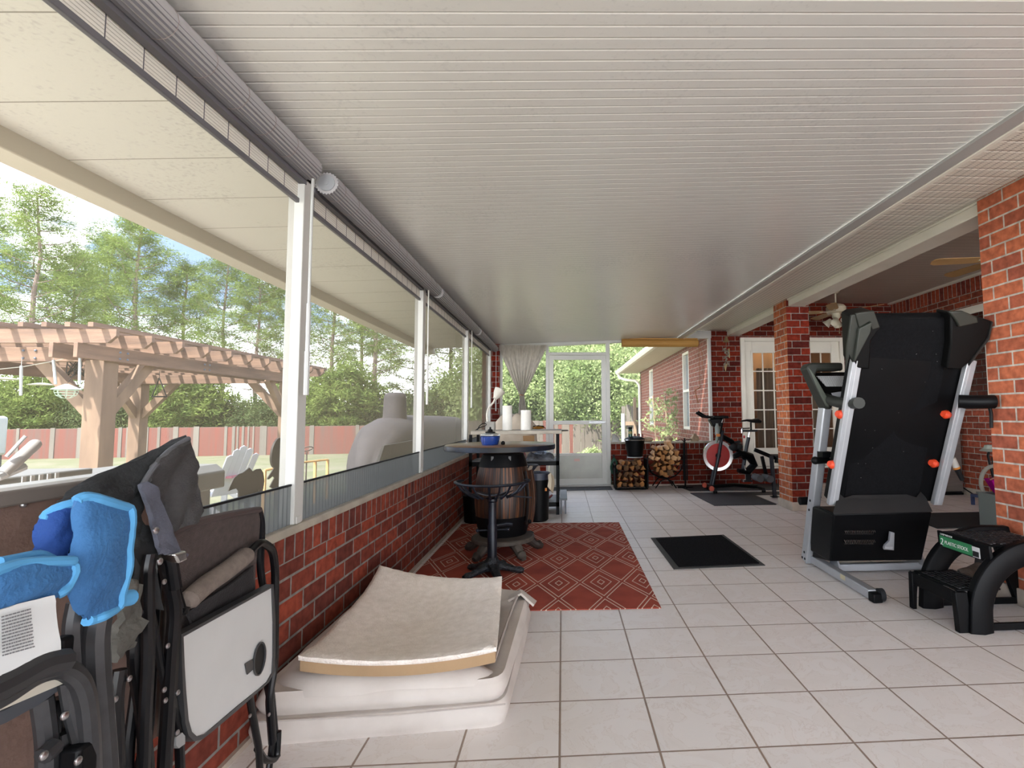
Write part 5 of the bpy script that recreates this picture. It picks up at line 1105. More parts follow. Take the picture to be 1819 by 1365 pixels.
MB().tube([(.77,8.25,.30),(.755,8.25,.16),(.77,8.25,.05),(.83,8.22,.02)], .005).build('hose_end', bpy.data.materials['hose_green'], gh)
MB().box(.79,.82,8.29,8.315,.2,.50).box(.79,.85,8.24,8.31,.38,.40).build('bracket', blackp, gh)
r = drape('plastic_sheet', .78,.92, 8.33,8.44, .696, lambda u,v: .12*(1-u)+.04*math.sin(v*5), mat('cloudy_film', srgb(196,196,192), .3, alpha=.8), 10); tag(r, 'crumpled cloudy plastic bag on the sill beside the screen door', 'bag')
# ------------------------------------------------------------------ things leaning on the knee wall, front left
def cat(P0, P1, P2, P3, t):
    return .5*((2*P1)+(-P0+P2)*t+(2*P0-5*P1+4*P2-P3)*t*t+(-P0+3*P1-3*P2+P3)*t*t*t)
def smooth_line(P, n):
    out = []; m_ = len(P)
    for i in range(m_-1):
        a, b, c, d = P[max(i-1,0)], P[i], P[i+1], P[min(i+2,m_-1)]
        for k in range(n): out.append(cat(a,b,c,d,k/n))
    out.append(P[-1]); return out
def cloth(X, rows, th=.006, n=4, wrinkle=.004, seed=1):
    # rows of traced points (pixel x, pixel y, distance in front of the plane x = X)
    rr = random.Random(seed); R = [[PX(p[0], p[1], X + (p[2] if len(p) > 2 else 0)) for p in r_] for r_ in rows]
    R = [smooth_line(r_, n) for r_ in R]; C = list(zip(*R)); C = [smooth_line(list(c), n) for c in C]; G = list(zip(*C))
    G = [[p + Vector((rr.uniform(-1,1)*wrinkle*.5 + wrinkle*math.sin(i*.9+j*.6+seed), 0, 0)) for j, p in enumerate(r_)] for i, r_ in enumerate(G)]
    mb_ = MB().sheet(G, th); mb_.G = G; return mb_
def edge(mb_, sides, r=.005, off=.006):
    G = mb_.G; E_ = {'t': list(G[0]), 'r': [g[-1] for g in G], 'b': list(G[-1])[::-1], 'l': [g[0] for g in G][::-1]}
    P = []
    for s_ in sides: P += E_[s_][(1 if P else 0):]
    return MB().tube([p + Vector((off,0,0)) for p in P], r, 8)
def pt(X, *pts): return [PX(p[0], p[1], X + (p[2] if len(p) > 2 else 0)) for p in pts]
frameb = mat('black_steel_tube', (.004,.004,.005,1), .3, .1, var=.1, spec=.35)
frameg = mat('grey_hammered_tube', (.05,.05,.053,1), .42, .5, var=.12, scale=40)
rivet = mat('rivet_steel', (.5,.5,.52,1), .3, 1)
def rivets(parent, X, pts, r=.006):
    m = MB()
    for p in pts: q = PX(p[0], p[1], X + (p[2] if len(p) > 2 else 0)); m.ball(q, r, 10, 6, (.6,1,1))
    o = m.build('rivets', rivet, parent, kind='stuff'); return o
# folded table leaning on its edge
ft = thing('folding_table', 'brown hardboard folding table on edge behind the folded chairs', 'table', (-1.03,.9,0))
hb = mat('brown_hardboard', srgb(120,96,86), .75, var=.14, scale=12, bump=.25)
box(-1.045,-1.020,.30,1.46,.33,.985).build('table_panel', hb, ft, bevel=.004)
lab(box(-1.055,-1.0,.30,1.465,.972,1.0).build('edge_rail', mat('grey_brown_rail', srgb(112,104,98), .45, var=.06), ft, bevel=.004), 'grey brown metal edge rail')
lab(MB().box(-1.062,-1.012,.30,1.465,1.0,1.006).box(-1.055,-1.046,.30,1.46,.33,1.0).build('tabletop', mat('sky_white_laminate', srgb(232,230,224), .4, var=.03), ft), 'white laminate top seen on its edge, sky sheen put into its white')  # sky reflection along the upper edge is put into the white colour
for yy in (.55,1.40): MB().tube(rnd_path([(-1.012,yy,.93),(-1.012,yy,.36),(-1.03,yy-.1,.012),(-1.03,yy-.3,.012)], .05), .012).build('folded_leg', frameb, ft)
box(-1.056,-.998,1.44,1.468,.33,.985).build('end_rail', bpy.data.materials['grey_brown_rail'], ft, bevel=.003)
MB().ball(PX(41,897,-1.018), .006, 10, 6).build('screw', rivet, ft)
# director chair with side table (farthest of the three)
ch = thing('folding_chair', 'folded director chair with white side table panel and grey brown fabric', 'chair', (-.95,1.55,0), 'folded camping chairs against the knee wall')
brn = mat('grey_brown_canvas', srgb(78,67,64), .9, var=.16, scale=60, bump=.35, bscale=320)
brd = mat('dark_canvas', srgb(44,41,42), .9, var=.2, scale=30, bump=.35, bscale=200)
XA = -.93
cloth(XA, [[(300,948,.02),(330,930,.02),(400,916,.025),(455,903,.02)],[(305,985),(335,968,.01),(400,945,.01),(457,925)],[(300,1060),(340,1030),(400,1005),(452,985)],[(310,1150,-.01),(345,1120,-.01),(400,1095,-.01),(448,1062,-.01)]], .008, 4, .002, 2).build('backrest_fabric', brn, ch, smooth=70)
MB().tube(smooth_line(pt(XA+.03, (300,950),(345,930),(400,916),(458,906)), 4), .014, 10, flat=.7).build('backrest_hem', mat('dark_brown_hem', srgb(70,58,56), .9), ch)
MB().tube(smooth_line(pt(XA+.045, (330,1072),(365,1040),(405,1012),(443,982)), 4), [.012]+[.024]*11+[.014], 12).build('arm_pad', mat('worn_arm_canvas', srgb(118,106,98), .9, var=.15, scale=50, bump=.3), ch)
cloth(XA, [[(330,1090,.02),(370,1060,.02),(410,1035,.02),(448,1005,.015)],[(335,1115,.02),(372,1090,.02),(412,1062,.02),(448,1040,.015)],[(330,1150,.01),(372,1122,.01),(412,1095,.01),(448,1070,.01)]], .006, 3, .003, 5).build('seat_fabric', brd, ch, smooth=70)
def tube_px(X, pts, r, name='frame_tube', m_=None, rr_=.03, parent=None, flat=1.0):
    return MB().tube(rnd_path(pt(X, *pts), rr_), r, 10, flat=flat).build(name, m_ or frameb, parent or ch)
tube_px(XA, [(440,985,.05),(462,962,.055),(484,975,.05),(489,1010,.04),(488,1180,.03),(478,1240,.03),(484,1320,.03)], .0115)
tube_px(XA, [(459,905,.0),(465,930,.0),(462,1010,.0),(470,1060,.0),(478,1190,.0),(492,1345,.0)], .0105)
tube_px(XA, [(300,958,.02),(312,1050,.03),(325,1090,.04),(330,1078,.045)], .010)
tube_px(XA, [(290,985,.06),(303,1040,.06),(311,1085,.06),(306,1140,.06),(300,1240,.06),(292,1365,.06),(291,1440,.06)], .0145)
tube_px(XA, [(267,1085,.05),(280,1150,.05),(293,1226,.05)], .008, 'brace')
tube_px(XA, [(302,1235,.055),(318,1300,.05),(322,1420,.04)], .010, 'brace')
tube_px(XA, [(443,1235,.02),(452,1290,.02),(460,1330,.02),(462,1375,.02)], .0115, 'leg', flat=.8)
tube_px(XA, [(474,1215,.0),(486,1275,.0),(483,1330,.0),(476,1380,.0)], .0115, 'leg', flat=.8)
tube_px(XA, [(457,1330,.01),(470,1352,.01),(492,1350,.01),(494,1300,.01)], .010, 'foot_bar')
# side table panel with dark rim and cup holder
XT = -.865
def rp(cx_, cy_, rx, ry, a0, a1, n=6): return [(cx_+rx*math.cos(math.radians(a0+(a1-a0)*k/n)), cy_+ry*math.sin(math.radians(a0+(a1-a0)*k/n))) for k in range(n+1)]
def inset(P, d):
    c = sum(P, Vector())/len(P); return [c + (p-c)*(1-d/((p-c).length)) for p in P]
outl = [(319,1128),(484,1038),(487,1100),(487,1165)] + [(485,1195),(476,1212),(462,1225)] + [(420,1262),(375,1300)] + [(357,1314),(342,1318),(332,1308),(326,1285)] + [(322,1230),(320,1180)]
O = [PX(a, b, XT) for a, b in outl]; I = inset(O, .011)
tp = thing('side_table_panel', '', '', (0,0,0)); bpy.data.objects.remove(tp)
pn = MB().prism(inset(O, .004), (-.016,0,0)).build('side_table', mat('white_melamine', srgb(190,190,188), .4, var=.04), ch)
lab(MB().ring(O, I, (.004,0,0)).ring(O, inset(O,.004), (-.02,0,0)).build('table_rim', mat('dark_rim', (.04,.04,.042,1), .4), pn), 'dark plastic rim')
c0 = PX(460,1171,XT+.003); hol = [c0 + Vector((0, .030*math.cos(a), .045*math.sin(a))) for a in [2*math.pi*k/28 for k in range(28)]]
hi = [c0 + Vector((0, .0265*math.cos(a), .041*math.sin(a))) for a in [2*math.pi*k/28 for k in range(28)]]
MB().prism([PX(434,1180,XT+.002),PX(447,1172,XT+.002),PX(450,1188,XT+.002),PX(438,1199,XT+.002)], (.003,0,0)).ring(hol, hi, (.004,0,0)).build('cup_holder_rim', bpy.data.materials['dark_rim'], pn)
MB().prism([p + Vector((-.002,0,0)) for p in hi], (.0025,0,0)).build('cup_holder_well', mat('cup_well', (.012,.012,.012,1), .5, spec=.2), pn)
tube_px(XT, [(322,1135,-.02),(323,1240,-.02),(318,1310,-.02)], .010, 'table_hinge_tube')
MB().prism(pt(XT+.002, (313,1310),(324,1302),(329,1308),(329,1322),(318,1330),(313,1325)), (-.012,0,0)).build('hinge_clip', mat('pale_clip', srgb(150,150,150), .5), ch)
rivets(ch, XA+.075, [(292,1034),(298,1148),(292,1226),(294,1245),(316,1231),(315,1302)]); rivets(ch, XA+.035, [(444,1272),(478,1270)])
lab(MB().prism(pt(XA+.076, (245,1072),(253,1070),(250,1102),(243,1104)), (.002,0,0)).build('hang_tag', mat('cream_tag', srgb(200,188,156), .6), ch), 'small cream tag')
lo_, hi_ = PX(248.5,1099,XA+.079), PX(249.5,1074,XA+.079)
text_obj('ATR', .008, lo_, (hi_-lo_), (0,-1,0), km, ch, 'tag_letters')
# black and grey camp chair with peaked fabric
cb2 = thing('folding_chair', 'folded black camp chair with tall peaked grey fabric back', 'chair', (-.87,1.3,0), 'folded camping chairs against the knee wall')
XB = -.86
blk = mat('black_ripstop', srgb(34,36,38), .85, var=.35, scale=16, bump=.5, bscale=60)
gry = mat('charcoal_quilted', srgb(62,60,60), .88, var=.14, scale=70, bump=.3, bscale=260)
slt = mat('slate_webbing', srgb(84,86,98), .85, var=.12, scale=30, bump=.2)
cloth(XB, [[(107,893,0),(160,858,.0),(250,808,.01),(335,779,.03)],[(120,905,.01),(180,880,.03),(245,850,.03),(290,812,.04)],[(170,925,.0),(205,910,.03),(235,890,.02),(252,862,.03)],[(205,1000,-.01),(225,985,.01),(240,960,.02),(250,925,.02)],[(225,1075,-.01),(235,1060,.0),(245,1035,.01),(255,1000,.01)]], .008, 5, .006, 3).build('back_flap', blk, cb2, smooth=70)
cloth(XB, [[(250,862,.035),(268,835,.05),(300,800,.055),(335,779,.04)],[(262,868,.02),(285,850,.02),(315,830,.03),(342,820,.02)],[(285,900,.0),(305,890,.01),(330,880,.02),(350,872,.015)],[(300,945,.0),(318,938,.01),(338,932,.015),(350,925,.01)]], .008, 5, .006, 7).build('back_fabric', gry, cb2, smooth=70)
MB().tube(smooth_line(pt(XB+.05, (250,868),(268,838),(298,803),(335,779)), 4), .005, 8).build('fabric_piping', mat('light_piping', srgb(84,84,88), .8), cb2)
cloth(XB+.05, [[(246,862),(258,856),(272,866)],[(255,900),(270,905),(290,912)],[(268,935),(285,945),(305,958)],[(272,965),(288,968),(328,990)],[(285,985),(300,985),(332,985)]], .008, 4, .002, 4).build('arm_strap', slt, cb2, smooth=70)
cloth(XB+.02, [[(238,938),(256,932),(275,950)],[(228,975),(250,970),(272,985)],[(232,1010),(252,1005),(275,1015)],[(250,1085),(262,1080),(280,1085)]], .008, 3, .006, 9).build('seat_bundle', mat('black_bundle', (.012,.012,.013,1), .85, var=.3), cb2, smooth=70)
def tb(pts, r, name='frame_tube', m_=None): return tube_px(XB, pts, r, name, m_, .03, cb2)
tb([(268,985,.05),(263,1010,.05),(263,1180,.045),(258,1270,.04),(252,1440,.02)], .0115)
tb([(300,985,.05),(305,1000,.055),(312,1045,.055)], .012)
tb([(243,1100,.02),(238,1180,.02),(250,1240,.02),(262,1365,.02),(266,1450,.02)], .0125, 'leg')
tb([(213,1190,.03),(205,1240,.03),(208,1340,.03),(210,1500,.02)], .0125, 'leg')
tb([(230,1140,.0),(245,1200,.0),(228,1330,.0),(228,1460,.0)], .010, 'brace')
MB().prism(pt(XB+.075, (311,985),(332,978),(335,995),(318,1002)), (-.03,0,0)).build('steel_ferrule', chrome, cb2, bevel=.004)
rivets(cb2, XB+.075, [(277,943),(284,998)], .007); rivets(cb2, XB+.045, [(250,1089),(230,1206),(205,1243)])
cloth(XB+.045, [[(205,1055),(222,1030),(240,1040)],[(200,1100),(225,1090),(246,1100)],[(195,1140),(222,1130),(242,1120)],[(190,1178),(212,1165),(232,1150)]], .012, 4, .006, 11).build('carry_pouch', mat('olive_grey_pouch', srgb(92,90,84), .85, var=.2, scale=20, bump=.3), cb2, smooth=70)
# blue camp chair nearest the camera
cc_ = thing('folding_chair', 'folded bright blue camp chair with thick grey tubes nearest the camera', 'chair', (-.74,1.0,0), 'folded camping chairs against the knee wall')
XC = -.74
blue = mat('blue_canvas', srgb(52,104,154), .85, var=.10, scale=7, bump=.3, bscale=120, col2=srgb(38,82,128))
lblue = mat('light_blue_binding', srgb(78,146,194), .85, var=.06)
nblue = mat('deep_blue_canvas', srgb(26,66,134), .85, var=.14, scale=6, bump=.3, bscale=120)
q_ = cloth(XC, [[(70,925,-.02),(95,905,-.01),(130,892,0)],[(62,960,-.02),(95,950,.0),(130,940,.0)],[(56,1000,-.03),(90,1000,-.01),(125,1005,.0)],[(50,1040,-.03),(85,1045,-.02),(122,1045,.0)]], .006, 5, .003, 2)
q_.build('rear_flap', nblue, cc_, smooth=70); edge(q_, 't', .007, .004).build('rear_flap_binding', lblue, cc_)
q_ = cloth(XC+.03, [[(131,890),(150,883,.004),(190,893,.006),(226,903)],[(128,940),(155,935,.012),(195,940,.012),(226,955)],[(123,1010),(150,1000,.012),(190,1000,.012),(219,1020)],[(121,1058),(148,1060,.008),(180,1062,.008),(208,1068)],[(148,1104),(160,1102,.002),(180,1094,.004),(203,1082)]], .006, 5, .0015, 3)
q_.build('front_flap', blue, cc_, smooth=70); edge(q_, 'trb', .0075, .004).build('flap_binding', lblue, cc_)
q_ = cloth(XC+.045, [[(-40,1028),(0,1010),(50,1000),(122,997)],[(-40,1050),(0,1035,.008),(60,1022,.008),(126,1012)],[(-40,1085),(0,1065,.008),(60,1050,.008),(117,1040)],[(-40,1100),(0,1086),(50,1070),(98,1056)]], .006, 5, .0015, 6)
q_.build('seat_sling', blue, cc_, smooth=70); edge(q_, 'tr', .007, .004).build('sling_binding', lblue, cc_)
MB().tube(smooth_line(pt(XC+.01, (0,998),(30,992),(70,985),(92,993)), 3), .006, 8).build('rear_binding', lblue, cc_)
MB().tube([PX(205,1068,XC+.02), PX(232,1062,XC+.02)], [.011,.013], 14, caps=False).build('rolled_binding', lblue, cc_)
lbm = mat('care_label_cloth', srgb(206,208,208), .8, var=.04)
cl = cloth(XC+.058, [[(-30,1092),(30,1074),(94,1058)],[(-30,1120),(30,1102),(98,1085)],[(-30,1160),(40,1150),(104,1140)],[(-30,1205),(20,1196),(105,1160)]], .002, 4, .001, 8).build('care_label', lbm, cc_, smooth=70)
p0, p1, p2 = PX(2,1100,XC+.068), PX(60,1084,XC+.068), PX(4,1160,XC+.068)
xd = (p1-p0); yd = (p0-p2)
m = MB(); rq = random.Random(5)
for row in range(13):
    t = row/13; a = PX(2+2*t,1098+74*t,XC+.066); b = PX(56+8*t,1083+72*t,XC+.066); d_ = (b-a); s_ = 0
    while s_ < .93:
        w = rq.uniform(.03,.12); q = a + d_*s_; e = a + d_*min(.96,s_+w); m.prism([q, e, e+Vector((0,0,.0016)), q+Vector((0,0,.0016))], (.0006,0,0)); s_ += w+.025
m.build('printed_lines', mat('grey_ink', (.15,.15,.16,1), .7), cl, kind='stuff')
def tc_(pts, r, name='frame_tube', m_=None, flat=1.0): return tube_px(XC, pts, r, name, m_ or frameg, .05, cc_, flat)
tc_([(178,1085,.02),(170,1130,.02),(172,1190,.02),(178,1260,.02),(186,1365,.02),(192,1480,.02)], .0175)
tc_([(138,1070,.0),(130,1110,.0),(134,1180,.0),(150,1300,.0),(158,1460,.0)], .0135)
tc_([(-40,1258,.045),(10,1235,.045),(70,1195,.045),(112,1186,.045),(140,1205,.045),(152,1240,.045),(158,1300,.04),(164,1460,.03)], .0135)
lab(tc_([(-40,1240,.055),(10,1216,.055),(70,1182,.055),(112,1176,.055)], .017, 'arm_sleeve', mat('black_sleeve', (.02,.02,.022,1), .5)), 'black plastic arm sleeve')
tc_([(118,1210,.03),(128,1270,.03),(146,1335,.03)], .010, 'brace'); tc_([(74,1240,.01),(84,1310,.01),(84,1450,.0)], .013, 'leg')
tc_([(105,1240,.0),(100,1300,.0),(95,1340,.0)], .010, 'brace', frameb)
tc_([(112,1300,.01),(114,1365,.01),(116,1460,.0)], .012, 'leg')
MB().beam(PX(-40,1268,XC+.03), PX(112,1205,XC+.03), .010, .012).build('seat_edge', mat('ivory_edge', srgb(190,184,170), .6), cc_)
MB().prism(pt(XC+.02, (-40,1280),(10,1262),(70,1228),(112,1208),(112,1222),(70,1252),(10,1285),(-40,1305)), (-.012,0,0)).build('seat_valance', mat('slate_valance', (.05,.055,.065,1), .7), cc_)
MB().cbox(PX(140,1350,XC+.035), .03, .035, .05).build('joint_block', blackp, cc_, bevel=.006)
MB().cbox(PX(110,1150,XC+.02), .02, .02, .03).build('joint_block', blackp, cc_, bevel=.005)
MB().tube(pt(XC+.03, (76,1345),(98,1325)), .012).build('bolt_sleeve', frameg, cc_)
rivets(cc_, XC+.055, [(139,1352),(115,1272),(78,1343)], .006)
# flat brown tray panel standing low behind the blue chair
r = MB().prism([(-.88,.62,.0),(-.88,1.12,.0),(-.90,1.12,.42),(-.90,.62,.42)], (-.015,0,0)).build('panel', mat('taupe_panel', srgb(112,102,92), .8, var=.1, scale=5)); tag(r, 'taupe fibreboard panel standing on the floor behind the blue chair', 'panel')
# ------------------------------------------------------------------ pergola in the yard
cedar = mat('cedar', srgb(136,112,92), .8, var=.16, scale=5, stretch=(1,1,.25), bump=.2, col2=srgb(104,84,70))
cedarh = mat('cedar_beam', srgb(136,108,90), .8, var=.16, scale=4, stretch=(.3,.3,3), bump=.2, col2=srgb(96,76,66))
pg = thing('pergola', 'large cedar pergola with slatted roof standing in the yard', 'pergola', (-6.2,7.8,-.6))
PAX, PBX, PAY, PBY = -4.93, -7.45, 5.9, 9.7
for x in (PAX, PBX):
    for y in (PAY, PBY):
        b = gz(x,y); MB().box(x-.095,x+.095,y-.095,y+.095,b-.05,1.75).build('post', cedar, pg, bevel=.006)
for x in (PAX, PBX):
    for dx in (-.115,.115): MB().box(x+dx-.02,x+dx+.02,PAY-.45,PBY+.45,1.74,1.89).build('side_beam', cedarh, pg, bevel=.004)
for y in (PAY, PBY):
    MB().box(PBX-.4,PAX-.10,y-.115-.02,y-.115+.02,1.73,1.88).build('cross_beam', cedarh, pg, bevel=.004)
for k in range(11):
    y = PAY-.40 + k*.46; x0, x1 = PBX-.5, PAX+.45
    MB().prism([(x0+.08,y,1.89),(x0,y,1.96),(x0,y,2.03),(x1,y,2.03),(x1,y,1.96),(x1-.08,y,1.89)], (0,.04,0)).build('rafter', cedarh, pg)
for k in range(16):
    x = PBX-.4 + k*.215; MB().box(x,x+.05,PAY-.55,PBY+.75,2.03,2.075).build('slat', cedarh, pg)
for x in (PAX, PBX):
    for y, s_ in ((PAY,1),(PBY,-1)):
        MB().beam((x,y+s_*.06,1.17),(x,y+s_*.62,1.77), .09, .12).build('brace', cedar, pg)
for y in (PAY, PBY):
    for x, s_ in ((PAX,-1),(PBX,1)):
        MB().beam((x+s_*.06,y,1.17),(x+s_*.62,y,1.77), .09, .12).build('brace', cedar, pg)
m = MB()
for y0_ in (5.95,7.3,9.6):
    for dy in (0,.10):
        for dz in (0,.07): m.ball((PAX+.137,y0_+dy,1.775+dz), .013, 8, 4)
for dx in (0,.12):
    for dz in (0,.08): m.ball((PAX-.55+dx*-1,PAY-.14,1.765+dz), .013, 8, 4)
m.build('carriage_bolts', mat('blue_grey_bolt', srgb(112,122,140), .5, .3), pg, kind='stuff')
# things hanging in the pergola
whm = mat('white_enamel', srgb(176,180,178), .5, var=.03)
for i, (px_, py0, py1, Y_) in enumerate(((38,650,703,5.6),(95,640,683,5.6),(142,632,683,5.6))):
    a = PY(px_, py0, Y_); b = PY(px_+(4 if i == 1 else -1), py1, Y_); r = MB().tube([a, b], .012).tube([a, a+Vector((0,0,max(.02,1.75-a.z)))], .002).build('light_tube', whm)
    tag(r, 'white hanging tube under the pergola beam, ' + ('leftmost of the three', 'middle of the three', 'rightmost of the three beside the cedar post')[i], 'light tube', 'white tubes under the pergola')
c = PY(118,692,5.5); ln = thing('garden_lantern', 'pale green wire basket lantern with a cone cap hanging under the pergola', 'lantern', c)
MB().lathe([(0,.055),(.02,.05),(.115,.0),(.112,-.004),(.02,.04)], c, 24).build('cone_cap', mat('pale_green_cap', srgb(186,206,204), .5), ln)
wgm = mat('pale_wire', srgb(196,216,196), .5)
m = MB()
for k in range(8):
    a = math.pi*2*k/8; m.tube([c+Vector((.085*math.cos(a)*s_, .085*math.sin(a)*s_, z)) for s_, z in ((1,0),(1,-.03),(.85,-.06),(.4,-.085),(0,-.09))], .0025, 5)
for z, s_ in ((-.01,1),(-.035,.98),(-.06,.85)): m.tube([c+Vector((.085*s_*math.cos(t), .085*s_*math.sin(t), z)) for t in [2*math.pi*k/16 for k in range(16)]], .0025, 5, closed=True)
m.build('wire_basket', wgm, ln)
MB().tube([c+Vector((0,0,.05)), c+Vector((0,.2,1.8-c.z))], .002).build('hanging_wire', blackp, ln)
for i, (px_, py_) in enumerate(((75,684),(8,674))):
    c = PY(px_, py_, 8.4); r = MB().lathe([(0,.03),(.05,.028),(.17,.0),(.165,-.005),(0,.015)], c, 24).tube([c+Vector((0,0,.03)), c+Vector((0,0,1.9-c.z))], .003).build('pendant_shade', mat('cream_shade', srgb(206,206,186), .5))
    tag(r, ('cream saucer pendant shade under the pergola nearer the lantern','cream saucer pendant shade under the pergola at the left edge')[i], 'lamp', 'saucer pendants under the pergola')
a, b, c = PY(283,672,9.0), PY(270,705,9.0), PY(296,705,9.0)
r = MB().tube([a, b], .009).tube([a, c], .009).tube([b, c], .012).tube([a, Vector((a.x,a.y,1.9))], .004).tube([PY(281,672,9.0), PY(280,704,9.0)], .004).build('hanging_trapeze', darkgrey); tag(r, 'black triangular trapeze hanging from the pergola rafters', 'trapeze')
pts = [PY(x, y, 5.7) for x, y in ((-60,662),(0,656),(40,652),(95,642),(120,636),(143,631))]
r = MB().tube(pts, .004, 5).build('string_light_cable', mat('pale_cable', srgb(190,186,170), .6)); tag(r, 'thin pale cable strung under the pergola front beam', 'cable')
m = MB(); rq = random.Random(9); c = PY(135,652,6.4)
pts = [c + Vector((rq.uniform(-.11,.11), rq.uniform(-.04,.04), rq.uniform(-.13,.13))) for _ in range(34)]
r = m.tube(smooth_line(pts, 3), .006, 5).build('cable_coil', blackp); tag(r, 'tangle of black cable hanging behind the pergola corner post', 'cable')
# ------------------------------------------------------------------ privacy fence
redp = mat('red_stained_planks', srgb(116,60,50), .85, var=.3, scale=1.6, stretch=(3,1,.12), bump=.3, bscale=8, col2=srgb(96,74,68))
greyp = mat('weathered_grey_planks', srgb(116,110,102), .9, var=.12, scale=3, stretch=(1,1,.1))
fn = thing('privacy_fence', 'long red stained plank fence with grey replacement boards across the yard', 'fence', (-14,34,-1.1))
def FP(px_): # fence line point for a pixel column
    d = ray(px_, 780); A0 = Vector((-44,31,0)); A1 = Vector((6,34.5,0)); n_ = Vector((-(A1.y-A0.y), A1.x-A0.x, 0)); t = (A0-EYE).dot(n_)/d.dot(n_); p = EYE + d*t; return Vector((p.x,p.y,0))
gaps = [(30,35),(90,98),(138,147),(211,217),(225,229),(260,264),(280,285),(308,317),(344,354),(399,404),(413,418),(421,424),(430,434),(440,443),(449,452),(462,474),(550,558),(632,638),(700,706),(760,770)]
xs_ = -40
def seg(a, b, z1, nm, m_, th=.03):
    pa, pb = FP(a), FP(b); n_ = (pb-pa).normalized().cross(Vector((0,0,1)))*th
    return MB().prism([pa+Vector((0,0,-1.15)), pb+Vector((0,0,-1.15)), pb+Vector((0,0,z1)), pa+Vector((0,0,z1))], n_).build(nm, m_, fn)
for a, b in gaps + [(880,885)]:
    seg(xs_, a, .56, 'plank_run', redp); 
    if b < 880: seg(a, b, .62, 'grey_board', greyp, .06)
    xs_ = b
pts = [FP(-40)+Vector((0,.02,.56)), FP(880)+Vector((0,.02,.56))]
MB().beam(pts[0], pts[1], .05, .03).build('cap_rail', greyp, fn)
# fence seen through the screen door, and its gate by the house
greyd = mat('old_grey_planks', srgb(96,88,79), .9, var=.12, scale=3, stretch=(1,1,.1))
redd = mat('faded_red_planks', srgb(104,62,52), .9, var=.2, scale=3, stretch=(1,1,.1))
fn2 = thing('privacy_fence', 'weathered plank fence with a few red boards behind the screen door', 'fence', (-.5,19.5,-.8))
rq = random.Random(6); x = -5.2; k = 0
while x < 2.3:
    w = rq.choice((.14,.14,.28)); red = -1.5 < x < 1.4 and rq.random() < .48
    box(x,x+w-.008,19.5+rq.uniform(-.01,.01),19.52,-.95,.93+rq.uniform(-.03,.03)).build('board', redp if red else mat_grey2 if k else greyp, fn2) if False else MB().box(x,x+w-.008,19.5,19.52,-.95,.93+rq.uniform(-.03,.03)).build('board', redd if red else greyd, fn2); x += w; k += 1
gt2 = thing('garden_gate', 'grey plank gate with cross rail beside the brick wing corner', 'gate', (2.3,17,-.8))
for i in range(5):
    x = 1.92 + i*.15; MB().box(x,x+.13,17.0,17.02,-.8,1.45-.05*abs(i-1)).build('board', greyp, gt2)
cdp = mat('weathered_post', srgb(150,128,106), .9, var=.12, scale=3, stretch=(1,1,.15))
MB().box(2.30,2.39,16.9,16.99,-.8,1.68).build('gate_post', cdp, gt2); MB().box(1.95,2.6,16.93,16.96,.78,.90).box(1.95,2.6,16.93,16.96,-.2,-.08).build('rail', cdp, gt2)
# ------------------------------------------------------------------ trees
def needles(n_cl, crown, seed, spread=.36, nn=26, ln=.26, wd=.028, flat=.5):
    rg = np.random.RandomState(seed); C = crown(rg, n_cl); V = []; F = []
    c = np.repeat(C, nn, axis=0); N_ = len(c)
    d = rg.normal(size=(N_,3)); d[:,2] = d[:,2]*flat + .25; d /= np.linalg.norm(d, axis=1)[:,None]
    o = c + rg.normal(size=(N_,3))*spread*np.array([1,1,.45]); s_ = np.cross(d, rg.normal(size=(N_,3))); s_ /= np.linalg.norm(s_, axis=1)[:,None]+1e-9
    L = ln*(.6+.8*rg.rand(N_))[:,None]
    v = np.stack([o - s_*wd, o + s_*wd, o + d*L], axis=1).reshape(-1,3)
    return v, N_
def leaf_mesh(name, v, N_, m_):
    me = bpy.data.meshes.new(name); me.vertices.add(len(v)); me.vertices.foreach_set('co', v.astype(np.float32).ravel())
    me.loops.add(3*N_); me.polygons.add(N_); me.loops.foreach_set('vertex_index', np.arange(3*N_, dtype=np.int32))
    me.polygons.foreach_set('loop_start', np.arange(0, 3*N_, 3, dtype=np.int32)); me.polygons.foreach_set('loop_total', np.full(N_, 3, dtype=np.int32))
    me.update(); me.materials.append(m_); return me
def leafmat(name, c1, c2, tr=.35):
    m_, t, b = base(name); out = t.nodes['Material Output']
    g = N(t, 'ShaderNodeNewGeometry'); nz = N(t, 'ShaderNodeTexNoise'); nz.inputs['Scale'].default_value = .9; nz.inputs['Detail'].default_value = 3; t.links.new(g.outputs['Position'], nz.inputs[0])
    rp = N(t, 'ShaderNodeValToRGB'); rp.color_ramp.elements[0].position = .35; rp.color_ramp.elements[1].position = .65; rp.color_ramp.elements[0].color = c1; rp.color_ramp.elements[1].color = c2
    t.links.new(nz.outputs[0], rp.inputs[0]); t.links.new(rp.outputs[0], b.inputs['Base Color']); b.inputs['Roughness'].default_value = .7; b.inputs['Specular IOR Level'].default_value = .2
    tl = N(t, 'ShaderNodeBsdfTranslucent'); t.links.new(rp.outputs[0], tl.inputs[0]); mx = N(t, 'ShaderNodeMixShader'); mx.inputs[0].default_value = tr
    t.links.new(b.outputs[0], mx.inputs[1]); t.links.new(tl.outputs[0], mx.inputs[2]); t.links.new(mx.outputs[0], out.inputs[0]); return m_
pinem = leafmat('pine_needles', (.07,.115,.025,1), (.19,.25,.065,1)); bushm = leafmat('shrub_leaves', (.035,.058,.018,1), (.11,.15,.055,1)); leafm = leafmat('broad_leaves', (.15,.21,.07,1), (.36,.42,.20,1), .45)
bark = mat('pine_bark', srgb(128,112,104), .95, var=.2, scale=6, stretch=(1,1,.3), bump=.5)
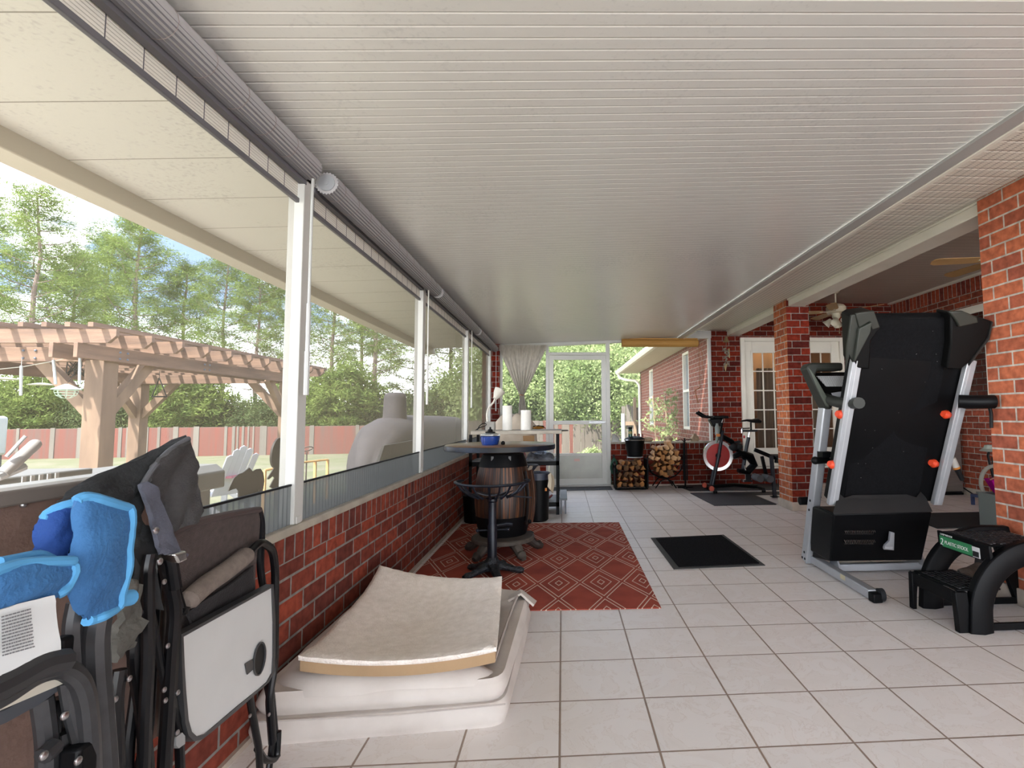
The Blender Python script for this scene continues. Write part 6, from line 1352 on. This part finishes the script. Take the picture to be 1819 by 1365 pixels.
def make_pine(seed, H, bare, nb=26, R=3.4):
    rg = np.random.RandomState(seed); m_ = MB(); tips = []
    tr_ = [Vector((rg.normal()*.10*k/6, rg.normal()*.10*k/6, H*k/8)) for k in range(9)]; m_.tube(tr_, [.22*(1-.85*k/8)+.02 for k in range(9)], 8)
    for b in range(nb):
        t = bare + (1-bare)*(b+.5)/nb; z = H*t; i = min(7, int(t*8)); f = t*8-i; o = tr_[i]*(1-f)+tr_[i+1]*f
        a = b*2.4 + rg.rand(); L = R*(1-((t-bare)/(1-bare))**1.5*.75)*(.65+.5*rg.rand()); up = .25+.5*t
        P = [o, o+Vector((math.cos(a),math.sin(a),up*.3))*L*.35, o+Vector((math.cos(a+.15),math.sin(a+.15),up*.6))*L*.7, o+Vector((math.cos(a+.1),math.sin(a+.1),up))*L*.95]
        m_.tube(P, [.05,.035,.022,.008], 5)
        for s_ in (.42,.55,.68,.78,.9,1.0,1.08):
            for q in range(2): tips.append(np.array(o+Vector((math.cos(a+.12+rg.normal()*.28),math.sin(a+.12+rg.normal()*.28),up*s_*.85))*L*s_) + rg.normal(size=3)*.12)
    for q in range(8): tips.append(np.array([rg.normal()*.3, rg.normal()*.3, H*(.97+.04*rg.rand())]))
    T = np.array(tips); v, n_ = needles(len(T), lambda r_, n__: T, seed+1, .30, 44, .34, .021, .6)
    return m_, leaf_mesh('pine_foliage', v, n_, pinem)
pines = [make_pine(3, 18, .40, 32, 4.4), make_pine(8, 16.5, .32, 34, 4.0), make_pine(15, 15.5, .24, 36, 4.2)]
def place_tree(nm, proto, x, y, rot, sc, label, cat, grp, first={}):
    g0 = gz(x, y) - .1; t = thing(nm, label, cat, (x,y,g0), grp); t.rotation_euler.z = rot; t.scale = (sc,sc,sc)
    key = id(proto)
    if key not in first:
        tm_, fm = proto; o = tm_.build('trunk', bark, None); me = o.data; me.transform(Matrix.Translation(o.location)); bpy.data.objects.remove(o); first[key] = (me, fm)
    for nm2, me in zip(('trunk','foliage'), first[key]):
        q = bpy.data.objects.new(nm2, me); COL.objects.link(q); q.parent = t
    return t
def at_px(px_, Y_): p = PY(px_, 740, Y_); return p.x, p.y
spec = [(46,37,0,0.0,.98,'tall pine at the left edge with two forked limbs against the cloud'),(-60,38,1,2.0,1.05,'pine cut off by the left frame edge'),(118,42,2,1.0,.95,'slim pine between the two tallest pines on the left'),(232,40,1,.6,1.02,'tall straight pine rising behind the middle of the pergola'),(178,48,0,2.6,1.0,'farther pine filling the gap left of the middle pine'),(318,43,2,4.0,.92,'bushy pine right of the tall straight pine'),(392,41,0,1.4,.80,'lower pine above the right end of the pergola'),(452,40,1,3.3,.80,'pine just left of the nearest porch post'),(505,46,2,.3,.9,'pine behind the nearest porch post'),(587,42,0,5.0,.86,'thin trunked pine right of the nearest porch post'),(667,39,1,2.2,.93,'pine with a thick dark trunk above the covered smoker'),(640,50,2,1.2,1.0,'far pine between the two trunks above the smoker'),(738,43,2,.9,.9,'pine behind the second porch post'),(800,45,0,3.9,.95,'pine seen through the third screen bay'),(855,44,1,5.1,.95,'pine seen through the last screen bay')]
for px_, Y_, k, rot, sc, lb_ in spec:
    x, y = at_px(px_, Y_); place_tree('pine_tree', pines[k], x, y, rot, sc, lb_, 'pine tree', 'pines beyond the red fence')
def make_bush(seed, R, H, m_, n_cl=170, nn=44, ln=.16, wd=.05, trunkr=.06, base_z=.2):
    rg = np.random.RandomState(seed)
    def crown(r_, n__):
        u = r_.normal(size=(n__,3)); u /= np.linalg.norm(u,axis=1)[:,None]; q = (.45+.6*r_.rand(n__))[:,None]; p = u*q*np.array([R,R,H/2]); p[:,2] += H/2+base_z; return p
    v, n_ = needles(n_cl, crown, seed+2, R*.13, nn, ln, wd, .8); v[:,2] = np.maximum(v[:,2], .02)
    t = MB()
    for k in range(4):
        a = k*1.6+rg.rand(); t.tube([(0,0,0),(math.cos(a)*R*.15,math.sin(a)*R*.15,H*.3),(math.cos(a)*R*.4,math.sin(a)*R*.4,H*.75)], [trunkr,trunkr*.8,trunkr*.3], 6)
    return t, leaf_mesh('leaves', v, n_, m_)
bushes = [make_bush(21, 2.6, 4.2, bushm, 300, 60, .22, .045), make_bush(27, 2.4, 3.4, bushm, 280, 60, .22, .045), make_bush(33, 2.3, 5.4, pinem, 300, 60, .26, .04)]
rq = random.Random(12); i = 0
ORD = ['leftmost','second from left','third from left','fourth from left','fifth from left','sixth from left','seventh from left','eighth from left','ninth from left','tenth from left','eleventh from left','twelfth from left','tenth from right','ninth from right','eighth from right','seventh from right','sixth from right','fifth from right','fourth from right','third from right','second from right','rightmost']
for px_ in range(-70, 900, 46):
    x, y = at_px(px_ + rq.uniform(-10,10), 36.5 + (i % 3)*1.6); k = (0,2,1,2,0,1)[i % 6]
    place_tree('shrub', bushes[k], x, y, rq.uniform(0,6), rq.uniform(.85,1.1), 'undergrowth shrub behind the red fence, ' + ORD[min(i,21)], 'shrub', 'undergrowth behind the red fence'); i += 1
leafy = [make_bush(41, 2.7, 4.6, leafm, 520, 60, .13, .045, .16, 1.1), make_bush(47, 3.0, 5.2, leafm, 560, 60, .13, .045, .18, .9)]
for px_, Y_, k, rot, sc, lb_ in ((905,24,0,0,1.0,'leafy tree seen through the curtained corner bay'),(985,26,1,1,1.05,'pale leafy tree behind the left edge of the screen door'),(1050,22.5,0,2,1.0,'large leafy tree filling the screen door view'),(1108,21,1,3.3,.88,'leafy tree with forked grey trunk beside the plank gate'),(1160,26,1,4.2,1.05,'leafy tree rising behind the white gutter end')):
    x, y = at_px(px_, Y_); place_tree('leafy_tree', leafy[k], x, y, rot, sc, lb_, 'tree', 'leafy trees beyond the screen door')
sb = make_bush(55, .55, .7, leafm, 90, 40, .07, .03, .02, .05)
for px_, Y_, lb_ in ((1055,14.5,'low round shrub on the grass behind the screen door'),(1035,15.5,'smaller shrub at the fence foot left of the round shrub')):
    x, y = at_px(px_, Y_); place_tree('garden_shrub', sb, x, y, 1, 1.0 if px_ > 1040 else .8, lb_, 'shrub', 'shrubs by the far fence')
# staked plants by the wing wall
for i, (px_, lb_) in enumerate(((1177,'tall staked climbing plant nearer the downspout'),(1198,'tall staked climbing plant nearer the brick wing window'))):
    b = PY(px_-8, 740, 10.4+i*.4); t = thing('staked_plant', lb_, 'plant', (b.x,b.y,gz(b.x,b.y)), 'staked plants by the wing wall'); z0 = gz(b.x,b.y)
    MB().tube([(b.x,b.y,z0),(b.x-.10,b.y,1.50)], .014).build('stake', cdp, t)
    rg = np.random.RandomState(60+i); T = np.array([[b.x+rg.normal()*.13, b.y+rg.normal()*.12, z0+rg.rand()*(1.75+.2*i)] for _ in range(60)])
    v, n_ = needles(60, lambda r_, n__: T, 70+i, .05, 16, .07, .018, 1); v[:,0] = np.minimum(v[:,0], 2.40); v -= np.array([b.x,b.y,z0]); q = bpy.data.objects.new('leaves', leaf_mesh('plant_leaves', v, n_, leafm)); COL.objects.link(q); q.parent = t
r = MB().tube([PY(1107,735,12.5), PY(1107,735,12.5)*1.0 + Vector((0,0,-2.0))], .05, 12).build('metal_post', mat('galvanised_post', srgb(200,208,212), .4, .4)); tag(r, 'pale galvanised post beside the forked tree trunk', 'post')
# ------------------------------------------------------------------ yard things
cov = mat('grey_grill_cover', srgb(64,60,63), .8, var=.12, scale=3, bump=.4, bscale=9, col2=srgb(50,47,50))
sg = thing('covered_smoker', 'big offset smoker under a draped grey cover with a tall chimney outside the screens', 'covered smoker', (-2.45,7.6,-.28))
prof = []
for yk, zt, xw in ((5.75,.50,.16),(5.95,.85,.26),(6.2,1.02,.34),(6.6,1.10,.38),(7.3,1.14,.40),(8.2,1.13,.42),(9.2,1.12,.42),(10.0,1.10,.40),(10.4,.95,.34)):
    row = []
    for k in range(17):
        a = math.pi*k/16; c, s_ = math.cos(a), math.sin(a); w = xw*(1+.10*math.sin(yk*7+k*.3)*(1-s_)); e = .55
        row.append((-2.48 - math.copysign(abs(c)**e, c)*w*-1, (yk+.03*math.sin(k*1.3))*1.167, -.26 + (zt+.26)*abs(s_)**.38))
    prof.append(row)
MB().sheet(prof, .01).build('cover', cov, sg, smooth=70)
for y_, c_ in ((6.71,0),(12.1,1)):
    r_ = prof[0 if c_ == 0 else -1]; MB().prism(r_, (0,.02,0)).build('cover_end', cov, sg)
MB().lathe([(.19,1.0),(.165,1.14),(.155,1.40),(.145,1.45),(.10,1.475),(0,1.48)], (-2.45,7.85,0), 20).build('chimney_cover', cov, sg, smooth=60)
MB().prism([PX(x_, y_, -1.95) for x_, y_ in ((668,838),(683,792),(738,782),(738,840))], (-.03,0,0)).build('dark_opening', mat('dark_firebox', (.006,.006,.006,1), .8), sg)
for y_ in (7.4,8.8,11.4): MB().box(-2.5,-2.44,y_,y_+.06,gz(-2.5,y_)-.02,.5).build('leg', blackp, sg)
# metal yard art silhouettes
art = mat('dark_bronze_sheet', srgb(30,25,22), .6, .3, var=.15)
def sil(name, pts, X, label, cat, extra=None, stake=None):
    t = thing(name, label, cat, PX(pts[0][0], pts[0][1], X)); 
    MB().prism([PX(a, b, X) for a, b in pts], (-.006,0,0)).build('silhouette', art, t)
    for s_ in stake or []: a = PX(s_[0], s_[1], X); MB().tube([a, (a.x-.003, a.y, -.30)], .008).build('stake', art, t)
    return t
t = sil('garden_sculpture', [(406,873),(408,866),(416,850),(424,843),(432,840),(440,834),(443,831),(447,835),(449,838),(455,834),(463,833),(468,840),(470,855),(468,868),(466,876),(445,892),(424,896),(424,872),(421,868),(413,870)], -1.9, 'dark sheet metal animal silhouette outside the first screen bay', 'sculpture', stake=[(440,880),(460,870)])
t = sil('garden_sculpture', [(488,823),(493,826),(500,824),(500,866),(484,868),(481,866),(479,866),(484,856),(488,849),(485,846),(478,852),(475,851),(482,840),(487,832)], -1.9, 'dark metal flower sculpture with round disc beside the nearest post', 'sculpture', stake=[(495,860)])
c = PX(494,808,-1.88); MB().tube([c, c+Vector((-.012,0,0))], .001).prism([c + Vector((0, .075*math.cos(a)+.018*math.sin(a), .098*math.sin(a)+.012)) for a in [2*math.pi*k/30 for k in range(30)]], (-.012,0,0)).build('disc', art, t)
# adirondack chair
ad = thing('adirondack_chair', 'white adirondack chair on the lawn beyond the screens', 'chair', (-5.6,9.2,-.5))
c0 = Vector((-5.58,9.2,gz(-5.5,9.2))); w3 = mat('white_resin', srgb(206,206,210), .45, var=.02)
Rz = Matrix.Rotation(math.radians(-20), 3, 'Z')
def L3(a, b, c): return c0 + Rz @ Vector((a, b, c))
for k in range(5):
    x = -.22+.11*k; h = 1.16-.05*abs(k-2)**1.5; MB().prism([L3(-.02,x-.056,.34), L3(-.02,x+.056,.34), L3(.30,x*1.04+.060,h-.03), L3(.31,x*1.04,h), L3(.30,x*1.04-.060,h-.03)], Rz @ Vector((.02,0,-.006))).build('back_slat', w3, ad, bevel=.006)
    MB().prism([L3(-.02,-.25,.33-.0) if False else L3(-.02-.115*k,-.25,.335+.018*k), L3(-.02-.115*k,.25,.335+.018*k), L3(-.12-.115*k,.25,.352+.018*k), L3(-.12-.115*k,-.25,.352+.018*k)], (0,0,.02)).build('seat_slat', w3, ad)
for s_ in (-.31,.31):
    MB().prism([L3(.18,s_-.05,.62), L3(.18,s_+.05,.62), L3(-.55,s_+.07,.60), L3(-.55,s_-.07,.60)], (0,0,.025)).build('armrest', w3, ad, bevel=.006)
    MB().beam(L3(-.46,s_,.0), L3(-.46,s_,.60), .09, .03).build('leg', w3, ad); MB().beam(L3(.30,s_,.02), L3(-.48,s_,.40), .03, .09).build('leg', w3, ad)
r = MB().prism([PY(387,852,9.0), PY(412,850,9.0), PY(411,846,9.0), PY(390,848,9.0)], (0,.3,0)).build('cushion', mat('pink_cushion', srgb(196,120,136), .8)); tag(r, 'faded pink cushion lying by the white adirondack chair', 'cushion')
# second white chair back just peeping over the folded chair
ad2 = thing('patio_chair', 'white chair back just peeping above the peaked fabric of the folded chair', 'chair', (-5.9,8.6,-.5))
c = PY(298,800,8.6); MB().sheet([[(c.x-.35,8.6,gz(-6,8.6)+.4),(c.x,8.6,gz(-6,8.6)+.4),(c.x+.35,8.6,gz(-6,8.6)+.4)],[(c.x-.36,8.7,.40),(c.x,8.7,.50),(c.x+.34,8.7,.42)],[(c.x-.25,8.75,.50),(c.x,8.75,.62),(c.x+.25,8.75,.55)]], .02).build('backrest', w3, ad2)
for s_ in (-.33,.33): MB().beam((c.x+s_,8.6,gz(c.x,8.6)),(c.x+s_,8.6,.0), .04, .04).build('leg', w3, ad2)
# deck box, white table, lids, handle
dkm = mat('grey_resin_box', srgb(96,96,94), .6, var=.05, stretch=(1,1,.2))
db2 = thing('deck_box', 'grey resin deck box standing outside behind the folded chairs', 'deck box', (-2.85,3.6,-.27))
box(-3.1,-2.53,3.1,3.98,-.26,.64).build('box_body', dkm, db2, bevel=.01); MB().prism([(-3.14,3.05,.62),(-2.49,3.05,.62),(-2.49,3.05,.74),(-2.55,3.05,.79),(-3.14,3.05,.80)], (0,1.02,0)).build('lid', dkm, db2, bevel=.01)
a = PX(0,838,-2.6)
r = thing('resin_table', 'pale plastic table top outside at the left frame edge, ribbed grey rim', 'table', (-2.45,2.4,-.27))
box(-2.75,-2.2,2.05,2.62,.87,.90).build('tabletop', dkm, r, bevel=.008)
m = MB()
for k in range(5): m.box(-2.19,-2.185,2.28+k*.035,2.295+k*.035,.872,.898)
m.build('rim_ribs', mat('pale_rib', srgb(170,170,168), .6), r, kind='stuff')
for x, y in ((-2.72,2.1),(-2.24,2.1),(-2.72,2.57),(-2.24,2.57)): MB().box(x-.02,x+.02,y-.02,y+.02,-.265,.87).build('leg', dkm, r)
hd = thing('cart_handle', 'light grey foam covered push handle rising outside the screen at the left edge', 'handle', (-1.95,2.05,-.27))
a, b = PX(62,790,-1.95), PX(4,843,-1.95); MB().tube([b, a], .019, 14).ball(a, .019, 14, 8).build('foam_grip', mat('grey_foam_grip', srgb(164,162,162), .8), hd)
MB().tube([b, (b.x-.1,b.y-.25,b.z-.25), (b.x-.1,b.y-.3,-.265)], .012).tube([b+Vector((.0,.01,.06)), b+Vector((.02,.05,.13))], .006).tube([b+Vector((0,-.02,-.01)), b+Vector((.0,.07,.02))], .016).build('handle_tube', silver, hd)
ac = thing('outdoor_air_unit', 'tall white louvred outdoor unit at the left frame edge by the fence', 'air unit', (-11.0,11,-.85))
g0 = gz(-11,11); box(-12.4,-11.35,10.9,11.5,.40,1.20).build('casing', whm, ac, bevel=.06); MB().box(-12.3,-11.4,10.95,11.45,g0,.40).build('stand', mat('dark_stand', (.06,.06,.06,1), .7), ac)
m = MB()
for k in range(11): m.box(-12.3,-11.45,10.885,10.90,.55+k*.05,.57+k*.05)
m.build('louvres', mat('grey_louvre', srgb(170,176,176), .6), ac, kind='stuff')
# orange wooden edging and a shepherd hook by the lawn
ow = mat('orange_pine', srgb(222,176,112), .7, var=.1)
of = thing('wooden_railing', 'low orange pine railing on the lawn right of the nearest post', 'railing', (-3.2,6.8,-.35))
A = [PX(x, y, -3.2) for x, y in ((470,836),(535,822),(582,817))]
MB().tube([A[0], A[1], A[2]], .014, 6).build('top_rail', ow, of); MB().tube([PX(470,880,-3.2), PX(535,862,-3.2), PX(582,850,-3.2)], .012, 6).build('lower_rail', ow, of)
for p in (A[0], A[1], PX(560,820,-3.2), A[2]): MB().beam(p, (p.x,p.y,gz(p.x,p.y)), .03, .03).build('post', ow, of)
hk = PX(545,803,-4.2)
r = MB().tube([(hk.x,hk.y,gz(hk.x,hk.y)), hk], .012).tube([hk+Vector((math.sin(a)*.02,math.cos(a)*.20,.045+.035*math.sin(a))) for a in [2*math.pi*k/20 for k in range(20)]], .009, 6, closed=True).build('garden_hook', mat('rusty_iron', srgb(104,92,84), .8)); tag(r, 'rusty iron pole with an oval loop standing on the lawn', 'garden hook')
